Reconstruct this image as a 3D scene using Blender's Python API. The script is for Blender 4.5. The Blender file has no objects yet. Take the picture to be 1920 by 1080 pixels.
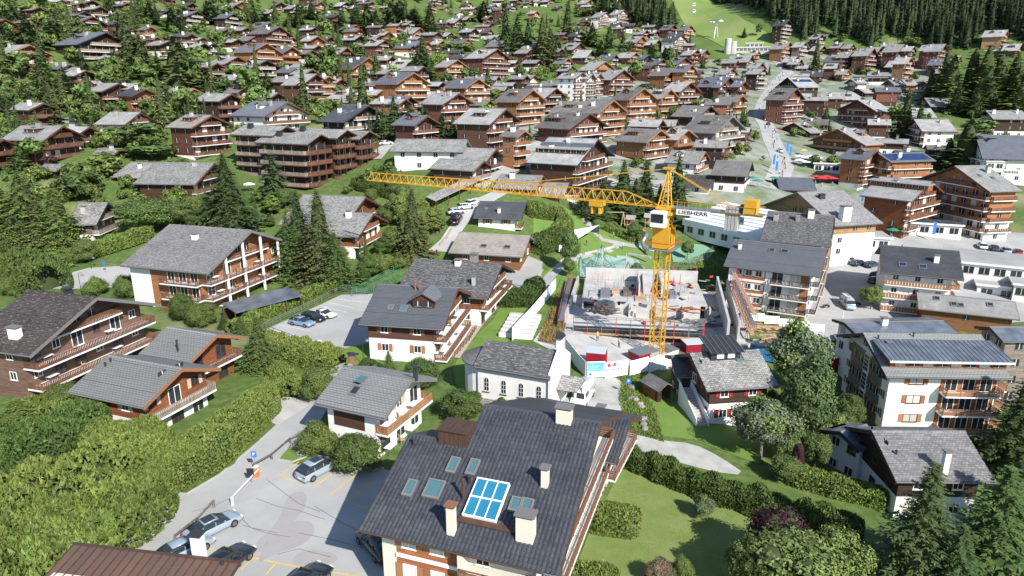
import bpy, math, random
import numpy as np
from mathutils import Vector, Matrix
R = math.radians
rng = random.Random(7)
npr = np.random.RandomState(11)
C = bpy.context.scene.collection
sc = bpy.context.scene
# ---------------------------------------------------------------- camera, sky, sun, exposure
FPX, TH, CZ = 1280.0, R(16.5), 37.0
cam_d = bpy.data.cameras.new('drone_camera'); cam = bpy.data.objects.new('drone_camera', cam_d); C.objects.link(cam)
cam_d.sensor_width = 36.0; cam_d.lens = 24.0; cam_d.clip_start = 0.5; cam_d.clip_end = 6000
cam.location = (0, 0, CZ); cam.rotation_euler = (R(90) - TH, 0, 0)
sc.camera = cam
SUN_EL, SUN_AZ = 37.0, -58.0            # elevation and direction TO the sun, counted from +X
w = bpy.data.worlds.new('World'); sc.world = w; w.use_nodes = True
nt = w.node_tree
sky = nt.nodes.new('ShaderNodeTexSky'); sky.sky_type = 'NISHITA'; sky.sun_disc = False
sky.sun_elevation = R(SUN_EL); sky.sun_rotation = R(90 - SUN_AZ); sky.altitude = 1500; sky.dust_density = 0.6
bg = nt.nodes['Background']; bg.inputs[1].default_value = 0.125
nt.links.new(sky.outputs[0], bg.inputs[0])
sd = bpy.data.lights.new('sun', 'SUN'); sd.energy = 4.6; sd.angle = R(0.53); sd.color = (1.0, 0.955, 0.89)
so = bpy.data.objects.new('sun', sd); C.objects.link(so)
sdir = Vector((math.cos(R(SUN_EL)) * math.cos(R(SUN_AZ)), math.cos(R(SUN_EL)) * math.sin(R(SUN_AZ)), math.sin(R(SUN_EL))))
so.rotation_euler = sdir.to_track_quat('Z', 'Y').to_euler(); so.location = (0, -40, 200)
sc.view_settings.view_transform = 'Standard'; sc.view_settings.look = 'None'
sc.view_settings.exposure = 0.76; sc.view_settings.gamma = 1.0; sc.view_settings.use_curve_mapping = False
sc.cycles.max_bounces = 5; sc.cycles.diffuse_bounces = 3; sc.cycles.glossy_bounces = 2; sc.cycles.transparent_max_bounces = 4
sc.cycles.transmission_bounces = 2
# ---------------------------------------------------------------- projection helpers (pixel of the 1920x1080 photograph <-> place)
cT, sT = math.cos(TH), math.sin(TH)
def ray(px, py):
    x = (px - 960) / FPX; v = (py - 540) / FPX
    return (x, cT - v * sT, -sT - v * cT)
def at_h(px, py, h):
    r = ray(px, py); t = (h - CZ) / r[2]
    return Vector((r[0] * t, r[1] * t, h))
def proj(p):
    d = p[1] * cT - (p[2] - CZ) * sT
    v = -p[1] * sT - (p[2] - CZ) * cT
    return 960 + FPX * p[0] / d, 540 + FPX * v / d, d
# ---------------------------------------------------------------- terrain: heights known at places seen in the photograph
ctl = []
def zpt(px, py, z):                      # ground point seen at a pixel, at known depth
    r = ray(px, py); ctl.append((r[0] * z, r[1] * z, CZ + r[2] * z))
for a in [(580, 350, 188), (380, 385, 155), (930, 265, 225), (1070, 187, 355), (220, 205, 240), (155, 112, 270), (330, 57, 410), (500, 27, 510),
          (700,240,215),(1150,48,580),(880,22,690),(1640,130,475),(1630,265,300),(1810,440,178),(1440,100,500),
          (700,100,400),(1300,60,590),(1350,15,680),(1500,200,345),(1300,240,265),(20,150,235),(60,290,178),(1450,330,190),(1000,350,165),
          (1200,125,440),(820,300,180)]:
    zpt(*a)
for X in (-140, -90, -50, -20, 5): 
    for Y in (-60, 0, 40, 65, 95, 120): ctl.append((X, Y, 0.0))
for a in [(-95, 140, 1), (-60, 150, 3), (-20, 145, 2), (10, 140, 0), (8, 45, -2), (16, 52, -2.4), (14, 66, -1.6), (14, 90, -1.2), (28, 58, -2.4), (25, 75, -1.8), (20, 100, -1.5), (24, 120, -1.5), (36, 45, -3.2), (36, 60, -3.6),
          (30,100,-3),(40,110,-5),(60,70,-10),(48,85,-9),(62,90,-10),(75,60,-11),(55,118,-7),(60,140,-6),(85,115,-7.5),(90,135,-6),(120,120,-8),(70,170,-4),
          (110,165,-2),(35,150,-2),(28,175,1),(90,210,1),(140,200,0),(40,20,-5),(80,20,-10),(120,60,-12),(0,0,0),(60,-60,-6),(140,-60,-12),
          (150,330,16),(200,330,22),(250,480,50),(320,480,58),(360,600,130),(500,700,190),(250,620,130),(150,900,230),(450,1000,330),(700,1000,330),(900,600,190),
          (-160,200,20),(-220,260,52),(-260,330,78),(-400,420,120),(-300,520,125),(-150,700,130),(-500,800,220),(-100,900,190),(100,760,150),(-800,700,240),(-900,200,60),
          (-300,100,15),(-900,-200,20),(0,-300,0),(900,-200,-40),(900,200,40),(400,200,10),(300,100,-12),(-700,1500,420),(0,1500,380),(700,1500,480),(-1500,800,300),(1500,800,330),(-200,-200,0),(250,-150,-15)]:
    ctl.append(a)
P = np.array(ctl, float)
def rbf_fit(P):
    d = np.hypot(P[:, None, 0] - P[None, :, 0], P[:, None, 1] - P[None, :, 1])
    n = len(P); A = np.zeros((n + 3, n + 3)); A[:n, :n] = d + 0 * np.eye(n)
    A[:n, :n] += -6.0 * np.eye(n)          # a little smoothing
    A[:n, n] = 1; A[:n, n + 1:] = P[:, :2]; A[n, :n] = 1; A[n + 1:, :n] = P[:, :2].T
    return np.linalg.lstsq(A, np.r_[P[:, 2], 0, 0, 0], rcond=None)[0]
RB = rbf_fit(P)
def rbf_eval(x, y):
    x = np.asarray(x, float); y = np.asarray(y, float); s = x.shape; x = x.ravel(); y = y.ravel(); out = np.empty(x.size)
    for i in range(0, x.size, 20000):
        a, b = x[i:i + 20000], y[i:i + 20000]
        d = np.hypot(a[:, None] - P[None, :, 0], b[:, None] - P[None, :, 1])
        out[i:i + 20000] = d @ RB[:-3] + RB[-3] + RB[-2] * a + RB[-1] * b
    return out.reshape(s)
GX = np.arange(-1500, 1505, 5.0); GY = np.arange(-300, 1505, 5.0)
gx, gy = np.meshgrid(GX, GY); GH = rbf_eval(gx, gy)
for _ in range(3):                       # soften kinks at the control points
    GH[1:-1, 1:-1] = (GH[1:-1, 1:-1] * 2 + GH[:-2, 1:-1] + GH[2:, 1:-1] + GH[1:-1, :-2] + GH[1:-1, 2:]) / 6
def H(x, y):
    fx = min(max((x - GX[0]) / 5, 0), len(GX) - 1.001); fy = min(max((y - GY[0]) / 5, 0), len(GY) - 1.001)
    i, j = int(fx), int(fy); a, b = fx - i, fy - j
    return float((GH[j, i] * (1 - a) + GH[j, i + 1] * a) * (1 - b) + (GH[j + 1, i] * (1 - a) + GH[j + 1, i + 1] * a) * b)
def at(px, py, dh=0.0):                  # where the sight line meets the ground (raised by dh)
    r = ray(px, py); t = 20.0; st = 2.0
    while t < 1600:
        if CZ + r[2] * t <= H(r[0] * t, r[1] * t) + dh: break
        t += st
    lo, hi = t - st, t
    for _ in range(14):
        m = (lo + hi) / 2
        if CZ + r[2] * m <= H(r[0] * m, r[1] * m) + dh: hi = m
        else: lo = m
    return Vector((r[0] * hi, r[1] * hi, CZ + r[2] * hi))
# ---------------------------------------------------------------- materials
def srgb(r, g, b):
    f = lambda c: ((c / 255 + .055) / 1.055) ** 2.4 if c > 10 else c / 255 / 12.92
    return (f(r), f(g), f(b), 1)
MT = {}
def mat(name, col, rough=0.8, metal=0.0, spec=0.3, var=0.0, vscale=2.0, col2=None, bump=0.0, bscale=8.0, obrand=0.0, kind='noise', coord='Object', clear=0.0, island=0.0, emis=None, alpha=1.0, trans=0.0):
    m = bpy.data.materials.new(name); m.use_nodes = True; t = m.node_tree; N = t.nodes; Lk = t.links
    b = N['Principled BSDF']; b.inputs['Roughness'].default_value = rough; b.inputs['Metallic'].default_value = metal
    b.inputs['Specular IOR Level'].default_value = spec
    if clear: b.inputs['Coat Weight'].default_value = clear
    if len(col) == 3: col = (*col, 1)
    b.inputs['Base Color'].default_value = col; m.diffuse_color = col
    MT[name] = m
    out = None
    if var or col2 or bump:
        tc = N.new('ShaderNodeTexCoord'); 
        src = tc.outputs['UV'] if coord == 'UV' else tc.outputs[coord]
        if coord == 'World':
            pass
        nz = N.new('ShaderNodeTexNoise'); nz.inputs['Scale'].default_value = vscale; nz.inputs['Detail'].default_value = 5; nz.inputs['Roughness'].default_value = .62
        Lk.new(src, nz.inputs['Vector'])
        rmp = N.new('ShaderNodeMapRange'); rmp.inputs[1].default_value = .32; rmp.inputs[2].default_value = .68
        Lk.new(nz.outputs['Fac'], rmp.inputs[0])
        mx = N.new('ShaderNodeMix'); mx.data_type = 'RGBA'
        c2 = col2 if col2 else tuple(c * (1 - var) for c in col[:3])
        if len(c2) == 3: c2 = (*c2, 1)
        mx.inputs[6].default_value = col; mx.inputs[7].default_value = c2
        Lk.new(rmp.outputs[0], mx.inputs[0]); out = mx.outputs[2]
        if bump:
            bp = N.new('ShaderNodeBump'); bp.inputs['Strength'].default_value = bump; bp.inputs['Distance'].default_value = .05
            n2 = N.new('ShaderNodeTexNoise'); n2.inputs['Scale'].default_value = bscale; n2.inputs['Detail'].default_value = 4
            Lk.new(src, n2.inputs['Vector']); Lk.new(n2.outputs['Fac'], bp.inputs['Height']); Lk.new(bp.outputs[0], b.inputs['Normal'])
    if obrand or island:
        hs = N.new('ShaderNodeHueSaturation')
        if out is None: hs.inputs['Color'].default_value = col
        else: Lk.new(out, hs.inputs['Color'])
        vs = None
        if obrand:
            oi = N.new('ShaderNodeObjectInfo'); mr = N.new('ShaderNodeMapRange'); mr.inputs[3].default_value = 1 - obrand; mr.inputs[4].default_value = 1 + obrand
            Lk.new(oi.outputs['Random'], mr.inputs[0]); vs = mr.outputs[0]
            mr2 = N.new('ShaderNodeMapRange'); mr2.inputs[3].default_value = .5 - obrand * .05; mr2.inputs[4].default_value = .5 + obrand * .05
            mu = N.new('ShaderNodeMath'); mu.operation = 'MULTIPLY'; mu.inputs[1].default_value = 7.13; fr = N.new('ShaderNodeMath'); fr.operation = 'FRACT'
            Lk.new(oi.outputs['Random'], mu.inputs[0]); Lk.new(mu.outputs[0], fr.inputs[0]); Lk.new(fr.outputs[0], mr2.inputs[0]); Lk.new(mr2.outputs[0], hs.inputs['Hue'])
        if island:
            ge = N.new('ShaderNodeNewGeometry'); mi = N.new('ShaderNodeMapRange'); mi.inputs[3].default_value = 1 - island; mi.inputs[4].default_value = 1 + island
            Lk.new(ge.outputs['Random Per Island'], mi.inputs[0])
            if vs is None: vs = mi.outputs[0]
            else:
                mm = N.new('ShaderNodeMath'); mm.operation = 'MULTIPLY'; Lk.new(vs, mm.inputs[0]); Lk.new(mi.outputs[0], mm.inputs[1]); vs = mm.outputs[0]
        Lk.new(vs, hs.inputs['Value']); out = hs.outputs[0]
    if out is not None: Lk.new(out, b.inputs['Base Color'])
    return m
def tiled(name, col, col2, mortar, bw, bh, ms=.02, rough=.8, offset=.5, var=.25, vscale=.35, bump=.4, obrand=.2, mottled=None, mcut=(.5, .62), spec=.3, metal=0, stain=None, grain=None):
    """surface laid in courses: UV is in metres"""
    m = bpy.data.materials.new(name); m.use_nodes = True; t = m.node_tree; N = t.nodes; Lk = t.links; MT[name] = m
    b = N['Principled BSDF']; b.inputs['Roughness'].default_value = rough; b.inputs['Specular IOR Level'].default_value = spec; b.inputs['Metallic'].default_value = metal
    m.diffuse_color = (*col[:3], 1)
    uv = N.new('ShaderNodeTexCoord').outputs['UV']
    br = N.new('ShaderNodeTexBrick'); br.offset = offset; br.inputs['Scale'].default_value = 1; br.inputs['Brick Width'].default_value = bw; br.inputs['Row Height'].default_value = bh
    br.inputs['Mortar Size'].default_value = ms; br.inputs['Mortar Smooth'].default_value = .2; br.inputs['Bias'].default_value = 0
    br.inputs['Color1'].default_value = (*col[:3], 1); br.inputs['Color2'].default_value = (*col2[:3], 1); br.inputs['Mortar'].default_value = (*mortar[:3], 1)
    Lk.new(uv, br.inputs['Vector'])
    nz = N.new('ShaderNodeTexNoise'); nz.inputs['Scale'].default_value = vscale; nz.inputs['Detail'].default_value = 7; nz.inputs['Roughness'].default_value = .65
    oi = N.new('ShaderNodeObjectInfo'); va = N.new('ShaderNodeVectorMath'); va.operation = 'ADD'; Lk.new(uv, va.inputs[0])
    cb = N.new('ShaderNodeVectorMath'); cb.operation = 'SCALE'; cb.inputs[3].default_value = 1.0; Lk.new(oi.outputs['Location'], cb.inputs[0]); Lk.new(cb.outputs[0], va.inputs[1])
    if grain:
        mp = N.new('ShaderNodeMapping'); mp.inputs['Scale'].default_value = grain; Lk.new(va.outputs[0], mp.inputs[0]); Lk.new(mp.outputs[0], nz.inputs['Vector'])
    else: Lk.new(va.outputs[0], nz.inputs['Vector'])
    mr = N.new('ShaderNodeMapRange'); mr.inputs[1].default_value = .3; mr.inputs[2].default_value = .7; mr.inputs[3].default_value = 1 - var; mr.inputs[4].default_value = 1 + var
    Lk.new(nz.outputs['Fac'], mr.inputs[0])
    hs = N.new('ShaderNodeHueSaturation'); Lk.new(br.outputs['Color'], hs.inputs['Color'])
    mr2 = N.new('ShaderNodeMapRange'); mr2.inputs[3].default_value = 1 - obrand; mr2.inputs[4].default_value = 1 + obrand; Lk.new(oi.outputs['Random'], mr2.inputs[0])
    mm = N.new('ShaderNodeMath'); mm.operation = 'MULTIPLY'; Lk.new(mr.outputs[0], mm.inputs[0]); Lk.new(mr2.outputs[0], mm.inputs[1]); Lk.new(mm.outputs[0], hs.inputs['Value'])
    out = hs.outputs[0]
    if mottled:
        n2 = N.new('ShaderNodeTexNoise'); n2.inputs['Scale'].default_value = 2.2; n2.inputs['Detail'].default_value = 6; n2.inputs['Roughness'].default_value = .75
        mp2 = N.new('ShaderNodeMapping'); mp2.inputs['Scale'].default_value = (.7, 1.8, 1); Lk.new(va.outputs[0], mp2.inputs[0]); Lk.new(mp2.outputs[0], n2.inputs['Vector'])
        m3 = N.new('ShaderNodeMapRange'); m3.inputs[1].default_value = mcut[0]; m3.inputs[2].default_value = mcut[1]; Lk.new(n2.outputs['Fac'], m3.inputs[0])
        mx = N.new('ShaderNodeMix'); mx.data_type = 'RGBA'; mx.inputs[7].default_value = (*mottled[:3], 1); Lk.new(m3.outputs[0], mx.inputs[0]); Lk.new(out, mx.inputs[6]); out = mx.outputs[2]
    Lk.new(out, b.inputs['Base Color'])
    if bump:
        bp = N.new('ShaderNodeBump'); bp.inputs['Strength'].default_value = bump; bp.inputs['Distance'].default_value = .03; bp.invert = True
        Lk.new(br.outputs['Fac'], bp.inputs['Height']); Lk.new(bp.outputs[0], b.inputs['Normal'])
    return m
tiled('roof_grey', (.33, .325, .31), (.26, .255, .245), (.13, .13, .13), .42, .32, .02, var=.28, bump=.5)
tiled('roof_tan', (.30, .27, .23), (.25, .225, .195), (.12, .11, .10), .42, .32, .02, var=.25)
tiled('roof_brownish', (.17, .16, .15), (.13, .125, .12), (.05, .05, .05), .42, .32, .02, var=.3)
tiled('roof_dark', (.075, .078, .085), (.06, .062, .07), (.025, .025, .03), .42, .32, .02, var=.3, rough=.6)
tiled('roof_slate_blue', (.13, .14, .165), (.115, .125, .145), (.06, .065, .075), .5, .3, .015, var=.18, rough=.55)
tiled('roof_mottled', (.27, .265, .25), (.16, .16, .155), (.06, .06, .06), .5, .28, .03, var=.4, mottled=(.37, .36, .34), mcut=(.52, .6))
tiled('roof_lichen', (.085, .083, .082), (.06, .06, .062), (.03, .03, .03), .4, .28, .02, var=.35, mottled=(.24, .23, .22), mcut=(.5, .62))
tiled('roof_brown_mottled', (.072, .06, .055), (.05, .043, .04), (.025, .02, .02), .4, .3, .03, var=.35, mottled=(.24, .20, .185), mcut=(.55, .64))
tiled('roof_stone', (.27, .265, .25), (.17, .165, .155), (.06, .06, .06), .55, .3, .035, var=.4, mottled=(.36, .35, .33), mcut=(.5, .62), rough=.9)
tiled('roof_lozenge', (.225, .23, .222), (.215, .22, .212), (.10, .103, .10), .46, .3, .035, var=.10, rough=.6, bump=.7)
tiled('roof_lozenge_slate', (.135, .145, .16), (.125, .135, .15), (.06, .065, .07), .46, .3, .035, var=.10, rough=.55, bump=.7)
tiled('roof_speckled', (.27, .26, .255), (.15, .145, .145), (.08, .08, .08), .34, .26, .02, var=.15, rough=.85, bump=.5)
mat('clay_tile_anthracite', (.058, .062, .072, 1), rough=.55, spec=.35, col2=(.038, .042, .052, 1), vscale=.5, island=.2)
mat('metal_roof', (.15, .165, .19, 1), rough=.33, metal=.55, var=.35, vscale=.5, col2=(.30, .33, .37, 1))
mat('metal_roof_brown', (.16, .095, .068, 1), rough=.5, metal=.2, col2=(.12, .085, .07, 1), vscale=.5, obrand=.09)
mat('copper_brown', (.13, .075, .055, 1), rough=.5, metal=.4, var=.3)
def wood(name, c, k=.7, mort=.35, pl=.19, **kw):
    return tiled(name, c, tuple(x * k for x in c), tuple(x * mort for x in c), 3.4, pl, .012, rough=.75, var=.28, vscale=.8, grain=(1, 7, 1), bump=.35, obrand=.3, **kw)
wood('wood_dark', (.055, .032, .022)); wood('wood_brown', (.095, .047, .029)); wood('wood_red', (.13, .055, .033)); wood('wood_orange', (.30, .135, .058)); wood('wood_yellow', (.36, .21, .105))
wood('wood_rust', (.30, .105, .042)); wood('wood_grey', (.20, .165, .135)); wood('wood_pinkbrown', (.15, .09, .068)); wood('wood_blockred', (.15, .06, .04))
mat('plaster_white', (.78, .765, .73, 1), rough=.9, col2=(.66, .64, .60, 1), vscale=.35, obrand=.06); mat('plaster_cream', (.62, .565, .48, 1), rough=.9, var=.08, vscale=.6); mat('plaster_grey', (.45, .46, .47, 1), rough=.9, var=.12, vscale=.6)
mat('plaster_blue', (.42, .50, .55, 1), rough=.9, var=.08); tiled('stone_wall', (.34, .32, .29), (.24, .225, .205), (.14, .135, .13), .6, .3, .03, rough=.95, var=.3)
mat('concrete', (.42, .415, .40, 1), rough=.9, var=.25, vscale=.5); mat('concrete_pale', (.50, .49, .465, 1), rough=.9, col2=(.34, .33, .31, 1), vscale=.3)
mat('glass_dark', (.025, .03, .035, 1), rough=.08, spec=.8); mat('glass_sky', (.07, .15, .17, 1), rough=.06, spec=.9); mat('glass_blue', (.025, .19, .31, 1), rough=.12, spec=.8, var=.15, vscale=.7)
mat('curtain', (.55, .52, .47, 1), rough=.9, obrand=.3); mat('frame_white', (.78, .77, .74, 1), rough=.6); mat('frame_brown', (.12, .05, .03, 1), rough=.6)
mat('trim_white', (.74, .73, .70, 1), rough=.7); mat('trim_brown', (.10, .045, .03, 1), rough=.7, obrand=.2); mat('trim_dark', (.035, .03, .03, 1), rough=.6); mat('trim_orange', (.26, .125, .065, 1), rough=.7); mat('trim_grey', (.16, .155, .15, 1), rough=.6)
mat('railing_brown', (.16, .075, .045, 1), rough=.75, island=.25, obrand=.15); mat('railing_grey', (.24, .195, .155, 1), rough=.8, island=.25, obrand=.15); mat('railing_orange', (.28, .135, .065, 1), rough=.75, island=.2, obrand=.15); mat('railing_dark', (.05, .03, .025, 1), rough=.75, island=.2)
mat('shutter_wood', (.32, .15, .07, 1), rough=.7, obrand=.2); mat('shutter_pale', (.5, .38, .26, 1), rough=.7); mat('shutter_red', (.28, .03, .025, 1), rough=.6)
mat('metal_grey', (.35, .36, .37, 1), rough=.4, metal=.7); mat('metal_dark', (.06, .06, .065, 1), rough=.4, metal=.5); mat('metal_pale', (.6, .61, .62, 1), rough=.45, metal=.2)
mat('solar_blue', (.016, .035, .11, 1), rough=.2, spec=.7, obrand=.3); mat('solar_grey', (.10, .11, .13, 1), rough=.25, spec=.7)
mat('brick_chimney', (.22, .10, .06, 1), rough=.8)
mat('asphalt', (.39, .388, .375, 1), rough=.92, col2=(.315, .313, .30, 1), vscale=.16, bump=.15, bscale=14); mat('asphalt_patch', (.335, .32, .305, 1), rough=.92, var=.1, vscale=.4)
mat('paving', (.38, .375, .36, 1), rough=.92, col2=(.27, .265, .255, 1), vscale=.12); mat('gravel', (.44, .43, .40, 1), rough=.95, col2=(.30, .30, .275, 1), vscale=.5, bump=.5, bscale=6)
mat('terrace_tan', (.42, .35, .27, 1), rough=.9, var=.15); mat('paint_yellow', (.70, .48, .10, 1), rough=.7, var=.25, vscale=3); mat('paint_white', (.75, .75, .73, 1), rough=.7, var=.2, vscale=3)
mat('soil', (.20, .165, .125, 1), rough=.95, var=.35, vscale=1.5, bump=.6, bscale=3); mat('lawn', (.125, .18, .038, 1), rough=.95, col2=(.185, .22, .075, 1), vscale=.45, bump=.5, bscale=9)
mat('lawn_bright', (.10, .19, .03, 1), rough=.95, col2=(.15, .22, .05, 1), vscale=.3, bump=.5, bscale=9); mat('rubber_mat', (.30, .40, .35, 1), rough=.9, var=.15); mat('court_green', (.18, .33, .22, 1), rough=.9, var=.08)
mat('meadow', (.12, .22, .04, 1), rough=.95, col2=(.21, .24, .085, 1), vscale=.03, bump=.4, bscale=.5)
def leaf(name, c, c2, vs=1.2, isl=.35, ob=.18):
    m = mat(name, c, rough=.65, spec=.2, col2=c2, vscale=vs, island=isl, obrand=ob)
    return m
leaf('needles_dark', (.05, .083, .028, 1), (.08, .115, .038, 1)); leaf('needles_mid', (.075, .12, .034, 1), (.105, .15, .042, 1)); leaf('needles_forest', (.026, .050, .030, 1), (.042, .07, .038, 1), vs=.2)
leaf('needles_larch', (.12, .175, .04, 1), (.165, .21, .05, 1)); leaf('needles_olive', (.115, .13, .045, 1), (.15, .155, .06, 1)); leaf('needles_yellow', (.16, .215, .045, 1), (.115, .18, .04, 1))
leaf('leaves_green', (.08, .13, .034, 1), (.13, .18, .05, 1)); leaf('leaves_light', (.15, .22, .05, 1), (.19, .25, .07, 1)); leaf('leaves_grey', (.10, .14, .075, 1), (.14, .17, .10, 1)); leaf('leaves_purple', (.045, .018, .025, 1), (.07, .025, .03, 1)); leaf('leaves_rust', (.22, .14, .10, 1), (.28, .18, .13, 1)); leaf('leaves_autumn', (.28, .17, .05, 1), (.2, .18, .05, 1))
leaf('hedge_green', (.10, .145, .03, 1), (.155, .19, .045, 1), vs=.6); leaf('hedge_dark', (.05, .085, .02, 1), (.075, .115, .027, 1), vs=.6); leaf('hedge_yellow', (.145, .19, .04, 1), (.09, .135, .032, 1), vs=.45)
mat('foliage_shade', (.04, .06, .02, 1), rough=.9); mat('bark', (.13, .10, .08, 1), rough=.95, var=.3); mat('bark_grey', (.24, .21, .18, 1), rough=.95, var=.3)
# ---------------------------------------------------------------- mesh builder
class MB:
    def __init__(s): s.v = []; s.f = []; s.m = []; s.mats = []
    def mi(s, m):
        m = MT[m] if isinstance(m, str) else m
        if m not in s.mats: s.mats.append(m)
        return s.mats.index(m)
    def poly(s, pts, m):
        i = len(s.v); s.v += [tuple(p) for p in pts]; s.f.append(tuple(range(i, i + len(pts)))); s.m.append(s.mi(m)); return s
    def box(s, x0, x1, y0, y1, z0, z1, m, M=None):
        i = len(s.v); vs = [(x, y, z) for z in (z0, z1) for y in (y0, y1) for x in (x0, x1)]
        if M is not None: vs = [tuple(M @ Vector(p)) for p in vs]
        s.v += vs; k = s.mi(m)
        for f in ((0, 2, 3, 1), (4, 5, 7, 6), (0, 1, 5, 4), (2, 6, 7, 3), (0, 4, 6, 2), (1, 3, 7, 5)): s.f.append(tuple(i + a for a in f)); s.m.append(k)
        return s
    def prism(s, prof, x0, x1, m, axis='x', M=None):
        """profile of (y,z) pairs extruded along x"""
        n = len(prof); i = len(s.v)
        a = [(x0, p[0], p[1]) for p in prof] + [(x1, p[0], p[1]) for p in prof]
        if axis == 'y': a = [(p[1], p[0], p[2]) for p in a]
        if M is not None: a = [tuple(M @ Vector(p)) for p in a]
        s.v += a; k = s.mi(m)
        s.f.append(tuple(i + j for j in range(n))[::-1]); s.m.append(k); s.f.append(tuple(i + n + j for j in range(n))); s.m.append(k)
        for j in range(n): q = (j + 1) % n; s.f.append((i + j, i + q, i + n + q, i + n + j)); s.m.append(k)
        return s
    def tube(s, a, b, r, m, n=6, r2=None):
        a = Vector(a); b = Vector(b); d = (b - a).normalized(); u = d.orthogonal().normalized(); w_ = d.cross(u); r2 = r if r2 is None else r2
        i = len(s.v); k = s.mi(m)
        for c, rr in ((a, r), (b, r2)):
            for j in range(n): t = 2 * math.pi * j / n; s.v.append(tuple(c + u * (rr * math.cos(t)) + w_ * (rr * math.sin(t))))
        for j in range(n): q = (j + 1) % n; s.f.append((i + j, i + q, i + n + q, i + n + j)); s.m.append(k)
        s.f.append(tuple(i + j for j in range(n))[::-1]); s.m.append(k); s.f.append(tuple(i + n + j for j in range(n))); s.m.append(k)
        return s
    def lathe(s, prof, m, n=12, c=(0, 0, 0)):
        i = len(s.v); k = s.mi(m)
        for r, z in prof:
            for j in range(n): t = 2 * math.pi * j / n; s.v.append((c[0] + r * math.cos(t), c[1] + r * math.sin(t), c[2] + z))
        for a in range(len(prof) - 1):
            for j in range(n): q = (j + 1) % n; s.f.append((i + a * n + j, i + a * n + q, i + (a + 1) * n + q, i + (a + 1) * n + j)); s.m.append(k)
        s.f.append(tuple(i + j for j in range(n))[::-1]); s.m.append(k); s.f.append(tuple(i + (len(prof) - 1) * n + j for j in range(n))); s.m.append(k)
        return s
    def mesh(s, name, smooth=False):
        me = bpy.data.meshes.new(name); me.from_pydata(s.v, [], s.f)
        for m in s.mats: me.materials.append(m)
        me.polygons.foreach_set('material_index', s.m)
        if smooth: me.polygons.foreach_set('use_smooth', [True] * len(s.f))
        autouv(me); me.update(); return me
    def build(s, name, parent=None, smooth=False, **kw):
        return link(name, s.mesh(name, smooth), parent, **kw)
def autouv(me):
    nl = len(me.loops); uvl = me.uv_layers.new(name='UVMap')
    co = np.empty(len(me.vertices) * 3); me.vertices.foreach_get('co', co); co = co.reshape(-1, 3)
    li = np.empty(nl, int); me.loops.foreach_get('vertex_index', li)
    nrm = np.empty(len(me.polygons) * 3); me.polygons.foreach_get('normal', nrm); nrm = nrm.reshape(-1, 3)
    lt = np.empty(len(me.polygons), int); me.polygons.foreach_get('loop_total', lt)
    nn = np.repeat(nrm, lt, axis=0)
    u = np.stack([-nn[:, 1], nn[:, 0], np.zeros(len(nn))], 1); l = np.linalg.norm(u, axis=1); flat = l < 1e-3
    u[flat] = (1, 0, 0); l[flat] = 1; u /= l[:, None]
    sg = np.sign(u[:, 0] + u[:, 1] * 1e-3); sg[sg == 0] = 1; u *= sg[:, None]
    vv = np.cross(nn, u); vs = np.sign(vv[:, 2]); vs[vs == 0] = 1; vv *= vs[:, None]; vv[flat] = (0, 1, 0)
    p = co[li]; uv = np.stack([(p * u).sum(1), (p * vv).sum(1)], 1)
    uvl.data.foreach_set('uv', uv.ravel())
def link(name, me, parent=None, loc=None, rotz=None, scale=None, label=None, cat=None, group=None, kind=None, M=None):
    o = bpy.data.objects.new(name, me); C.objects.link(o)
    if parent is not None: o.parent = parent
    if loc is not None: o.location = loc
    if rotz is not None: o.rotation_euler = (0, 0, rotz)
    if scale is not None: o.scale = scale
    if M is not None: o.matrix_local = M
    if label: o['label'] = label
    if cat: o['category'] = cat
    if group: o['group'] = group
    if kind: o['kind'] = kind
    return o
def thing(name, label, cat, loc=(0, 0, 0), rotz=0, group=None, kind=None): return link(name, None, None, loc, rotz, None, label, cat, group, kind)
_uc = {}
def unit_box(m):
    if m not in _uc: _uc[m] = MB().box(-.5, .5, -.5, .5, 0, 1, m).mesh('box_' + m)
    return _uc[m]
def ubox(name, m, parent, x, y, z, sx, sy, sz, **kw): return link(name, unit_box(m), parent, (x, y, z), None, (sx, sy, sz), **kw)
_us = {}
def strut(name, m, parent, a, b, r, n=6, **kw):
    k = (m, n)
    if k not in _us: _us[k] = MB().tube((0, 0, 0), (0, 0, 1), 1, m, n).mesh('strut_' + m)
    a = Vector(a); b = Vector(b); d = b - a
    M = Matrix.Translation(a) @ d.to_track_quat('Z', 'Y').to_matrix().to_4x4() @ Matrix.Diagonal((r, r, d.length, 1))
    return link(name, _us[k], parent, M=M, **kw)
def dup(root, loc=None, rotz=None, label=None, group=None, scale=None):
    r = root.copy(); C.objects.link(r)
    if loc is not None: r.location = loc
    if rotz is not None: r.rotation_euler = (0, 0, rotz)
    if scale is not None: r.scale = (scale,) * 3 if not hasattr(scale, '__len__') else scale
    if label: r['label'] = label
    if group: r['group'] = group
    for ch in KIDS.get(root.name, ()):
        c = ch.copy(); C.objects.link(c); c.parent = r
        for g in KIDS.get(ch.name, ()):
            d = g.copy(); C.objects.link(d); d.parent = c
    return r
KIDS = {}
def remember(root):                       # note children once, so copying is cheap
    KIDS[root.name] = list(root.children)
    for ch in root.children: KIDS[ch.name] = list(ch.children)
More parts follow.
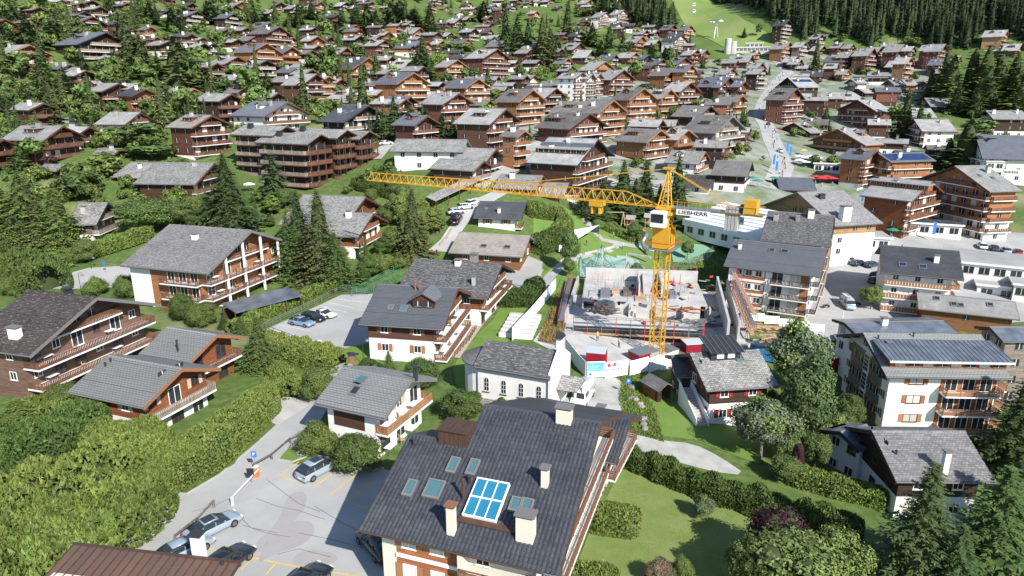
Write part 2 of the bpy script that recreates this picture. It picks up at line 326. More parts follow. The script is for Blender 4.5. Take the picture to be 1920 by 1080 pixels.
# ---------------------------------------------------------------- the ground
def build_terrain():
    xs = np.unique(np.r_[np.arange(-1500, -400, 25), np.arange(-400, 400, 5), np.arange(400, 1501, 25)]).astype(float)
    ys = np.unique(np.r_[np.arange(-300, 0, 25), np.arange(0, 800, 5), np.arange(800, 1501, 25)]).astype(float)
    X, Y = np.meshgrid(xs, ys)
    Z = np.array([[GH[int((y + 300) / 5), int((x + 1500) / 5)] for x in xs] for y in ys])
    nx, ny = len(xs), len(ys)
    v = np.stack([X.ravel(), Y.ravel(), Z.ravel()], 1)
    idx = np.arange(nx * ny).reshape(ny, nx)
    f = np.stack([idx[:-1, :-1].ravel(), idx[:-1, 1:].ravel(), idx[1:, 1:].ravel(), idx[1:, :-1].ravel()], 1)
    me = bpy.data.meshes.new('ground'); me.from_pydata(v.tolist(), [], f.tolist()); me.materials.append(MT['meadow_ground'])
    me.polygons.foreach_set('use_smooth', [True] * len(me.polygons)); me.update()
    link('ground', me, kind='structure', label='green hillside ground under the whole village')
def ground_mat():
    m = bpy.data.materials.new('meadow_ground'); m.use_nodes = True; t = m.node_tree; N = t.nodes; Lk = t.links; MT['meadow_ground'] = m
    b = N['Principled BSDF']; b.inputs['Roughness'].default_value = .95; b.inputs['Specular IOR Level'].default_value = .1
    pos = N.new('ShaderNodeNewGeometry').outputs['Position']
    def noise(sc_, det=5):
        n = N.new('ShaderNodeTexNoise'); n.inputs['Scale'].default_value = sc_; n.inputs['Detail'].default_value = det; Lk.new(pos, n.inputs['Vector']); return n.outputs['Fac']
    def ramp(src, a, b_):
        r = N.new('ShaderNodeMapRange'); r.inputs[1].default_value = a; r.inputs[2].default_value = b_; Lk.new(src, r.inputs[0]); return r.outputs[0]
    def mix(f, c1, c2):
        x = N.new('ShaderNodeMix'); x.data_type = 'RGBA'; Lk.new(f, x.inputs[0])
        for i, c in ((6, c1), (7, c2)):
            if isinstance(c, tuple): x.inputs[i].default_value = (*c, 1)
            else: Lk.new(c, x.inputs[i])
        return x.outputs[2]
    g = mix(ramp(noise(.06), .4, .6), (.095, .145, .04), (.135, .18, .055))
    g = mix(ramp(noise(.9), .35, .65), g, (.07, .115, .03))
    g = mix(ramp(noise(.025, 3), .58, .66), g, (.22, .22, .11))
    Lk.new(g, b.inputs['Base Color'])
    bp = N.new('ShaderNodeBump'); bp.inputs['Strength'].default_value = .6; bp.inputs['Distance'].default_value = .15
    Lk.new(noise(2.5, 6), bp.inputs['Height']); Lk.new(bp.outputs[0], b.inputs['Normal'])
ground_mat(); build_terrain()
mat('village_mix', (.30, .295, .285, 1), rough=.95, col2=(.10, .15, .045, 1), vscale=.11)
from mathutils.geometry import delaunay_2d_cdt
def sheet(name, m, poly, dz=0.05, step=5.0, label=None, kind='structure', edge=None, world=False, smooth=0, cat=None, group=None):
    """a thin sheet laid over the ground; poly = pixels of the photograph (or places when world)"""
    pts = [Vector(p[:2]) for p in poly] if world else [Vector(at(*p)[:2]) for p in poly]
    for _ in range(smooth):              # Chaikin corner cutting
        q = []
        for i in range(len(pts)): a, b = pts[i], pts[(i + 1) % len(pts)]; q += [a.lerp(b, .25), a.lerp(b, .75)]
        pts = q
    out = []
    for i in range(len(pts)):
        a, b = pts[i], pts[(i + 1) % len(pts)]; n = max(1, int((b - a).length / step))
        out += [a.lerp(b, k / n) for k in range(n)]
    xs = [p.x for p in out]; ys = [p.y for p in out]
    def inside(x, y):
        c = False; j = len(out) - 1
        for i in range(len(out)):
            if (out[i].y > y) != (out[j].y > y) and x < (out[j].x - out[i].x) * (y - out[i].y) / (out[j].y - out[i].y) + out[i].x: c = not c
            j = i
        return c
    grid = []
    y = math.floor(min(ys) / 5) * 5
    while y < max(ys):
        x = math.floor(min(xs) / 5) * 5
        while x < max(xs):
            if inside(x, y): grid.append(Vector((x, y)))
            x += step
        y += step
    n = len(out)
    r = delaunay_2d_cdt(out + grid, [], [list(range(n))], 1, 1e-4)
    vs = [(p.x, p.y, H(p.x, p.y) + dz) for p in r[0]]
    me = bpy.data.meshes.new(name); me.from_pydata(vs, [], r[2]); me.materials.append(MT[m]); me.update()
    if me.polygons and me.polygons[0].normal.z < 0: me.flip_normals()
    me.polygons.foreach_set('use_smooth', [True] * len(me.polygons))
    return link(name, me, label=label, kind=kind, cat=cat, group=group)
def ribbon(name, m, pts, width, dz=.05, world=False, step=4.0, **kw):
    """strip of given width along a line of pixels"""
    P_ = [Vector(p[:2]) for p in pts] if world else [Vector(at(*p)[:2]) for p in pts]
    L_, R_ = [], []
    for i, p in enumerate(P_):
        d = (P_[min(i + 1, len(P_) - 1)] - P_[max(i - 1, 0)]).normalized(); n_ = Vector((-d.y, d.x)) * width / 2
        L_.append(p + n_); R_.append(p - n_)
    return sheet(name, m, L_ + R_[::-1], dz=dz, world=True, step=step, **kw)
sheet('road', 'asphalt', [(120,1140),(225,1030),(268,985),(279,920),(350,927),(410,892),(475,838),(520,795),(520,775),(562,748),(598,742),(618,700),(628,655),(668,655),(660,690),(640,720),(600,790),(575,815),(552,832),(522,862),(560,872),(600,853),(660,860),(720,880),(800,900),(800,1200),(300,1300)], .03, label='grey asphalt lane and car park in front of the houses')
sheet('parking_lot', 'asphalt', [(497, 619), (560, 590), (640, 553), (700, 551), (740, 560), (700, 640), (650, 655), (600, 656)], .04, label='small asphalt car park beside the slate roofed chalet')
sheet('road', 'asphalt', [(68, 508), (120, 515), (165, 503), (255, 497), (300, 520), (265, 535), (180, 542), (100, 542), (90, 525)], .06, label='asphalt yard at the hedge corner')
sheet('driveway', 'concrete_pale', [(515, 745), (560, 745), (580, 760), (520, 798), (505, 790)], .045, label='pale concrete drive beside the timber chalet')
sheet('lane', 'asphalt', [(803, 470), (848, 474), (862, 440), (890, 400), (935, 372), (985, 352), (930, 352), (880, 375), (848, 398), (846, 420), (826, 450)], .08, label='narrow lane with parked cars behind the slate chalet')
sheet('gravel_track', 'gravel', [(1105, 703), (1168, 708), (1163, 752), (1178, 812), (1236, 826), (1300, 832), (1352, 858), (1402, 893), (1330, 884), (1240, 858), (1165, 838), (1150, 800), (1070, 775), (1082, 732)], .05, label='pale gravel track past the chapel', smooth=1)
sheet('forecourt', 'concrete', [(1560, 800), (1600, 800), (1640, 830), (1640, 890), (1600, 900), (1550, 870)], .05, label='grey slab path beside the white apartment house')
sheet('site_floor', 'concrete_pale', [(1000, 640), (1060, 555), (1380, 545), (1420, 680), (1240, 695), (1100, 690)], .05, label='pale dusty floor of the construction site')
sheet('site_bank', 'soil', [(1008, 640), (1052, 545), (1075, 545), (1052, 650)], .12, label='rough soil bank beside the building pit')
sheet('square', 'paving', [(1440, 330), (1540, 340), (1650, 350), (1720, 380), (1800, 430), (1960, 440), (1990, 600), (1700, 620), (1560, 640), (1500, 620), (1540, 540), (1560, 480), (1460, 420)], .12, label='grey paved square and lanes of the village centre')
sheet('village_ground', 'village_mix', [(1000, 340), (960, 250), (1010, 190), (1100, 150), (1200, 118), (1330, 112), (1460, 104), (1600, 100), (1760, 110), (1760, 180), (1700, 240), (1760, 330), (1660, 380), (1450, 400), (1300, 380), (1120, 345)], .15, label='paved yards and verges between the houses of the village centre')
ribbon('main_street', 'paving', [(1455, 345), (1468, 310), (1450, 270), (1440, 240), (1425, 215), (1440, 180), (1462, 150), (1478, 135), (1462, 118), (1450, 108)], 7.5, .25, label='busy main street climbing towards the lift station')
ribbon('street', 'paving', [(1440, 350), (1380, 350), (1300, 345), (1200, 352), (1130, 345)], 9, .2, label='side street leading west from the village centre')
ribbon('street', 'paving', [(1300, 330), (1230, 300), (1120, 290), (985, 300), (930, 320), (880, 350)], 8, .25, label='street between the shops and the timber block')
ribbon('street', 'paving', [(1140, 230), (1060, 250), (960, 290), (850, 275), (730, 270), (700, 300)], 5, .25, label='lane below the white long house')
ribbon('street', 'paving', [(0, 170), (20, 165), (40, 195), (60, 215), (190, 235)], 5, .25, label='lane with two parked cars on the hillside')
sheet('courtyard', 'paving', [(940, 500), (985, 478), (1018, 492), (1010, 540), (985, 545), (950, 530)], .08, label='pale paved yard at the end of the tan roofed house')
ribbon('footpath', 'paving', [(1075, 380), (1110, 430), (1130, 450), (1190, 462), (1230, 470)], 2.2, .1, label='footpath winding through the playground')
ribbon('footpath', 'paving', [(1010, 560), (1030, 520), (1060, 490), (1140, 470), (1165, 455)], 2.0, .1, label='footpath from the yard to the playground')
sheet('playground_floor', 'rubber_mat', [(1085, 495), (1120, 478), (1190, 482), (1215, 510), (1180, 535), (1130, 540), (1090, 525)], .1, label='pale green rubber floor of the playground', smooth=1)
sheet('sports_court', 'court_green', [(1258, 470), (1300, 458), (1345, 462), (1330, 485), (1300, 495), (1262, 492)], .12, label='green sports court beside the crane')
sheet('garden_lawn', 'lawn', [(1110, 985), (1165, 880), (1200, 880), (1320, 915), (1430, 965), (1440, 1100), (1060, 1160), (1085, 1050)], .04, label='bright mown lawn beside the big slate house')
sheet('lawn_strip', 'lawn_bright', [(855, 720), (848, 690), (880, 640), (925, 600), (945, 560), (1000, 575), (990, 610), (955, 640), (915, 655), (890, 690), (885, 750)], .05, label='bright grass strip leading down to the chapel')
sheet('garden_lawn', 'lawn_bright', [(1190, 700), (1250, 720), (1300, 780), (1400, 800), (1480, 840), (1420, 870), (1300, 825), (1190, 812), (1170, 760)], .05, label='sloping lawn below the little hut')
sheet('lawn_strip', 'lawn_bright', [(640, 655), (705, 640), (712, 680), (680, 690), (650, 680)], .05, label='small lawn between the car park and the slate chalet')
sheet('grass_island', 'lawn_bright', [(521, 862), (552, 830), (572, 822), (586, 843), (574, 856), (548, 866)], .06, label='small grass island at the car park corner', smooth=1)
sheet('garden_lawn', 'lawn', [(0, 790), (48, 800), (40, 870), (35, 935), (-40, 980), (-60, 800)], .05, label='sunny strip of lawn left of the tall hedge')
sheet('park_lawn', 'lawn_bright', [(1000, 400), (1060, 390), (1110, 420), (1180, 450), (1240, 470), (1250, 545), (1085, 545), (1000, 560), (1010, 520), (1060, 480), (1000, 450)], .06, label='bright green park lawn round the playground')
sheet('terrace', 'terrace_tan', [(826, 670), (862, 672), (905, 610), (948, 560), (930, 558), (880, 612)], .09, label='tan terrace along the slate chalets')
ribbon('ski_run', 'meadow', [(1445, 100), (1400, 80), (1350, 55), (1320, 30), (1300, 8), (1290, -15)], 40, .3, step=8, label='bright green ski run rising beside the forest')
for n_, pl in enumerate([[(470, 1025), (520, 985), (540, 925), (575, 920), (575, 950), (545, 985), (525, 1010), (490, 1040)], [(478, 1062), (505, 1005), (540, 978), (585, 976), (592, 1000), (565, 1025), (510, 1040)], [(540, 1060), (560, 1035), (600, 1030), (640, 1045), (620, 1060)]]):
    sheet('asphalt_patch', 'asphalt_patch', pl, .036, label='darker repair in the car park asphalt', smooth=2)
def stripe(a, b, wd, m, dz, label='yellow parking bay line on the asphalt', name='bay_line'):
    return ribbon(name, m, [a, b], wd, dz, label=label, step=50)
for a, b in [((525, 892), (684, 954)), ((525, 892), (561, 866)), ((555, 903), (566, 897)), ((588, 915), (645, 873)), ((620, 928), (675, 885)), ((652, 940), (707, 896)), ((684, 954), (738, 912)), ((684, 954), (720, 968)),
             ((386,1028),(440,1042)),((460,1044),(566,1065)),((566,1065),(680,1082)),((518,1056),(492,1085)),((563,1064),(545,1090)),((475,1048),(452,1068))]:
    stripe(a, b, .13, 'paint_yellow', .04)
for a, b in [((632, 561), (678, 567)), ((617, 568), (664, 578)), ((602, 575), (650, 586)), ((522, 609), (580, 621)), ((506, 618), (565, 632)), ((585, 584), (640, 594))]: stripe(a, b, .12, 'paint_white', .05, 'white parking bay line')
for a, b in [((1530, 580), (1580, 588)), ((1531, 588), (1578, 596)), ((1532, 597), (1577, 604)), ((1582, 584), (1579, 606)), ((1530, 606), (1576, 612))]: stripe(a, b, .12, 'paint_white', .16, 'white parking bay line on the village square')
# ---------------------------------------------------------------- houses
def frame_quad(E1, E2, R2, R1, he, pitch=22.0):
    """fit a gabled roof to the four pixels of its visible slope; he = height of the eave above zero"""
    e = at_h(*E2, he); tp = math.tan(R(pitch)); flip = E1[0] > E2[0]; az0 = 188.0 if flip else -22.0; best = None
    for da in np.arange(-30, 30.1, 1.5):
        az = R(az0 + da); u = Vector((math.cos(az), math.sin(az))); n = Vector((-u.y, u.x)); nn = -n if flip else n
        for d in np.arange(2.5, 14.6, .25):
            p = (e.x + nn.x * d, e.y + nn.y * d, e.z + d * tp); q = proj(p)
            c0 = ((q[0] - R2[0]) ** 2 + (q[1] - R2[1]) ** 2) / 9 + (da / 12) ** 2
            if best and c0 > best[0]: continue
            for l in np.arange(4, 34, .5):
                g = proj((e.x - u.x * l, e.y - u.y * l, e.z)); k = proj((p[0] - u.x * l, p[1] - u.y * l, p[2]))
                c = c0 + ((g[0] - E1[0]) ** 2 + (g[1] - E1[1]) ** 2 + (k[0] - R1[0]) ** 2 + (k[1] - R1[1]) ** 2) / 16
                if best is None or c < best[0]: best = (c, u, nn, d, p, l)
    c, u, nn, d, p, l = best
    FITS.append((round(c, 1), E2, round(math.degrees(math.atan2(u.y, u.x)), 1), round(d, 2), l))
    return dict(u=u, nn=nn, d=d, rise=d * tp, he=he, L=l, apex=Vector(p[:2]), pitch=pitch)
FITS = []
def frame_far(E2, A, Bx, he, az0=-23.0, pitch=22.0, dmin=3.2, dmax=13.0):
    e = at(*E2, he); best = None; tp = math.tan(R(pitch)); flip = abs(((az0 + 180) % 360) - 180) > 90
    for da in np.arange(-18, 18.1, 2.0):
        az = R(az0 + da); u = Vector((math.cos(az), math.sin(az))); n = Vector((-u.y, u.x)); nn = -n if flip else n
        for d in np.arange(dmin, dmax + .1, .35):
            p = (e.x + nn.x * d, e.y + nn.y * d, e.z + d * tp); q = proj(p)
            c = ((q[0] - A[0]) / 1.5) ** 2 + ((q[1] - A[1]) / 1.5) ** 2 + (da / 7) ** 2
            if best is None or c < best[0]: best = (c, u, nn, d, p)
    _, u, nn, d, p = best
    bl = 6.0; bc = 1e9
    for l in np.arange(5, 34, .5):
        q = proj((p[0] - u.x * l, p[1] - u.y * l, p[2])); c = abs(q[0] - Bx)
        if c < bc: bc, bl = c, l
    return dict(u=u, nn=nn, d=d, rise=d * tp, he=e.z, L=max(bl, d * .8), apex=Vector(p[:2]), pitch=pitch)
FOOT = []                                  # house footprints, so that trees keep clear
_wm = {}
def win_mesh(w_, h_, fr, glass, mull=True, shut=None):
    """window frame around a recessed pane; origin at sill centre, +x outward"""
    k = (w_, h_, fr, mull)
    if k not in _wm:
        b = MB(); t = .07
        b.box(0, .06, -w_ / 2, w_ / 2, 0, t, fr).box(0, .06, -w_ / 2, w_ / 2, h_ - t, h_, fr).box(0, .06, -w_ / 2, -w_ / 2 + t, t, h_ - t, fr).box(0, .06, w_ / 2 - t, w_ / 2, t, h_ - t, fr)
        if mull: b.box(0, .05, -.03, .03, t, h_ - t, fr)
        b.box(0, .11, -w_ / 2 - .06, w_ / 2 + .06, -.06, 0, fr)
        _wm[k] = b.mesh('window')
    k2 = ('pane', w_, h_, glass)
    if k2 not in _wm: _wm[k2] = MB().box(-.01, .02, -w_ / 2 + .05, w_ / 2 - .05, .05, h_ - .05, glass).mesh('pane')
    return _wm[k], _wm[k2]
def pane_only(w_, h_, glass):
    k = ('flat', w_, h_, glass)
    if k not in _wm: _wm[k] = MB().box(0, .05, -w_ / 2, w_ / 2, 0, h_, glass).box(.05, .08, -.035, .035, 0, h_, 'frame_white').box(0, .1, -w_ / 2 - .05, w_ / 2 + .05, -.07, 0, 'trim_grey').mesh('window')
    return _wm[k]
def rail_mesh(L_, mt, lod, h_=.95, style='board'):
    k = ('rail', round(L_, 1), mt, lod, style)
    if k not in _wm:
        b = MB()
        if lod == 0:
            b.box(-.05, .05, -L_ / 2, L_ / 2, h_ - .08, h_, mt).box(-.03, .03, -L_ / 2, L_ / 2, .08, .14, mt)
            if style == 'horizontal':
                for j in range(3): b.box(-.02, .02, -L_ / 2, L_ / 2, .2 + j * .22, .34 + j * .22, mt)
                for j in range(int(L_ / 1.5) + 1): y = -L_ / 2 + .06 + j * (L_ - .12) / max(1, int(L_ / 1.5)); b.box(-.05, .05, y - .05, y + .05, 0, h_, mt)
            else:
                n = max(2, int(L_ / .24))
                for j in range(n): y = -L_ / 2 + (j + .5) * L_ / n; b.box(-.015, .015, y - .085, y + .085, .04, h_ - .08, mt)
        elif lod == 1:
            n = max(2, int(L_ / .5)); b.box(-.04, .04, -L_ / 2, L_ / 2, h_ - .1, h_, mt).box(-.03, .03, -L_ / 2, L_ / 2, .05, .18, mt)
            for j in range(n): y = -L_ / 2 + (j + .5) * L_ / n; b.box(-.02, .02, y - .2, y + .2, .05, h_ - .1, mt)
        else: b.box(-.04, .04, -L_ / 2, L_ / 2, .04, h_, mt)
        _wm[k] = b.mesh('railing')
    return _wm[k]
def balcony(parent, M, w_, dep, rail, lod=1, slab='trim_white', sides=(1, 1), style='board', clutter=None):
    """M: frame with +x outward from the wall, y along it, origin at slab top"""
    key = ('balc', round(w_, 1), round(dep, 1), slab)
    if key not in _wm: _wm[key] = MB().box(-.02, dep, -w_ / 2, w_ / 2, -.2, 0, slab).mesh('balcony')
    b = link('balcony', _wm[key], parent, M=M)
    link('railing', rail_mesh(w_, rail, lod, style=style), b, (dep - .05, 0, 0))
    for i, s in enumerate((-1, 1)):
        if sides[i]: link('railing', rail_mesh(dep, rail, lod, style=style), b, (dep / 2, s * (w_ / 2 - .04), 0), R(90))
    return b
def MX(x, y, z, rz): return Matrix.Translation((x, y, z)) @ Matrix.Rotation(rz, 4, 'Z')
def chimney(parent, x, y, z, w_=.8, d_=.8, h_=1.6, m='plaster_white', cap='trim_grey', name='chimney'):
    k = ('chim', w_, d_, h_, m, cap)
    if k not in _wm:
        _wm[k] = MB().box(-w_ / 2, w_ / 2, -d_ / 2, d_ / 2, -1.2, h_, m).mesh('chimney')
        _wm[k + (1,)] = MB().box(-w_ / 2 - .12, w_ / 2 + .12, -d_ / 2 - .12, d_ / 2 + .12, h_ + .18, h_ + .3, cap).box(-w_ / 2 + .1, -w_ / 2 + .25, -d_ / 2 + .1, d_ / 2 - .1, h_, h_ + .2, cap).box(w_ / 2 - .25, w_ / 2 - .1, -d_ / 2 + .1, d_ / 2 - .1, h_, h_ + .2, cap).mesh('chimney_cap')
    c = link(name, _wm[k], parent, (x, y, z)); link('cap', _wm[k + (1,)], c); return c
def fprof(d, ov, rise, he, tp):           # gable end of the walls
    wd = d - ov; return wd, he + tp * ov
def house(name, label, fr, floors=3, lo='plaster_white', up='wood_brown', roof='roof_grey', trim='trim_brown', rail='railing_brown', lod=2, ov=None, gov=None, nlo=1, group=None, cat='chalet',
          chims=1, balc=True, slab='trim_white', side_balc=False, skylights=0, dorm=None, solar=None, winc=None, gfloor=None, fh=2.7, extra=None, gable=None, style='board', shut=None, sidewin=True, raildepth=1.5, zbase=None, seed=None):
    u, nn, d, rise, he, L_ = fr['u'], fr['nn'], fr['d'], fr['rise'], fr['he'], fr['L']
    tp = rise / d; rr = random.Random(seed if seed is not None else hash((round(fr['apex'].x), round(fr['apex'].y))) & 0xffff)
    ov = ov if ov is not None else min(1.1, d * .17); gov = gov if gov is not None else (1.7 if balc else .9)
    az = math.atan2(u.y, u.x); n90 = Vector((-u.y, u.x)); s = -1 if n90.dot(nn) > 0 else 1        # side of the visible slope
    ctr = fr['apex'] - u * (L_ / 2)
    cs = [ctr + u * a + n90 * b for a in (-L_ / 2, L_ / 2) for b in (-d, d)]
    hs = [H(c.x, c.y) for c in cs]; zg = zbase if zbase is not None else min(hs) - .6
    FOOT.append((ctr.x, ctr.y, math.hypot(L_ / 2, d) * .92, L_ / 2, d, az))
    root = thing(name, label, cat, (ctr.x, ctr.y, 0), az, group)
    wd = d - ov; x0, x1 = -L_ / 2 + min(gov, .9), L_ / 2 - gov; ew = he + tp * ov - .12; ze = ew          # wall top under the slope
    zr = he + rise
    zsplit = he + .4 - fh * max(0, floors - nlo); zsplit = max(zsplit, zg + .3)
    if nlo > 0 and lo != up: MB().box(x0, x1, -wd, wd, zg, zsplit, lo).build('lower_wall', root)
    else: zsplit = zg
    e = .04
    MB().prism([(-wd - e, zsplit), (wd + e, zsplit), (wd + e, ze), (0, zr - .16 - tp * 0.05), (-wd - e, ze)], x0 - e, x1 + e, up).build('upper_wall', root)
    th = .28
    for sd_ in (-1, 1):
        prof = [(0, zr), (sd_ * d, he), (sd_ * d, he - th), (0, zr - th)]
        if sd_ < 0: prof = prof[::-1]
        b = MB().prism(prof, -L_ / 2, L_ / 2, trim)
        o = MB()
        k = .05                               # the covering lies proud of the timber deck
        nst = 1
        if lod == 0:
            sl = math.hypot(d, rise); nst = max(6, int(sl / .62))
        for j in range(nst):
            y0_, y1_ = d * j / nst, d * (j + 1) / nst
            lift = .05 if nst > 1 else 0
            za, zb = zr - tp * y0_ + k, zr - tp * y1_ + k + lift
            q = [(sd_ * y0_, za - .03), (sd_ * y0_, za), (sd_ * (y1_ + (.04 if nst > 1 else 0)), zb - (.04 * tp if nst > 1 else 0)), (sd_ * (y1_ + (.04 if nst > 1 else 0)), zb - .045 - lift)]
            if sd_ > 0: q = q[::-1]
            o.prism(q, -L_ / 2 - .05, L_ / 2 + .05, roof)
        deck = b.build('roof_deck', root); o.build('roof_covering', deck)
        if lod <= 1:
            MB().tube((-L_ / 2, sd_ * (d + .08), he - .1), (L_ / 2, sd_ * (d + .08), he - .1), .08, 'trim_grey', 6).build('gutter', root)
    MB().prism([(-.22, zr - .22 * tp + .07), (.22, zr - .22 * tp + .07), (0, zr + .13)], -L_ / 2 - .08, L_ / 2 + .08, 'trim_grey' if lod else roof).build('ridge_cap', root)
    for x_ in (-L_ / 2, L_ / 2):
        sx = 1 if x_ > 0 else -1
        for sd_ in (-1, 1):
            prof = [(0, zr + .06), (sd_ * (d + .03), he + .06), (sd_ * (d + .03), he - .36), (0, zr - .4)]
            if sd_ < 0: prof = prof[::-1]
            MB().prism(prof, min(x_, x_ + sx * .07) , max(x_, x_ + sx * .07), trim).build('barge_board', root)
    if lod <= 1:                              # purlin ends under the front gable
        for yy in (-wd + .2, -wd / 2, 0, wd / 2, wd - .2):
            z_ = zr - tp * abs(yy) - .5; ubox('purlin', trim, root, x1 + gov / 2 - .1, yy, z_, gov - .1, .18, .2)
    nf = max(1, int((he + .6 - zg) / fh + .35)); nf = min(nf, floors + 1)
    glz = ['glass_dark', 'glass_dark', 'curtain']
    for f in range(nf):
        zf = he + .35 - fh * (f + 1)          # floor level of this storey
        if zf < zg - .3: break
        hw = wd
        lowm = f >= floors - nlo
        if f == 0 or True:
            nb = winc or max(2, int(2 * wd / 2.9))
            for j in range(nb):
                yy = -wd + (j + .5) * 2 * wd / nb
                big = balc and rr.random() < .65
                W_, H_ = (1.7, 2.0) if big else (1.1, 1.15); zz = zf + (.1 if big else .95)
                mt_ = rr.choice(glz) if lod else 'glass_dark'
                if lod == 0 or (lod == 1 and d > 20):
                    a_, b_ = win_mesh(W_, H_, 'frame_white' if rr.random() < .5 else 'frame_brown', mt_)
                    wo = link('window', a_, root, M=MX(x1 + e, yy, zz, 0)); link('pane', b_, wo)
                else: wo = link('window', pane_only(W_, H_, mt_), root, M=MX(x1 + e, yy, zz, 0))
                if shut and not big and lod < 2:
                    for q in (-1, 1): ubox('shutter', shut, root, x1 + e + .04, yy + q * (W_ / 2 + .3), zz, .05, .5, H_)
            if balc and zf > zg + 1.2:
                balcony(root, MX(x1 + e, 0, zf, 0), 2 * wd + .3, raildepth, rail, 0 if lod == 0 else (1 if lod == 1 else 2), slab, style=style)
        if sidewin:
            nb = max(1, int((x1 - x0) / 3.6))
            for sd_ in (s, -s):
                if sd_ != s and lod == 2: continue
                for j in range(nb):
                    xx = x0 + (j + .5) * (x1 - x0) / nb
                    if lod and rr.random() < .25: continue
                    if lod == 0:
                        a_, b_ = win_mesh(1.05, 1.1, 'frame_white', 'glass_dark'); wo = link('window', a_, root, M=MX(xx, sd_ * (wd + e), zf + .9, R(90) * sd_)); link('pane', b_, wo)
                    else: wo = link('window', pane_only(1.05, 1.1, 'glass_dark'), root, M=MX(xx, sd_ * (wd + e), zf + .9, R(90) * sd_))
                    if shut and lod < 2:
                        for q in (-1, 1): ubox('shutter', shut, root, xx + q * .82, sd_ * (wd + e + .04), zf + .9, .5, .05, 1.1)
            if side_balc and zf > zg + 1.2:
                balcony(root, MX((x0 + x1) / 2, s * (wd + e), zf, R(90) * s), (x1 - x0), 1.0, rail, 1 if lod < 2 else 2, slab)
    if rise > 2.2:
        zz = he + .35
        for yy in (-1.2, 1.2) if d > 4.5 else (0,):
            link('window', pane_only(1.1, 1.2, 'glass_dark'), root, M=MX(x1 + e, yy, zz + .6, 0))
        if balc and rise > 3: balcony(root, MX(x1 + e, 0, zz, 0), min(2 * wd * .55, 2 * (rise - 1.2) / tp), 1.2, rail, 0 if lod == 0 else (1 if lod == 1 else 2), slab, style=style)
    def onroof(x, y, dz=0): return (x, y, zr - tp * abs(y) + .06 + dz)
    for j in range(chims):
        x = (-.25 + .5 * rr.random()) * L_ + (0 if chims == 1 else (j - chims / 2 + .5) * L_ * .25); y = s * d * rr.uniform(.12, .5)
        chimney(root, x, y, onroof(x, y)[2], rr.choice([.7, .9, 1.2]), .75, rr.choice([.9, 1.2, 1.5]), rr.choice(['plaster_white', 'plaster_white', 'concrete', 'stone_wall']))
    rot = Matrix.Rotation(-s * math.atan(tp), 4, 'X')
    for j in range(skylights):
        x = -L_ * .3 + (j + .5) * L_ * .6 / skylights; y = s * d * (.4 if j % 2 else .5)
        M_ = Matrix.Translation(onroof(x, y, .02)) @ rot
        k = ('sky', lod)
        if k not in _wm:
            _wm[k] = MB().box(-.45, .45, -.65, .65, 0, .12, 'trim_grey').mesh('skylight'); _wm[k + (1,)] = MB().box(-.36, .36, -.54, .54, .12, .15, 'glass_sky').mesh('pane')
        sk = link('skylight', _wm[k], root, M=M_); link('pane', _wm[k + (1,)], sk)
    if solar:
        nx_, ny_, mt_, xa, ya = solar
        for a in range(nx_):
            for b_ in range(ny_):
                x = xa * L_ + (a - nx_ / 2 + .5) * 1.72; y = s * (ya * d + (b_ - ny_ / 2 + .5) * 1.05)
                M_ = Matrix.Translation(onroof(x, y, .1)) @ rot
                if ('sol', mt_) not in _wm: _wm[('sol', mt_)] = MB().box(-.84, .84, -.5, .5, 0, .05, mt_).mesh('solar_panel')
                link('solar_panel', _wm[('sol', mt_)], root, M=M_)
    if dorm:
        for (xa, ya, w_, kind) in dorm:
            x = xa * L_; yb = s * ya * d; zb = onroof(x, yb)[2]; hh = 1.1
            yt = s * max(0.3, abs(yb) - (hh + .1 + (w_ / 2 * .5 if kind == 'gable' else 0)) / tp)
            y_lo, y_hi = min(yb, yt), max(yb, yt)
            dz = onroof(x, yb)[2]
            dm = MB().box(x - w_ / 2, x + w_ / 2, y_lo, y_hi, dz - .3, dz + hh, up).build('dormer', root)
            if kind == 'gable':
                rp = .55
                for q in (-1, 1):
                    pr = [(x, dz + hh + .35 + w_ / 2 * rp), (x + q * (w_ / 2 + .4), dz + hh + .35 - .4 * rp), (x + q * (w_ / 2 + .4), dz + hh + .2 - .4 * rp), (x, dz + hh + .2 + w_ / 2 * rp)]
                    bb = MB(); a0 = [(p_[0], yb + s * .35, p_[1]) for p_ in pr]; yt2 = s * max(.2, abs(yt) - (w_ / 2 * rp) / tp); a1 = [(p_[0], yt2, p_[1]) for p_ in pr]
                    bb.poly(a0, trim).poly(a1[::-1], trim)
                    for i4 in range(4): bb.poly([a0[i4], a1[i4], a1[(i4 + 1) % 4], a0[(i4 + 1) % 4]], roof)
                    bb.build('dormer_roof', dm)
                MB().poly([(x - w_ / 2, yb + s * .02, dz + hh), (x + w_ / 2, yb + s * .02, dz + hh), (x, yb + s * .02, dz + hh + w_ / 2 * rp)], up).build('dormer_gable', dm)
            else:
                y_hi2 = abs(yt) - .4; bb = MB().prism([(s * (abs(yb) + .5), dz + hh + .02), (s * (abs(yb) + .5), dz + hh + .16), (s * y_hi2, dz + hh + .34), (s * y_hi2, dz + hh + .1)], x - w_ / 2 - .3, x + w_ / 2 + .3, roof)
                bb.build('dormer_roof', dm)
            nwn = max(1, int(w_ / 1.5))
            for j in range(nwn): link('window', pane_only(.9, .75, 'glass_dark'), dm, M=MX(x - w_ / 2 + (j + .5) * w_ / nwn, yb + s * .02, dz + .3, R(90) * s))
    root['_g'] = 0; del root['_g']
    return dict(root=root, x0=x0, x1=x1, wd=wd, d=d, L=L_, he=he, zr=zr, zg=zg, s=s, tp=tp, ctr=ctr, u=u, n=n90, az=az, e=e, onroof=onroof, rot=rot, zsplit=zsplit)
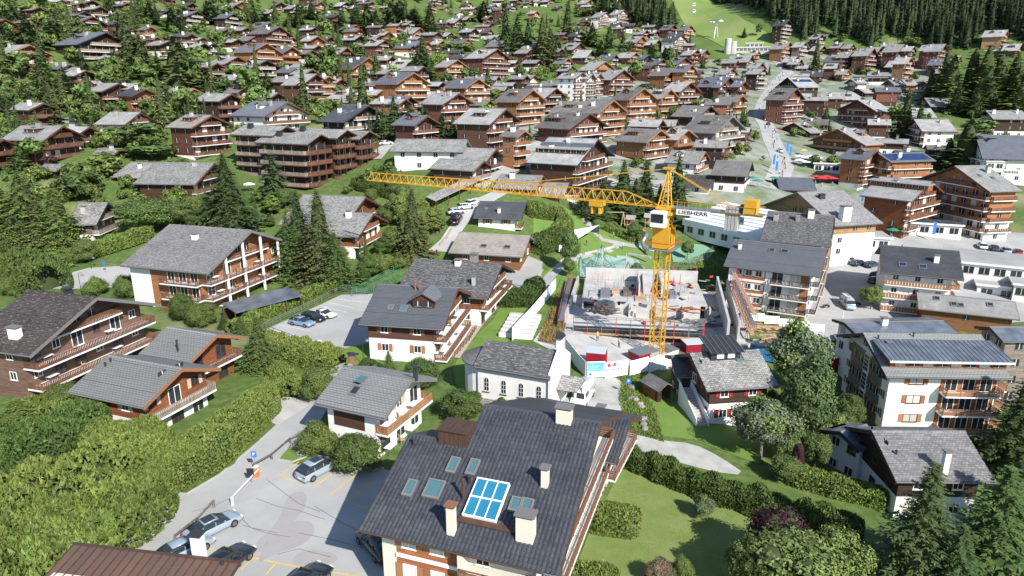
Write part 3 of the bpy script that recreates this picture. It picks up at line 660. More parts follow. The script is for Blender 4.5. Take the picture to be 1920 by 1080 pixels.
ROADS = [[(1455,345),(1468,310),(1450,270),(1440,240),(1425,215),(1440,180),(1462,150),(1478,135),(1462,118),(1450,108)], [(1440,350),(1380,350),(1300,345),(1200,352),(1130,345)], [(1300,330),(1230,300),(1120,290),(985,300),(930,320),(880,350),(890,400),(850,440),(820,470)], [(1140,230),(1060,250),(960,290),(850,275),(730,270),(700,300)], [(1445,100),(1400,80),(1350,55),(1320,30),(1300,8)], [(1450,400),(1560,470),(1560,600)], [(1105,703),(1150,760),(1190,820),(1300,850)], [(100,528),(255,510)]]
RW = [[at(*p).to_2d() for p in r] for r in ROADS]; RWD = [5, 4, 6, 4, 30, 30, 5, 5]
def clear(x, y, m=1.2):
    for f in FOOT:
        dx, dy = x - f[0], y - f[1]
        if dx * dx + dy * dy > (f[2] + m + 3) ** 2: continue
        c, s_ = math.cos(f[5]), math.sin(f[5]); a, b = dx * c + dy * s_, -dx * s_ + dy * c
        if abs(a) < f[3] + m and abs(b) < f[4] + m: return False
    p = Vector((x, y))
    for r, w_ in zip(RW, RWD):
        for a, b in zip(r, r[1:]):
            ab = b - a; t = max(0, min(1, (p - a).dot(ab) / max(ab.length_squared, 1e-6)))
            if (p - a - ab * t).length < w_ + m * .5: return False
    return True
# ---------------------------------------------------------------- near houses, each fitted to its place
def hit(h, px, py, dz=0.06):
    """local place on the visible roof slope seen at a pixel"""
    r = ray(px, py); u, n = h['u'], h['n']; c = h['ctr']
    s, tp, zr = h['s'], h['tp'], h['zr']
    rn = r[0] * n.x + r[1] * n.y; cn = c.x * n.x + c.y * n.y
    t = (zr + tp * s * cn - CZ) / (r[2] + tp * s * rn)
    p = Vector((r[0] * t, r[1] * t)) - c
    x = p.dot(u); y = p.dot(n)
    return x, y, zr - tp * abs(y) + dz
def velux(h, px, py, w_=.9, l_=1.3, glass='glass_sky', open_=False):
    x, y, z = hit(h, px, py, .19 if h is hm else .09); M_ = Matrix.Translation((x, y, z)) @ h['rot']
    f = MB().box(-w_ / 2 - .12, w_ / 2 + .12, -l_ / 2 - .18, -l_ / 2, -.05, .14, 'trim_grey').box(-w_ / 2 - .12, w_ / 2 + .12, l_ / 2, l_ / 2 + .12, -.05, .14, 'trim_grey').box(-w_ / 2 - .12, -w_ / 2, -l_ / 2, l_ / 2, -.05, .14, 'trim_grey').box(w_ / 2, w_ / 2 + .12, -l_ / 2, l_ / 2, -.05, .14, 'trim_grey').build('skylight', h['root'])
    f.matrix_local = M_
    p = MB().box(-w_ / 2, w_ / 2, -l_ / 2, l_ / 2, .03, .07, glass).build('pane', f)
    if open_: p.matrix_local = Matrix.Translation((0, 0, .25)) @ Matrix.Rotation(R(14) * h['s'], 4, 'X')
    return f
def stack(h, px, py, w_, d_, h_, m='plaster_white', cap='trim_grey'):
    x, y, z = hit(h, px, py); return chimney(h['root'], x, y, z, w_, d_, h_, m, cap)
def flue(h, px, py, h_=1.1, r=.1, m='metal_dark'):
    x, y, z = hit(h, px, py); o = MB().tube((0, 0, -.2), (0, 0, h_), r, m, 8).lathe([(r * 1.5, h_), (r * 1.6, h_ + .06), (.03, h_ + .16)], m, 8).build('flue_pipe', h['root']); o.location = (x, y, z); return o
def boxdorm(h, px, py, w_, l_, ht, m='copper_brown', roofm='copper_brown'):
    x, y, z = hit(h, px, py); s = h['s']
    b = MB().box(x - w_ / 2, x + w_ / 2, min(y, y - s * l_), max(y, y - s * l_), z - .3, z + ht, m).build('dormer', h['root'])
    MB().box(x - w_ / 2 - .1, x + w_ / 2 + .1, min(y + s * .15, y - s * l_), max(y + s * .15, y - s * l_), z + ht, z + ht + .1, roofm).build('dormer_roof', b)
    for j in range(6): xx = x - w_ / 2 + (j + .5) * w_ / 6; MB().box(xx - .025, xx + .025, min(y, y + s * .03), max(y, y + s * .03), z, z + ht, m).box(xx - .025, xx + .025, min(y + s * .15, y - s * l_), max(y + s * .15, y - s * l_), z + ht + .1, z + ht + .14, m).build('seam', b)
    return b
NEAR = {}
# --- the big slate house in front
fq = frame_quad((665, 1000), (1048, 1078), (1107, 795), (905, 768), 7.0, 22)
_u, _nn = fq['u'], fq['nn']
Lmain = 9.6; fm = dict(fq); fm['L'] = Lmain
hm = house('slate_house', 'large dark tiled apartment house with blue glazed roof light, nearest the camera', fm, floors=3, lo='plaster_cream', up='plaster_cream', roof='clay_tile_anthracite', trim='copper_brown', rail='railing_brown', lod=0,
           chims=0, ov=1.0, gov=2.5, cat='apartment house', winc=4, style='horizontal', raildepth=1.7, seed=3)
NEAR['front'] = hm
def front_wing():
    h = hm; x_, y_, z_ = hit(h, 757, 813); d2 = h['d'] - abs(y_); xa = hit(h, 668, 1000)[0]; xb = -h['L'] / 2
    rt = h['root']; s, tp, he = h['s'], h['tp'], h['he']; yE = s * h['d']; yR = s * (h['d'] - d2); zR = he + tp * d2; yB = yR - s * 4.2
    global WING; WING = (xa, xb, yE, yR, zR, yB)
    for (ya, za, yb, zb) in ((yR, zR, yE, he), (yB, zR - 4.2 * tp, yR, zR)):
        MB().poly([(xa, ya, za), (xb, ya, za), (xb, yb, zb), (xa, yb, zb)], 'copper_brown').poly([(xa, ya, za - .28), (xa, yb, zb - .28), (xb, yb, zb - .28), (xb, ya, za - .28)], 'copper_brown').poly([(xa, ya, za), (xa, yb, zb), (xa, yb, zb - .3), (xa, ya, za - .3)], 'copper_brown').poly([(xa, yb, zb), (xb, yb, zb), (xb, yb, zb - .3), (xa, yb, zb - .3)], 'copper_brown').build('roof_deck', rt)
    MB().poly([(xa, yB, zR - 4.2 * tp + .05), (xb, yB, zR - 4.2 * tp + .05), (xb, yR, zR + .05), (xa, yR, zR + .05)], 'clay_tile_anthracite').build('roof_covering', rt)
    MB().tube((xa, yE + s * .08, he - .1), (xb + 8.6, yE + s * .08, he - .1), .09, 'copper_brown', 8).build('gutter', rt)
    MB().tube((xa, yR, zR + .04), (xb, yR, zR + .04), .14, 'clay_tile_anthracite', 8).build('ridge_cap', rt)
    yw = s * (h['d'] - 1.0); ywb = yB + s * .6; wl = min(yw, ywb), max(yw, ywb); zt = he + tp * 1.0 - .1
    MB().prism([(wl[0], h['zg']), (wl[1], h['zg']), (ywb, zR - tp * abs(ywb - yR) - .35), (yR, zR - .35), (yw, zt - .15)][:2] + ([(yw, zt - .15), (yR, zR - .35), (ywb, zR - tp * abs(ywb - yR) - .35)] if yw > ywb else [(ywb, zR - tp * abs(ywb - yR) - .35), (yR, zR - .35), (yw, zt - .15)]), xa + 1.2, xb + .5, 'plaster_cream').build('wing_wall', rt)
    for f in range(3):
        zf = he + .4 - 2.7 * (f + 1)
        bay = MB().box(xa + 2.4, xb + 2.4, min(yw, yw + s * .05), max(yw, yw + s * .05), zf + .25, zf + 2.55, 'wood_rust').build('wood_panel', rt)
        MB().box(xa + 2.4, xb + 2.4, min(yw, yw + s * .18), max(yw, yw + s * .18), zf, zf + .25, 'trim_white').build('string_course', rt)
        for xx in (xa + 3.4, xa + 5.6):
            a_, b_ = win_mesh(1.1, 1.3, 'frame_white', 'curtain'); wo = link('window', a_, rt, M=MX(xx, yw + s * .06, zf + .85, R(90) * s)); link('pane', b_, wo)
            for q in (-1, 1): ubox('shutter', 'shutter_red' if 0 else 'shutter_wood', rt, xx + q * .82, yw + s * .1, zf + .85, .5, .05, 1.3)
    for f in range(3):
        zf = he + .4 - 2.7 * (f + 1); balcony(rt, MX(xb + 5.3, yw, zf, R(90) * s), 5.4, 1.1, 'railing_brown', 0, style='horizontal')
    MB().box(xb + 2.5, xb + 2.9, min(yw, yw + s * 1.0), max(yw, yw + s * 1.0), h['zg'], he, 'plaster_cream').build('pillar', rt)
front_wing()
def real_tiles(h, xa, xb, ya, yb, name='roof_tiles'):
    """interlocking pantiles over a rectangle of the visible slope (local x range, |y| range)"""
    s, tp, zr = h['s'], h['tp'], h['zr']; cosp = 1 / math.sqrt(1 + tp * tp)
    rh, cw = .37, .31; nr = int((yb - ya) / (rh * cosp)); nc = int((xb - xa) / cw); rh_ = (yb - ya) / nr; cw_ = (xb - xa) / nc
    prof = [(0, .0), (.22, .055), (.48, .075), (.72, .04), (1.0, .0)]
    V = []; F = []
    for r_ in range(nr):
        y0_, y1_ = ya + r_ * rh_, ya + (r_ + 1.12) * rh_
        for c_ in range(nc):
            i = len(V); jz = random.uniform(-.006, .006); sh_ = cw_ * .5 * 0
            for (fx, fz) in prof:
                x = xa + (c_ + fx) * cw_ + sh_
                V.append((x, s * y0_, zr - tp * y0_ + .03 + fz + jz)); V.append((x, s * y1_, zr - tp * y1_ + .085 + fz + jz)); V.append((x, s * (y1_ + .005), zr - tp * y1_ + .03 + fz * .6 + jz))
            for k in range(4):
                a = i + 3 * k; q = (a, a + 1, a + 4, a + 3); w2 = (a + 1, a + 2, a + 5, a + 4)
                if s < 0: F += [q, w2]
                else: F += [q[::-1], w2[::-1]]
    me = bpy.data.meshes.new(name); me.from_pydata(V, [], F); me.materials.append(MT['clay_tile_anthracite']); me.update()
    if me.polygons[0].normal.z < 0: me.flip_normals()
    return link(name, me, h['root'], kind='stuff')
real_tiles(hm, -hm['L'] / 2, hm['L'] / 2, .15, hm['d'] + .1)
real_tiles(hm, WING[0], WING[1], abs(WING[3]) + .1, hm['d'] + .1)
for p_ in [(850, 876), (887, 880), (769, 919)]: velux(hm, *p_, .55, 1.15)
velux(hm, 814, 921, 1.1, 1.3)
velux(hm, 967, 950, .6, .9); velux(hm, 988, 953, .6, .9)
stack(hm, 847, 1000, .55, .5, 2.0, 'plaster_cream', 'brick_chimney'); stack(hm, 986, 1010, 1.2, .8, 1.7, 'plaster_cream'); stack(hm, 1022, 912, .5, .5, 1.3, 'plaster_cream')
flue(hm, 869, 938, 1.6, .11, 'copper_brown'); flue(hm, 776, 836, .5); flue(hm, 880, 908, .6, .12)
boxdorm(hm, 848, 838, 2.3, 2.0, 1.25)
def big_rooflight():
    h = hm; cs = [hit(h, *p_) for p_ in ((894, 904), (954, 912), (932, 984), (871, 972))]
    x0 = (cs[0][0] + cs[3][0]) / 2; x1 = (cs[1][0] + cs[2][0]) / 2; ya = (cs[0][1] + cs[1][1]) / 2; yb = (cs[2][1] + cs[3][1]) / 2
    xm, ym = (x0 + x1) / 2, (ya + yb) / 2; M_ = Matrix.Translation((xm, ym, h['onroof'](xm, ym)[2] + .06)) @ h['rot']
    W_, L2 = abs(x1 - x0), abs(yb - ya) * math.sqrt(1 + h['tp'] ** 2)
    f = MB()
    for j in range(4): x = -W_ / 2 + j * W_ / 3; f.box(x - .035, x + .035, -L2 / 2, L2 / 2, 0, .32, 'frame_white')
    for j in range(3): y = -L2 / 2 + j * L2 / 2; f.box(-W_ / 2 - .05, W_ / 2 + .05, y - .05, y + .05, 0, .323, 'frame_white')
    fo = f.build('roof_light_frame', h['root']); fo.matrix_local = M_
    for a in range(3):
        for b_ in range(2):
            MB().box(-W_ / 2 + a * W_ / 3 + .05, -W_ / 2 + (a + 1) * W_ / 3 - .05, -L2 / 2 + b_ * L2 / 2 + .05, -L2 / 2 + (b_ + 1) * L2 / 2 - .05, .2, .26, 'glass_blue').build('pane', fo)
    g = MB().box(-W_ / 2 - .3, W_ / 2 + 2.0, h['s'] * (L2 / 2 + .05) if h['s'] > 0 else -L2 / 2 - .5, h['s'] * (L2 / 2 + .5) if h['s'] > 0 else -L2 / 2 - .05, 0, .1, 'copper_brown').build('flashing', h['root']); g.matrix_local = M_
big_rooflight()
fr_ = frame_quad((1108, 862), (1155, 868), (1169, 782), (1125, 782), 3.6, 22); fr_['L'] += 7.0
hr = house('slate_house', 'rear wing of dark tiled roof with two cream chimneys and brown balconies', fr_, floors=2, lo='plaster_cream', up='plaster_cream', roof='clay_tile_anthracite', trim='copper_brown', rail='railing_brown', lod=0, chims=0, nlo=1, cat='house wing', winc=3, style='horizontal', seed=5)
real_tiles(hr, -hr['L'] / 2, hr['L'] / 2, .15, hr['d'] + .1)
stack(hr, 1126, 790, .7, .6, 1.4, 'plaster_cream'); stack(hm, 1058, 792, 1.2, .7, 1.1, 'plaster_cream')
for f in range(2): balcony(hr['root'], MX(hr['x1'] - 2.2, hr['s'] * (hr['wd'] + .05), hr['he'] + .3 - 2.7 * (f + 1), R(90) * hr['s']), 4.2, 1.5, 'railing_brown', 0, style='horizontal')
# --- named near houses: (key, name, label, quad, eave height, options)
def nh(key, label, E1, E2, R2, R1, he, name='chalet', pitch=22, ext=0, **k):
    if k.get('lod') == 1 and key not in ('L2', 'L3', 'lowood', 'dmot', 'tile'): he = at(*E2, k.get('floors', 2) * 2.6 + k.pop('lift', 0)).z
    f = frame_quad(E1, E2, R2, R1, he, pitch)
    f['L'] += ext
    k.setdefault('lod', 0); NEAR[key] = house(name, label, f, **k); return NEAR[key]
g_ = 'chalets among gardens in the near half of the village'
h = nh('left', 'long dark brown apartment chalet with white banded balconies at the left edge', (-60, 650), (56, 667), (187, 556), (30, 534), 6.5, floors=3, nlo=0, lo='wood_pinkbrown', up='wood_pinkbrown', roof='roof_brown_mottled', trim='trim_grey', rail='railing_brown', chims=0, winc=6, style='board', seed=1, raildepth=2.4, gov=2.8)
stack(h, 30, 634, 1.4, .8, 1.2); stack(h, 128, 548, .9, .8, .6, 'metal_dark', 'metal_dark')
h = nh('wood', 'orange log chalet with lozenge grey roof and two plank balconies above the hedge', (131, 731), (269, 764), (335, 690), (205, 662), 4.6, floors=2, nlo=1, lo='plaster_white', up='wood_rust', roof='roof_lozenge', trim='trim_orange', rail='railing_grey', chims=0, shut='shutter_pale', style='board', seed=2)
flue(h, 208, 680, .4); flue(h, 198, 688, .4)
h = nh('mid2', 'timber chalet with grey lozenge roof and thin flue behind the log chalet', (264, 664), (355, 680), (406, 626), (315, 611), 5.0, floors=2, nlo=0, lo='wood_rust', up='wood_rust', roof='roof_lozenge', trim='trim_orange', rail='railing_brown', chims=0, seed=3)
flue(h, 334, 660, 1.4, .12)
h = nh('n1', 'white and orange apartment chalet with speckled roof and red rail balconies', (230, 487), (388, 513), (466, 432), (317, 412), 7.4, floors=3, nlo=0, lo='wood_orange', up='wood_orange', roof='roof_speckled', trim='trim_grey', rail='railing_brown', chims=0, winc=5, style='horizontal', sidewin=False, seed=4, raildepth=2.2, gov=2.5)
stack(h, 366, 449, 1.1, .7, .8); velux(h, 342, 445, .5, .6); velux(h, 389, 437, .4, .4)
def n1_extra():
    h = NEAR['n1']; rt = h['root']; s = h['s']; yw = s * h['wd']; x0, x1 = h['x0'], h['x1']
    MB().box(x0 - .1, x0 + 4.2, min(yw, yw + s * .08), max(yw, yw + s * .08), h['zg'], h['he'] + .3, 'plaster_white').build('white_wall', rt); MB().box(x0 - .12, x0 - .02, -h['wd'], h['wd'], h['zg'], h['he'] + .3, 'plaster_white').build('white_wall', rt)
    for f in range(3):
        zf = h['he'] + .35 - 2.7 * (f + 1); balcony(rt, MX(x1 - 3.4, yw, zf, R(90) * s), 7.6, 1.6, 'railing_brown', 0, style='horizontal')
        for j in range(3): a_, b_ = win_mesh(1.5, 1.9, 'frame_white', 'glass_dark'); wo = link('window', a_, rt, M=MX(x1 - 6 + j * 2.4, yw + s * .05, zf + .1, R(90) * s)); link('pane', b_, wo)
    for yy in (-.62, -.2, .25, .7, 1): MB().box(x1 + 1.9, x1 + 2.2, yy * h['wd'] - .18, yy * h['wd'] + .18, h['zg'], h['he'] + .1 + (1 - abs(yy)) * h['wd'] * h['tp'], 'plaster_white').build('pillar', rt)
n1_extra()
h = nh('676', 'brown and white chalet under slate lozenge roof with timber gabled dormer', (674, 605), (831, 617), (860, 541), (707, 532), 5.6, floors=2, nlo=1, lo='plaster_white', up='wood_brown', roof='roof_lozenge_slate', trim='trim_brown', rail='railing_brown', chims=0, shut='shutter_wood', seed=5, raildepth=1.8,
       dorm=[(.18, .56, 3.0, 'gable')])
velux(h, 733, 577, .6, .7); velux(h, 757, 580, .8, 1.2); flue(h, 779, 545, 1.3, .14, 'brick_chimney'); flue(h, 787, 547, 1.3, .14, 'brick_chimney')
h = nh('mott', 'long chalet with dark lichen spotted roof and white cowl behind the slate chalet', (757, 512), (915, 560), (934, 491), (770, 481), 5.0, floors=2, nlo=1, lo='plaster_white', up='wood_rust', roof='roof_lichen', trim='trim_dark', rail='railing_brown', chims=0, seed=6)
velux(h, 830, 523, .6, .9); velux(h, 853, 524, .6, .9); stack(h, 859, 497, .9, .9, .7); stack(h, 889, 485, 1.3, .9, 1.4, 'stone_wall'); stack(h, 888, 535, .5, .5, 1.3, 'concrete')
h = nh('593', 'white chalet with grey lozenge roof and open roof window beside the lane', (591, 754), (720, 785), (771, 710), (645, 684), 5.4, floors=2, nlo=2, lo='plaster_white', up='plaster_white', roof='roof_lozenge', trim='trim_grey', rail='railing_orange', chims=0, seed=7, shut='shutter_pale', sidewin=False)
velux(h, 678, 716, .9, 1.3, open_=True); velux(h, 666, 734, .8, 1.0, 'glass_dark'); flue(h, 779, 700, 1.3, .25)
def patch593():
    h = NEAR['593']; s = h['s']; yw = s * (h['wd'] + .05)
    MB().box(h['x0'] + .8, h['x0'] + 4.6, min(yw, yw + s * .06), max(yw, yw + s * .06), 3.0, 5.1, 'wood_brown').build('wood_panel', h['root'])
    b = MB().box(h['x0'] + 2.5, h['x1'] - .4, min(yw, yw + s * 1.6), max(yw, yw + s * 1.6), h['zg'], 2.1, 'plaster_white').build('porch', h['root']); MB().box(h['x0'] + 2.2, h['x1'] - .1, min(yw, yw + s * 1.9), max(yw, yw + s * 1.9), 2.1, 2.3, 'roof_brownish').build('porch_roof', b)
patch593()
h = nh('tan', 'low chalet with tan shingle roof and two roof windows beside the park yard', (845, 475), (979, 482), (995, 442), (859, 435), 4.2, floors=1, nlo=0, lo='wood_orange', up='wood_orange', roof='roof_tan', trim='trim_grey', chims=0, balc=False, seed=8)
velux(h, 907, 462, 1.1, .8, 'glass_dark'); velux(h, 951, 464, 1.1, .8, 'glass_dark')
h = nh('whited', 'white chalet with dark slate roof and wooden shutters above the lane', (887, 407), (978, 411), (986, 381), (902, 376), 8.6, pitch=20, floors=2, nlo=2, lo='plaster_white', up='wood_orange', roof='roof_dark', trim='trim_dark', rail='railing_brown', chims=0, shut='shutter_wood', seed=9)
stack(h, 936, 399, .6, .6, .9); velux(h, 912, 392, .5, .5)
h = nh('lightF', 'broad pale stone roofed chalet behind the tall spruces', (522, 413), (644, 427), (684, 370), (567, 362), 7.5, floors=2, nlo=1, lo='plaster_white', up='wood_rust', roof='roof_stone', trim='trim_brown', rail='railing_brown', lod=1, chims=0, seed=10)
h = nh('wing', 'pale stone roofed gable wing with curved wooden balcony and wide white chimney', (600, 437), (672, 445), (698, 401), (640, 396), 6.0, floors=2, nlo=1, lo='plaster_white', up='wood_rust', roof='roof_stone', trim='trim_brown', rail='railing_orange', lod=1, chims=0, seed=11, cat='chalet wing')
stack(h, 654, 408, 1.1, .8, 1.2)
h = nh('annex', 'dark timber chalet with mottled stone roof and red brown walls on the left slope', (250, 337), (366, 346), (400, 307), (290, 300), 10.0, floors=2, nlo=0, lo='wood_brown', up='wood_brown', roof='roof_stone', trim='trim_brown', rail='railing_brown', lod=1, chims=1, seed=12)
h = nh('annex2', 'white garage wing with pale stone roof left of the dark timber chalet', (208, 331), (262, 334), (300, 306), (246, 302), 9.5, floors=1, nlo=1, lo='plaster_white', up='plaster_white', roof='roof_stone', trim='trim_brown', lod=1, chims=2, balc=False, seed=13, cat='chalet wing')
h = nh('small', 'small steep roofed white cottage with parasol garden behind the yellow green hedge', (128, 414), (181, 421), (201, 379), (145, 378), 5.5, pitch=30, floors=2, nlo=1, lo='plaster_white', up='wood_grey', roof='roof_stone', trim='trim_dark', rail='railing_grey', lod=1, chims=1, seed=14)
h = nh('K', 'dark timber chalet with mottled stone roof, metal dormer and outside white staircase', (1446, 716), (1325, 732), (1294, 660), (1436, 654), 2.6, pitch=24, floors=2, nlo=1, lo='plaster_white', up='wood_dark', roof='roof_stone', trim='trim_dark', rail='railing_dark', chims=0, balc=False, seed=15, shut='shutter_red')
NEAR['K'] = h
def k_extra():
    h = NEAR['K']; rt = h['root']; x1, s = h['x1'], h['s']
    x, y, z = hit(h, 1360, 676)
    b = MB().box(x - 1.9, x + 1.9, min(y, y - s * 3.0), max(y, y - s * 3.0), z - .4, z + 1.1, 'metal_dark').build('dormer', rt)
    d_ = MB().prism([(y + s * .5, z + 1.1), (y - s * 3.3, z + 1.9), (y - s * 3.3, z + 2.0), (y + s * .5, z + 1.22)], x - 2.2, x + 2.2, 'metal_dark').build('dormer_roof', b)
    for j in range(7): xx = x - 2.1 + j * .7; MB().prism([(y + s * .5, z + 1.22), (y - s * 3.3, z + 2.0), (y - s * 3.3, z + 2.07), (y + s * .5, z + 1.29)], xx - .03, xx + .03, 'metal_grey').build('seam', d_)
    for q in (-.7, .7): link('window', pane_only(.9, .6, 'frame_white'), b, M=MX(x + q, y + s * .02, z + .3, R(90) * s))
    velux(h, 1386, 672, .8, 1.1)
    n_ = 14; zt = h['zsplit']; z0 = H(*(h['ctr'] + h['u'] * (x1 + 1.4))) 
    st = MB(); 
    for j in range(n_):
        t = j / n_; yy = s * (h['wd'] * -.1 + t * (h['wd'] + 1.2)); zz = zt - (zt - z0) * t
        st.box(x1 + .3, x1 + 1.7, min(yy, yy + s * .42), max(yy, yy + s * .42), z0 - .3, zz, 'concrete')
    st.build('staircase', rt)
    ya, yb = s * (h['wd'] * -.1), s * (h['wd'] * .9 + 1.3)
    for xx in (x1 + .15, x1 + 1.7): MB().prism([(ya, z0 - .3), (yb, z0 - .3), (yb, z0 + .9), (ya, zt + .9)], xx, xx + .15, 'plaster_white').build('stair_wall', rt)
k_extra()
f2 = frame_quad((1325, 712), (1262, 700), (1262, 655), (1325, 660), 2.0, 22)
h = nh('K2', 'lower dark wing of the staircase chalet with small white wall', (1340, 700), (1268, 706), (1262, 666), (1330, 664), 1.6, floors=1, nlo=0, lo='plaster_white', up='wood_dark', roof='roof_brownish', trim='trim_dark', chims=0, balc=False, seed=16, cat='chalet wing')
h = nh('LR', 'dark chalet with weathered grey shingle roof and slim white chimney behind spruces', (1858, 910), (1680, 902), (1632, 812), (1812, 808), .2, pitch=24, floors=2, nlo=1, lo='plaster_white', up='wood_dark', roof='roof_speckled', trim='trim_dark', rail='railing_dark', chims=0, balc=False, seed=17)
stack(h, 1769, 888, .55, .5, 2.2); flue(h, 1680, 853, .4)
h = nh('LR2', 'low dark entrance wing with black metal roof beside the weathered grey chalet', (1640, 838), (1610, 845), (1590, 797), (1622, 797), -.6, floors=1, nlo=1, lo='plaster_white', up='wood_dark', roof='metal_roof', trim='trim_dark', chims=0, balc=False, seed=18, cat='chalet wing')
h = nh('L','white four storey apartment house with seamed metal roof and orange balconies on the right', (1897,714),(1662,706),(1617,628),(1840,625), 0.6, pitch=22, name='apartment_house', cat='apartment house', floors=4, nlo=4, lo='plaster_white', up='plaster_white', roof='roof_lozenge', trim='trim_dark', rail='railing_orange', chims=0, balc=False, seed=19, ov=1.3, gov=1.2, sidewin=False, shut='shutter_wood', winc=4)
def l_extra():
    h = NEAR['L']; rt = h['root']; s, tp = h['s'], h['tp']; a = hit(h, 1668, 690); b = hit(h, 1640, 650); e_ = hit(h, 1880, 685)
    xs = sorted((a[0], e_[0])); y0, y1 = a[1], b[1] - s * 0.6; z0 = a[2]; z1 = b[2] + .35
    bb = MB().prism([(y0, z0 - .2), (y0, z0 + 1.1), (y1, z1 + .2), (y1, z1 - .5)], xs[0], xs[1], 'wood_rust').build('dormer', rt)
    dd = MB().prism([(y0 + s * .7, z0 + 1.1), (y0 + s * .7, z0 + 1.28), (y1 - s * .2, z1 + .42), (y1 - s * .2, z1 + .2)], xs[0] - .4, xs[1] + .5, 'metal_roof').build('dormer_roof', bb)
    n_ = int((xs[1] - xs[0]) / .62)
    sm = MB().prism([(y0 + s * .7, z0 + 1.28), (y0 + s * .7, z0 + 1.35), (y1 - s * .2, z1 + .49), (y1 - s * .2, z1 + .42)], -.025, .025, 'metal_grey').mesh('seam')
    for j in range(n_ + 2): link('seam', sm, dd, (xs[0] - .35 + j * .62, 0, 0))
    for j in range(8): link('window', pane_only(1.3, .6, 'curtain' if j % 2 else 'glass_dark'), bb, M=MX(xs[0] + (j + .6) * (xs[1] - xs[0]) / 8.3, y0 + s * .02, z0 + .3, R(90) * s))
    MB().box(xs[0] - .4, xs[1] + .5, min(y0 + s * .7, y0 + s * .85), max(y0 + s * .7, y0 + s * .85), z0 + 1.0, z0 + 1.28, 'metal_pale').build('gutter', rt)
    yw = s * h['wd']; xr = -h['L'] / 2 + 1; xl = h['x1']; w_ = xl - xr; xm = xl - w_ * .48
    for f in range(4):
        zf = h['he'] + .2 - 2.75 * (f + 1)
        if zf < h['zg'] - 1: break
        a_, b_ = win_mesh(1.9, 1.2, 'frame_brown', 'curtain'); wo = link('window', a_, rt, M=MX(xl - w_ * .25, yw + s * .03, zf + .95, R(90) * s)); link('pane', b_, wo)
        for q in (-1, 1): ubox('shutter', 'shutter_wood', rt, xl - w_ * .25 + q * 1.25, yw + s * .07, zf + .95, .55, .05, 1.2)
        MB().box(xr, xm, min(yw + s * .01, yw + s * .06), max(yw + s * .01, yw + s * .06), zf + .05, zf + 2.55, 'wood_rust').build('wood_panel', rt)
        for j in range(3): a_, b_ = win_mesh(1.6, 2.0, 'frame_white', 'glass_dark'); wo = link('window', a_, rt, M=MX(xr + (j + .6) * (xm - xr) / 3.2, yw + s * .07, zf + .1, R(90) * s)); link('pane', b_, wo)
        balcony(rt, MX((xr + xm) / 2, yw, zf, R(90) * s), xm - xr, 1.7, 'railing_orange', 0, style='horizontal')
        balcony(rt, MX(xr, s * h['wd'] * .55, zf, R(180)), h['wd'] * .8, 1.8, 'railing_orange', 0, style='horizontal')
    for (ya, yb) in ((-.75, -.1), (.15, .72)):
        for f in range(4):
            zf = h['he'] + .2 - 2.75 * (f + 1)
            MB().box(xl + .05, xl + .1, min(s * ya * h['wd'], s * yb * h['wd']), max(s * ya * h['wd'], s * yb * h['wd']), zf, zf + 2.74, 'wood_grey').build('wall_panel', rt)
            for j in range(2): link('window', pane_only(1.2, 1.1, 'glass_dark'), rt, M=MX(xl + .1, s * (ya + (j + .5) * (yb - ya) / 2) * h['wd'], zf + .9, 0))
    for f in range(4):
        zf = h['he'] + .2 - 2.75 * (f + 1)
        sf = MB().box(xl + .05, xl + .16, -.75 * 1, .75, zf, zf + 2.6, 'frame_white').build('stair_window', rt)
        for a_ in range(3):
            for b_ in range(4): MB().box(xl + .16, xl + .18, -.62 + a_ * .43, -.62 + a_ * .43 + .36, zf + .15 + b_ * .6, zf + .15 + b_ * .6 + .5, 'glass_dark').build('pane', sf)
    for p_ in ((1646, 637), (1712, 632)): flue(h, *p_, .5)
    stack(h, 1664, 652, .4, .4, .6, 'concrete')
l_extra()
h = nh('L2', 'rear block with seamed blue grey metal roof behind the white apartment house', (1795, 626), (1605, 627), (1578, 607), (1770, 606), .9, pitch=10, floors=3, nlo=3, lo='plaster_white', up='plaster_white', roof='metal_roof', trim='trim_dark', chims=1, balc=False, seed=20, cat='apartment house', name='apartment_house', lod=1)
h = nh('L3', 'brown panelled apartment block with dark metal roof at the right edge', (2010, 650), (1880, 640), (1850, 618), (1980, 615), .8, pitch=18, floors=4, nlo=4, lo='wood_grey', up='wood_grey', roof='metal_roof', trim='trim_dark', chims=0, balc=False, seed=21, cat='apartment house', name='apartment_house', lod=1)
h = nh('lowood', 'long low orange timber building with grey shingle roof and roof windows', (1722, 584), (1912, 599), (1906, 566), (1716, 550), -3.6, pitch=20, floors=1, nlo=0, lo='wood_orange', up='wood_orange', roof='roof_grey', trim='trim_orange', chims=0, balc=False, seed=22, lod=1, cat='timber building', name='timber_building', sidewin=True)
for p_ in ((1756, 560), (1788, 571), (1801, 573), (1856, 572)): velux(h, *p_, .8, .9, 'glass_dark')
h = nh('hotel1360', 'white and brown hotel with grey lozenge roof beside the building pit', (1356, 500), (1539, 519), (1551, 466), (1375, 449), 3.2, name='hotel', cat='hotel', floors=4, nlo=4, lo='plaster_white', up='plaster_white', roof='roof_lozenge_slate', trim='trim_dark', rail='railing_dark', chims=0, seed=23, lod=0, sidewin=False, winc=3)
velux(h, 1447, 470, .9, 1.0, 'glass_dark'); velux(h, 1471, 472, 1.2, 1.0, 'glass_dark'); stack(h, 1387, 467, .6, .6, 1.0)
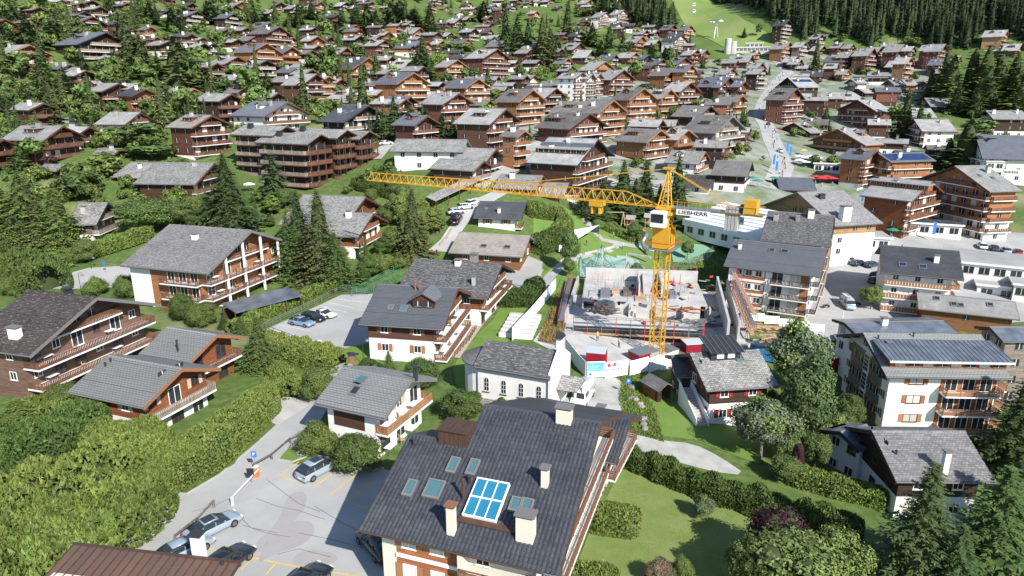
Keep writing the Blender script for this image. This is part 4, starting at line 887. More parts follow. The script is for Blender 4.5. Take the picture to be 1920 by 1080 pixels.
def hotel_side():
    h = NEAR['hotel1360']; rt = h['root']; s = h['s']; yw = s * h['wd']
    for f in range(4):
        zf = h['he'] + .2 - 2.7 * (f + 1); xm = (h['x0'] + h['x1']) / 2
        MB().box(h['x0'] + 1, xm - .6, min(yw + s * .01, yw + s * .06), max(yw + s * .01, yw + s * .06), zf + .1, zf + 2.3, 'wood_rust').build('wood_panel', rt)
        for j in range(3):
            a_, b_ = win_mesh(1.2, 1.2, 'frame_white', 'glass_dark'); xx = h['x0'] + 1.9 + j * (xm - h['x0'] - 3) / 2.4; wo = link('window', a_, rt, M=MX(xx, yw + s * .07, zf + .8, R(90) * s)); link('pane', b_, wo)
            for q in (-1, 1): ubox('shutter', 'frame_white' if f < 3 else 'shutter_red', rt, xx + q * .85, yw + s * .09, zf + .8, .4, .04, 1.2)
        balcony(rt, MX((xm + h['x1']) / 2 + .2, yw, zf, R(90) * s), h['x1'] - xm - .6, 1.3, 'railing_dark', 0)
        for j in range(2): link('window', pane_only(1.9, 2.0, 'curtain' if j else 'glass_dark'), rt, M=MX(xm + 1.6 + j * 3.2, yw + s * .03, zf + .1, R(90) * s))
        MB().box(h['x1'] - 1.8, h['x1'] - .2, min(yw + s * .01, yw + s * .06), max(yw + s * .01, yw + s * .06), zf + .1, zf + 2.4, 'wood_orange').build('wood_panel', rt)
hotel_side()
h = nh('slate', 'white guesthouse with dark slate roof and blue roof windows by the village square', (1655, 511), (1807, 525), (1799, 470), (1652, 461), 1.5, name='guesthouse', cat='guesthouse', floors=3, nlo=3, lo='plaster_white', up='plaster_white', roof='roof_dark', trim='trim_dark', rail='railing_orange', chims=1, seed=24, lod=0, shut='frame_white', side_balc=True)
velux(h, 1692, 497, 1.1, 1.1, 'solar_blue'); velux(h, 1730, 501, 1.2, 1.1, 'solar_blue')
h = nh('dmot', 'large building with almost black streaked roof behind the grey hotel', (1424, 450), (1556, 462), (1568, 405), (1440, 396), 7.0, floors=4, nlo=1, lo='plaster_white', up='wood_orange', roof='roof_lichen', trim='trim_dark', rail='railing_orange', chims=3, seed=25, lod=1, cat='apartment house', name='apartment_house')
h = nh('tile', 'broad hall with grey brown tiled roof and tall white shaft by the square', (1640, 421), (1565, 424), (1486, 360), (1597, 358), 6.0, name='village_hall', cat='hall', floors=2, nlo=1, lo='plaster_white', up='wood_yellow', roof='roof_speckled', trim='trim_grey', chims=0, balc=False, seed=26, lod=1)
stack(h, 1583, 412, 2.2, 1.6, 3.0); stack(h, 1540, 372, 1.5, 1.0, .8, 'metal_dark', 'metal_dark'); flue(h, 1527, 400, 1.0)
h = nh('whotel', 'brown timber hotel with blue solar strip and wooden balconies on the square', (1612, 356), (1710, 378), (1757, 350), (1652, 330), 10.0, name='hotel', cat='hotel', floors=4, nlo=0, lo='wood_rust', up='wood_rust', roof='roof_grey', trim='trim_brown', rail='railing_brown', chims=1, seed=27, lod=1, dorm=[(0, .45, 15.0, 'shed')])
h = nh('bhotel', 'tall orange and white hotel with pale roof and flower balconies at the right', (1915, 352), (1856, 360), (1789, 311), (1852, 307), 12.0, name='hotel', cat='hotel', floors=5, nlo=2, lo='plaster_white', up='wood_orange', roof='roof_grey', trim='trim_brown', rail='railing_brown', chims=1, seed=28, lod=1, skylights=2, side_balc=True)
h = nh('solarh', 'orange balconied block with large blue solar roof behind the square', (1754, 296), (1670, 304), (1648, 288), (1732, 280), 10.5, pitch=20, name='hotel', cat='hotel', floors=4, nlo=1, lo='plaster_white', up='wood_orange', roof='roof_slate_blue', trim='trim_brown', rail='railing_orange', chims=1, seed=29, lod=1, side_balc=True, solar=(9, 4, 'solar_blue', 0, .5))
h = nh('solarh2', 'dark roofed western half of the solar roofed block above the terrace', (1571, 297), (1622, 301), (1648, 287), (1595, 276), 10.0, pitch=20, name='hotel', cat='hotel', floors=4, nlo=1, lo='plaster_white', up='wood_orange', roof='roof_slate_blue', trim='trim_brown', rail='railing_brown', chims=1, seed=30, lod=1, dorm=[(.1, .5, 2.0, 'gable')])
h = nh('midsolar', 'wide white balconied hotel with dark dormer and grey solar strips in the centre', (985, 302), (1083, 310), (1122, 264), (1030, 252), 14.5, name='hotel', cat='hotel', floors=4, nlo=1, lo='plaster_white', up='wood_brown', roof='roof_grey', trim='trim_dark', rail='railing_brown', chims=2, seed=31, lod=1, dorm=[(0, .62, 14, 'shed')], solar=(9, 2, 'solar_grey', 0, .28))
h = nh('whitelong', 'long white house with pale stone roof and three small windows above the barns', (733, 283), (868, 285), (876, 262), (742, 260), 17.0, floors=2, nlo=2, lo='plaster_white', up='plaster_white', roof='roof_stone', trim='trim_grey', chims=0, balc=False, seed=32, lod=1)
h = nh('barn1', 'upper red timber barn chalet with stone roof behind the crane jib', (850, 298), (913, 302), (931, 280), (866, 277), 14.0, floors=2, nlo=0, lo='wood_brown', up='wood_brown', roof='roof_stone', trim='trim_brown', rail='railing_brown', chims=0, seed=33, lod=1)
h = nh('barn2', 'lower red timber barn chalet with stone roof and white parapet terrace', (805, 315), (889, 321), (909, 302), (824, 298), 11.5, floors=2, nlo=0, lo='wood_brown', up='wood_brown', roof='roof_stone', trim='trim_brown', rail='railing_grey', chims=0, seed=34, lod=1)
h = nh('barn3', 'small red log barn facing left beside the two timber chalets', (878, 324), (852, 326), (817, 312), (845, 310), 9.0, floors=1, nlo=0, lo='wood_red', up='wood_red', roof='roof_stone', trim='trim_brown', chims=0, balc=False, seed=35, lod=1)
h = nh('wdorm', 'white house with pale stone roof and little gabled dormer behind the crane', (1249, 304), (1311, 308), (1326, 285), (1254, 281), 11.5, floors=2, nlo=2, lo='plaster_white', up='plaster_white', roof='roof_stone', trim='trim_brown', rail='railing_orange', chims=0, seed=36, lod=1, dorm=[(-.15, .55, 1.8, 'gable')])
h = nh('darkcab', 'old dark timber house with worn grey roof above a white ground floor', (1336, 327), (1402, 331), (1412, 304), (1340, 299), 9.0, floors=2, nlo=1, lo='plaster_white', up='wood_dark', roof='roof_brownish', trim='trim_dark', chims=0, balc=False, seed=37, lod=1)
h = nh('cranehouse', 'low house with mottled dark roof directly behind the crane mast', (1283, 350), (1335, 352), (1343, 330), (1280, 325), 7.6, floors=1, nlo=1, lo='plaster_white', up='wood_orange', roof='roof_brown_mottled', trim='trim_brown', chims=0, balc=False, seed=38, lod=1)
h = nh('reddoor', 'low white house with green grey stone roof and red gates behind the jib', (1010, 366), (1058, 369), (1066, 344), (1018, 340), 8.0, floors=1, nlo=0, lo='plaster_white', up='wood_orange', roof='roof_stone', trim='trim_brown', rail='railing_brown', chims=0, seed=39, lod=1)
h = nh('reddoor2', 'long low building with green grey stone roof left of the red gates', (925, 352), (1005, 356), (1017, 330), (942, 324), 8.6, floors=1, nlo=0, lo='wood_rust', up='wood_rust', roof='roof_stone', trim='trim_brown', chims=1, balc=False, seed=40, lod=1)
h = nh('slate2', 'low house with twin dark slate roof planes near the red parasols', (1462, 360), (1531, 357), (1524, 334), (1452, 332), 5.5, floors=1, nlo=0, lo='wood_orange', up='wood_orange', roof='roof_slate_blue', trim='trim_dark', chims=0, balc=False, seed=41, lod=1)
def timber_block():
    lab = 'huge dark timber block with stepped gables and four tiers of balconies'
    E1, E2, R2, R1 = (442, 300), (610, 322), (656, 268), (505, 254)
    f = frame_quad((452, 283), (612, 280), (652, 252), (515, 246), 22.0, 20)
    c = at(585, 356); az = R(-24); u = Vector((math.cos(az), math.sin(az))); n = Vector((-u.y, u.x)); zg = c.z
    root = thing('timber_block', lab, 'apartment house', (c.x, c.y, 0), az)
    zE = zg + 11.8
    spec = [(-16, -1.5, 0, 9.5, 0), (-17, .8, 9, 17, 1.0), (-15, 2.6, 16.5, 24.5, .3), (-27, -15, 2.5, 12, 1.6)]
    for (x0, x1, y0, y1, up_) in spec:
        ym = (y0 + y1) / 2; hw = (y1 - y0) / 2; tp = math.tan(R(21)); rz = zE + up_ + (hw + .9) * tp
        MB().prism([(y0, zg - 3), (y1, zg - 3), (y1, zE + up_ + .3), (ym, rz - .3), (y0, zE + up_ + .3)], x0, x1, 'wood_dark').build('wall', root)
        for sd_ in (-1, 1):
            pr = [(ym, rz), (ym + sd_ * (hw + 1.1), rz - (hw + 1.1) * tp), (ym + sd_ * (hw + 1.1), rz - (hw + 1.1) * tp - .3), (ym, rz - .3)]
            if sd_ < 0: pr = pr[::-1]
            dk = MB().prism(pr, x0 - 1, x1 + 2.0, 'trim_brown').build('roof_deck', root)
            pr = [(a, b + .06 if i_ in ((0, 1) if sd_ > 0 else (2, 3)) else b + .25) for i_, (a, b) in enumerate(pr)]
            MB().prism(pr, x0 - 1.1, x1 + 2.05, 'roof_stone').build('roof_covering', dk)
        for f_ in range(4):
            zf = zE + up_ - 2.75 * (f_ + 1)
            balcony(root, MX(x1, ym, zf, 0), (y1 - y0) + 1.2, 1.8, 'railing_brown', 1, 'trim_brown')
            if y0 <= 3: balcony(root, MX((x0 + x1) / 2 + 1, y0, zf, R(-90)), (x1 - x0) - 1 + 1.4, 1.6, 'railing_grey', 1, 'trim_brown')
            for j in range(3): link('window', pane_only(1.7, 2.0, 'glass_dark'), root, M=MX(x1 + .02, y0 + (j + .5) * (y1 - y0) / 3, zf + .1, 0))
            if y0 <= 3:
                for j in range(int((x1 - x0) / 3)): link('window', pane_only(1.5, 1.9, 'glass_dark'), root, M=MX(x0 + 1.5 + j * 3, y0 - .02, zf + .1, R(-90)))
        for j in range(4): MB().box(x1 + 1.5, x1 + 1.75, y0 + j * (y1 - y0) / 3.2 + .2, y0 + j * (y1 - y0) / 3.2 + .42, zg - 2, zE + up_, 'wood_brown').build('post', root)
        chimney(root, (x0 + x1) / 2 - 3, ym - hw * .4, rz - hw * .4 * tp, 1.4, 1, 1.1, 'metal_dark', 'metal_dark')
    FOOT.append((c.x - 8, c.y + 18, 26, 28, 20, az))
timber_block()
# ---------------------------------------------------------------- houses further up the slope
WALL = {'W': 'plaster_white', 'D': 'wood_dark', 'B': 'wood_brown', 'O': 'wood_orange', 'R': 'wood_blockred', 'Y': 'wood_yellow', 'G': 'wood_grey', 'C': 'plaster_blue'}
ROOF = {'g': 'roof_grey', 's': 'roof_slate_blue', 'd': 'roof_dark', 'b': 'roof_brownish', 'm': 'roof_mottled', 't': 'roof_tan'}
WORD = {'W': 'white', 'D': 'dark brown', 'B': 'brown', 'O': 'orange', 'R': 'red brown', 'Y': 'honey coloured', 'G': 'grey timber', 'C': 'pale blue'}
RWORD = {'g': 'grey', 's': 'blue grey', 'd': 'black', 'b': 'brownish grey', 'm': 'mottled stone', 't': 'tan'}
FAR = [
((0,0,6), [(865,500,1190,350,900,3,'DD','s'),(880,252,1040,174,890,3,'DB','b'),(850,175,950,110,870,2,'DD','b'),(-150,330,-20,262,-150,3,'WD','s'),(75,605,330,500,140,2,'WO','g'),
  (870,50,905,20,850,2,'BB','b'),(960,32,1040,-5,980,2,'BB','b'),(1240,165,1285,128,1235,1,'DB','g'),(1620,332,1700,296,1650,2,'WO','s'),(1700,442,1770,410,1700,2,'OO','d'),
  (1800,162,1890,110,1810,1,'WD','s'),(690,778,780,712,640,1,'DD','s'),(830,855,965,790,800,2,'BB','g'),(810,800,890,748,820,1,'DD','g'),(1140,1030,1340,940,1050,3,'DB','g'),(1440,1005,1560,935,1400,3,'DB','g'),
  (1180,665,1270,625,1150,2,'WB','g'),(640,20,690,-10,640,2,'WW','g')]),
((320,0,6), [(175,185,300,125,170,3,'WD','s'),(620,205,710,145,560,3,'WD','s'),(620,112,735,60,590,2,'DB','g'),(740,50,800,15,700,2,'BO','g'),(1180,60,1240,15,1190,2,'WB','b'),(1350,100,1430,55,1330,2,'DD','g'),
  (1100,150,1170,115,1020,1,'DB','g'),(1640,50,1690,5,1650,3,'WO','d'),(1790,170,1840,130,1770,1,'DB','s'),(1010,312,1150,250,960,2,'DD','b'),(650,365,760,310,640,1,'OO','g'),(500,390,570,345,520,1,'OO','g'),
  (1080,380,1230,300,1000,4,'BR','b'),(860,460,980,390,830,2,'DR','b'),(300,530,380,485,270,2,'DD','g'),(430,515,480,480,420,2,'DD','g'),(310,450,370,425,300,1,'BR','g'),(900,585,1080,485,860,4,'WO','s'),(1270,585,1370,525,1210,3,'OO','s'),
  (600,725,755,635,560,2,'DB','m'),(880,780,1085,685,900,2,'DD','m'),(1560,460,1660,405,1540,3,'DO','g'),(1750,450,1810,415,1740,2,'DB','d'),(1440,770,1540,715,1390,1,'BR','g'),(1480,960,1640,830,1400,3,'DB','g'),(1700,905,1790,868,1690,3,'DO','g'),(1500,835,1600,785,1430,3,'DB','g'),
  (745,1040,880,940,730,2,'WO','s'),(1130,1095,1210,1040,1050,2,'WB','g'),(165,1052,265,990,0,2,'WY','m')]),
((640,0,6), [(-10,70,60,20,-10,2,'DD','g'),(130,95,175,65,120,2,'DB','g'),(-30,260,40,225,-20,1,'DD','d'),(90,325,170,285,50,2,'DO','s'),(150,450,215,395,60,2,'DD','g'),(390,440,430,398,290,1,'DD','m'),(480,395,540,350,490,2,'YO','g'),(525,280,555,230,490,1,'DD','g'),
  (740,280,800,235,680,2,'DD','g'),(800,380,890,310,740,2,'DO','g'),(400,515,495,450,330,4,'BR','g'),(860,520,900,455,720,2,'WD','s'),(930,500,970,460,900,3,'WO','d'),(1080,500,1150,460,1040,2,'DO','g'),(1180,410,1240,370,1130,1,'DD','g'),(1360,485,1430,440,1290,2,'OO','s'),
  (1450,362,1510,325,1370,3,'DD','g'),(1640,370,1680,325,1600,2,'WB','d'),(1720,445,1780,395,1660,1,'DD','g'),(1770,522,1850,450,1690,2,'DO','s'),(1640,210,1690,185,1650,2,'OO','b'),(1720,265,1770,230,1690,1,'DD','d'),(1270,260,1340,205,1210,2,'DB','g'),(1405,55,1450,20,1420,2,'WO','d'),(1150,95,1190,70,1150,1,'OO','b'),
  (1310,148,1360,120,1310,1,'WO','b'),(1700,82,1740,45,1700,2,'CW','s'),(1400,222,1460,195,1400,1,'DO','g'),(1060,10,1130,-25,1060,2,'DD','g'),(-30,610,65,530,-90,3,'BR','g'),(120,775,310,650,110,3,'WO','d'),(690,770,800,670,620,2,'WB','g'),(1180,755,1320,685,1160,3,'WO','g'),
  (1600,655,1770,540,1530,5,'BR','g'),(620,945,820,820,540,4,'CO','s', {'dorm': [(-.1,.5,2.2,'gable')]}),(1400,990,1550,890,1290,3,'WO','s'),(1150,970,1220,930,1050,1,'CW','s'),(390,1070,470,1010,300,2,'DO','g'),(540,1055,590,1010,480,2,'DO','g'),(60,1075,160,1020,20,1,'BO','g'),(-60,935,10,890,-60,2,'BR','g'),(1010,60,1040,28,1000,3,'DO','g'),(1340,215,1390,178,1330,1,'DD','b')]),
((960,0,6), [(820,42,890,10,830,3,'WO','g'),(1205,30,1240,10,1205,2,'WY','b'),(985,195,1080,150,980,4,'WW','g'),(1190,165,1280,125,1160,4,'WW','g'),(250,150,290,125,200,3,'DO','g'),(850,240,890,200,790,2,'DO','d'),(180,35,230,12,190,2,'WB','b'),(300,15,340,-10,300,2,'WW','g'),(400,20,470,-12,380,2,'WB','g'),
  (-20,90,30,65,-10,2,'DD','b'),(510,100,565,80,520,1,'DD','d'),(810,325,840,295,720,1,'WO','d'),(800,365,840,335,740,1,'DD','d'),(710,410,790,375,690,3,'DD','d'),(1190,285,1230,255,1130,2,'DW','d'),(1470,385,1530,345,1400,2,'DB','g'),(1395,480,1480,390,1380,3,'BO','g'),(1600,505,1660,450,1530,2,'BR','g'),(1610,375,1650,350,1590,2,'WB','g'),
  (1760,335,1840,290,1730,3,'BR','s'),(1830,460,1930,400,1760,4,'WW','d'),(690,560,780,475,680,2,'DB','g'),(840,650,905,560,740,2,'DD','g'),(165,600,290,515,180,3,'BR','g'),(180,460,240,405,170,2,'DD','d'),(570,715,640,655,560,2,'DO','s'),(1110,680,1180,620,1000,2,'DD','s'),(1330,650,1410,600,1220,2,'DO','g'),(910,790,1090,680,880,3,'OY','g'),
  (620,800,690,750,560,2,'DD','m'),(710,885,805,830,570,5,'DW','g'),(860,890,915,835,800,5,'RW','g'),(950,880,1000,835,900,5,'RW','g'),(1110,900,1275,800,1100,4,'WR','g'),(1740,850,1835,775,1620,4,'BO','b'),(1620,730,1720,685,1560,2,'WB','s'),(200,900,265,850,190,2,'WW','g'),(-50,640,10,590,-40,2,'BR','d'),(1480,670,1560,640,1440,2,'WD','s')]),
((1280,0,6), [(30,340,110,295,0,3,'WY','s'),(100,620,180,570,40,3,'BR','g'),(225,605,290,570,230,3,'BR','g'),(740,700,790,620,540,2,'DB','g'),(820,620,870,580,780,2,'BO','g'),(1130,550,1240,495,1100,4,'GO','g'),(1330,530,1400,485,1290,4,'DG','g'),(1130,290,1220,245,1110,6,'DD','d'),(1520,440,1590,405,1470,4,'DD','g'),(1630,410,1665,390,1625,1,'BR','b'),
  (1540,570,1610,525,1520,2,'BR','g'),(1760,540,1830,500,1700,3,'BR','g'),(1820,695,1890,645,1620,3,'CY','s'),(1770,640,1830,605,1700,1,'BR','g'),(840,770,910,715,770,2,'BR','g'),(860,835,930,780,760,4,'DD','g'),(490,840,580,785,440,2,'WW','g'),(430,980,540,850,260,3,'DB','s', {'dorm': [(-.2,.7,2.4,'gable')]}),(640,980,720,930,590,3,'BR','s'),(430,985,480,935,400,3,'BR','s'),(50,1030,150,965,0,3,'BR','g'),
  (30,810,120,735,-50,5,'WO','s'),(-60,725,60,665,-90,2,'WB','s'),(1300,985,1175,860,1420,3,'DD','g', {'m': 1,'solar': (6,3,'solar_blue', 0,.35)}),(1575,860,1590,800,1330,2,'BR','d'),(1240,700,1300,640,1170,2,'DB','g'),(1290,725,1345,672,1230,2,'DD','g'),(1410,772,1430,712,1300,1,'DD','g'),(1730,772,1760,715,1600,3,'BR','g'),(1820,840,1880,790,1770,2,'DO','g')]),
((1600,0,6), [(-40,545,20,510,-50,3,'BR','g'),(165,630,300,575,60,5,'RR','g'),(-60,650,30,605,-90,4,'RR','g'),(260,600,345,545,180,4,'RR','g'),(510,585,620,520,400,5,'RR','g'),(650,575,705,530,640,5,'RR','g'),(880,570,965,530,780,5,'RR','g'),(985,580,1090,525,980,5,'RR','g'),(600,720,700,670,540,5,'BY','g'),(500,520,510,492,310,1,'DD','g'),(395,875,402,815,160,2,'WB','g', {'solar': (8,1,'solar_blue', 0,.8)}),
  (460,955,395,888,510,3,'WG','g', {'m': 1}),(600,960,545,885,670,2,'OO','g', {'m': 1}),(880,972,790,912,910,3,'WG','g', {'m': 1}),(35,940,-30,885,110,2,'WW','g', {'m': 1}),(130,1050,50,1000,300,1,'DD','g', {'m': 1}),(1700,410,1790,360,1480,4,'WY','g'),(1860,570,1925,500,1820,2,'DR','g'),(980,735,1040,675,890,3,'DB','s'),(1170,690,1240,640,1100,2,'OO','g'),(530,755,600,690,400,2,'DD','g')]),
((0,0,4), [(328,1052,460,932,160,3,'BR','g', {'skylights': 2}),(600,1000,665,940,500,2,'WB','g'),(935,935,1050,835,830,2,'DW','g'),(1435,960,1590,862,1390,4,'WR','t', {}),(-60,1100,-10,1000,-150,3,'BB','d'),(1980,875,2160,770,1900,3,'WW','s'),(855,1160,890,1115,740,1,'BR','m'),(424,1284,484,1236,340,1,'DD','m')]),
((480,0,4), [(640,742,740,682,620,2,'BO','g'),(720,770,820,725,690,2,'BO','g'),(665,915,845,790,650,3,'WD','d', {'skylights': 4}),(1190,942,1290,873,1110,3,'WR','s'),(1400,785,1525,705,1340,4,'WR','g'),(1755,935,1880,815,1600,4,'WB','g'),(1960,1028,2020,985,1880,4,'OO','b'),(1970,765,2080,672,1900,4,'WO','b')]),
((960,0,4), [(250,735,340,665,160,3,'DB','g'),(505,852,590,765,360,2,'OO','b'),(430,970,600,865,330,3,'WR','b', {'dorm': [(-.2,.6,6,'shed')]}),(650,850,770,755,600,4,'OO','b'),(880,750,1000,665,860,5,'WO','b'),(1120,740,1200,675,1080,4,'BO','g'),(1260,690,1370,645,1200,4,'BR','g'),(1010,1070,1130,985,870,3,'DO','b', {'dorm': [(-.1,.55,4,'shed')]}),(1240,1050,1330,975,1180,3,'BO','g'),
  (1680,765,1740,720,1560,3,'WO','b'),(1400,880,1500,805,1280,2,'DD','b'),(1525,1000,1685,890,1400,4,'WG','b')]),
((1440,0,4), [(135,752,275,675,100,5,'BR','b'),(815,838,668,755,790,4,'WR','g', {'m': 1}),(560,750,460,702,640,1,'DD','g', {'m': 1}),(1155,985,1140,860,1355,3,'WW','g', {'m': 1}),(1070,880,1040,802,1220,1,'WG','g', {'m': 1}),(1220,800,1180,730,1400,1,'DD','g', {'m': 1}),(730,1090,420,990,600,3,'OO','g', {'m': 1}),(320,1000,180,935,240,1,'DB','g', {'m': 1}),(1690,895,1640,820,1900,3,'WD','g', {'m': 1})]),
]
NUM = 'first second third fourth fifth sixth seventh eighth ninth tenth eleventh twelfth thirteenth fourteenth fifteenth sixteenth seventeenth eighteenth nineteenth twentieth twenty-first twenty-second twenty-third twenty-fourth twenty-fifth twenty-sixth twenty-seventh twenty-eighth twenty-ninth thirtieth thirty-first thirty-second thirty-third thirty-fourth thirty-fifth thirty-sixth thirty-seventh thirty-eighth'.split()
allf = []
for (ox, oy, z_), L_ in FAR:
    for q in L_:
        allf.append((ox + q[0] / z_, oy + q[1] / z_, ox + q[2] / z_, oy + q[3] / z_, ox + q[4] / z_) + tuple(q[5:8]) + (q[8] if len(q) > 8 else {},))
BANDS = [(-30, 20, 'topmost house row'), (20, 45, 'second house row'), (45, 70, 'third house row'), (70, 95, 'fourth house row'), (95, 125, 'fifth house row'), (125, 160, 'sixth house row'), (160, 200, 'seventh house row'), (200, 240, 'eighth house row'), (240, 400, 'lowest hillside house row')]
for lo_, hi_, ph in BANDS:
    row = sorted([q for q in allf if lo_ <= q[3] < hi_], key=lambda q: q[2])
    for i, (ex, ey, ax, ay, bx, fl, wl, rf, op) in enumerate(row):
        left = op.get('m'); he_ = fl * 2.35
        fr = frame_far((ex, ey), (ax, ay), bx, he_, az0=188.0 if left else (-23.0), pitch=22)
        a_, b_ = WALL[wl[0]], WALL[wl[1]]
        big = 'large' if fl >= 4 else ('small' if fr['d'] < 4.6 else '')
        wd_ = WORD[wl[1]] if wl[0] == wl[1] or wl[0] not in 'WC' else f"{WORD[wl[0]]} and {WORD[wl[1]]}"
        lab = ' '.join(f"{big} {wd_} chalet, {RWORD[rf]} roof, {NUM[i]} from left in {ph}".split())
        dz_ = (fr['apex'] ).length
        house('chalet', lab, fr, floors=fl, lo=a_, up=b_, roof=ROOF[rf], trim={'D': 'trim_dark', 'B': 'trim_brown', 'O': 'trim_orange', 'Y': 'trim_orange', 'R': 'trim_brown', 'W': 'trim_brown', 'G': 'trim_grey'}.get(wl[1], 'trim_brown'),
              rail={'D': 'railing_grey', 'B': 'railing_brown', 'O': 'railing_orange', 'Y': 'railing_orange', 'R': 'railing_brown', 'W': 'railing_brown', 'G': 'railing_grey'}.get(wl[1], 'railing_brown'),
              lod=1 if dz_ < 230 else 2, nlo=1 if wl[0] != wl[1] else 0, slab='trim_white' if (wl[0] in 'WDC' or fl > 3) else 'trim_brown', group='chalets on the hillside', chims=1 + (i % 3 == 0) - (fl == 1) * (i % 2), balc=fl > 1, skylights=op.get('skylights', 0), dorm=op.get('dorm') or ([(rng.uniform(-.2,.1), .5,2.2,'gable')] if fr['d'] > 5 and rng.random() < .25 else ([(0,.55,3.5,'shed')] if fr['d'] > 6 and rng.random() < .25 else None)), solar=op.get('solar'), seed=i * 31 + int(ay))
cand = []; tries = 0
while len(cand) < 115 and tries < 6000:
    tries += 1; px, py = rng.uniform(0, 1800), rng.uniform(4, 320)
    if (px > 1290 and py < 112) or (py > 235 and (px < 1180 or 1400 < px < 1480)): continue
    if px < 420 and rng.random() < .6: continue
    p = at(px, py); d = rng.uniform(3.8, 5.8); L_ = rng.uniform(9, 13); az = R(-23 + rng.uniform(-8, 8)); u = Vector((math.cos(az), math.sin(az))); n = Vector((-u.y, u.x))
    if not all(clear(p.x + u.x * a * L_ / 2 + n.x * b * d, p.y + u.y * a * L_ / 2 + n.y * b * d, .4) for a in (-1, 0, 1) for b in (-1, 0, 1)): continue
    fl = rng.choice([2, 2, 3]); ap = p.to_2d() + u * L_ / 2; FOOT.append((p.x, p.y, math.hypot(L_ / 2, d), L_ / 2, d, az)); cand.append((px, py, dict(u=u, nn=n, d=d, rise=d * math.tan(R(22)), he=p.z + fl * 2.5 - 1, L=L_, apex=ap, pitch=22), fl, rng.choice(['DB', 'BB', 'DO', 'WD', 'DD', 'WB', 'BR', 'WO']), rng.choice('gggbsdm')))
for lo_, hi_, ph in BANDS:
    for i, (px, py, fr, fl, wl, rf) in enumerate(sorted((q for q in cand if lo_ <= q[1] - 8 < hi_), key=lambda q: q[0])):
        house('chalet', f"small {WORD[wl[1]]} chalet, {RWORD[rf]} roof, wedged between neighbours, {NUM[i]} in {ph}", fr, floors=fl, lo=WALL[wl[0]], up=WALL[wl[1]], roof=ROOF[rf], trim='trim_brown', rail='railing_brown', lod=2, nlo=1 if wl[0] != wl[1] else 0, slab='trim_white' if wl[0] == 'W' else 'trim_brown', group='chalets on the hillside', chims=1, seed=i)
# ---------------------------------------------------------------- vegetation
def np_mesh(name, V, F, mats, mi=None, smooth=False):
    me = bpy.data.meshes.new(name); V = np.asarray(V, np.float32); F = np.asarray(F, np.int32); k = F.shape[1]
    me.vertices.add(len(V)); me.vertices.foreach_set('co', V.ravel()); me.loops.add(F.size); me.loops.foreach_set('vertex_index', F.ravel())
    me.polygons.add(len(F)); me.polygons.foreach_set('loop_start', np.arange(0, F.size, k, dtype=np.int32)); 
    for m in mats: me.materials.append(MT[m])
    if mi is not None: me.polygons.foreach_set('material_index', np.asarray(mi, np.int32))
    me.update(calc_edges=True); me.validate(); return me
def sprays(base, dirn, out, ln, wd):
    """leaf-sized triangles pairs: base points, direction, sideways vector"""
    a = base - out * wd[:, None] * .5; b = base + out * wd[:, None] * .5; c = base + dirn * ln[:, None]
    V = np.stack([a, b, c], 1).reshape(-1, 3); F = np.arange(len(V)).reshape(-1, 3); return V, F
def conifer(name, mt, seed, levels=34, arms=11, seg=5, Rm=.2, Hn=10.0, droop=.35, gap=.0, top=.9, leaf=.55, core=True, irregular=.25):
    r_ = np.random.RandomState(seed); B = []; D = []; O = []; Ln = []; W = []
    for i in range(levels):
        t = i / levels; z0 = Hn * (.05 + .95 * t); rad = Hn * Rm * ((1 - t) ** top) + .12
        lf = 1 + irregular * r_.uniform(-1, 1)
        if gap and r_.rand() < gap: lf *= .55
        k = max(4, int(arms * (1 - .55 * t)))
        for j in range(k):
            an = 2 * math.pi * (j + r_.rand()) / k; L_ = rad * lf * r_.uniform(.72, 1.12); ca, sa = math.cos(an), math.sin(an); dr = droop * r_.uniform(.6, 1.3)
            for s_ in range(seg):
                q = (s_ + r_.uniform(.2, .9)) / seg; x = L_ * q; z = z0 - dr * x * (1 - .35 * q) + r_.uniform(-.05, .05) * Hn * .05
                for side in (-1, 1):
                    a2 = an + side * r_.uniform(.35, 1.0) ; sz = leaf * (1.05 - .5 * q) * (L_ * .34 + .18)
                    B.append((ca * x, sa * x, z)); d_ = np.array((math.cos(a2), math.sin(a2), -dr * r_.uniform(.3, 1.3) + r_.uniform(-.15, .2))); d_ /= np.linalg.norm(d_); D.append(d_)
                    o_ = np.array((-math.sin(a2), math.cos(a2), r_.uniform(-.6, .6))); o_ /= np.linalg.norm(o_); O.append(o_); Ln.append(sz * 1.5); W.append(sz * .85)
    V, F = sprays(np.array(B), np.array(D), np.array(O), np.array(Ln), np.array(W)); mi = np.zeros(len(F), int)
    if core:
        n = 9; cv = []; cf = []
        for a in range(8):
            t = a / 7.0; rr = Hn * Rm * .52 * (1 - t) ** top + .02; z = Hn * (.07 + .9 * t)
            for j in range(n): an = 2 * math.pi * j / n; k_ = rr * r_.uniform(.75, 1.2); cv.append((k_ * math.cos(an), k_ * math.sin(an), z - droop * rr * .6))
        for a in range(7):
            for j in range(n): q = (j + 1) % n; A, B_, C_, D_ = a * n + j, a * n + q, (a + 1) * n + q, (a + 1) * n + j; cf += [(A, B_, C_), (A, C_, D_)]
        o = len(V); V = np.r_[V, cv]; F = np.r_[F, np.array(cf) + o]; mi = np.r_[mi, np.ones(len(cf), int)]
    return np_mesh(name, V, F, [mt, 'foliage_shade'], mi)
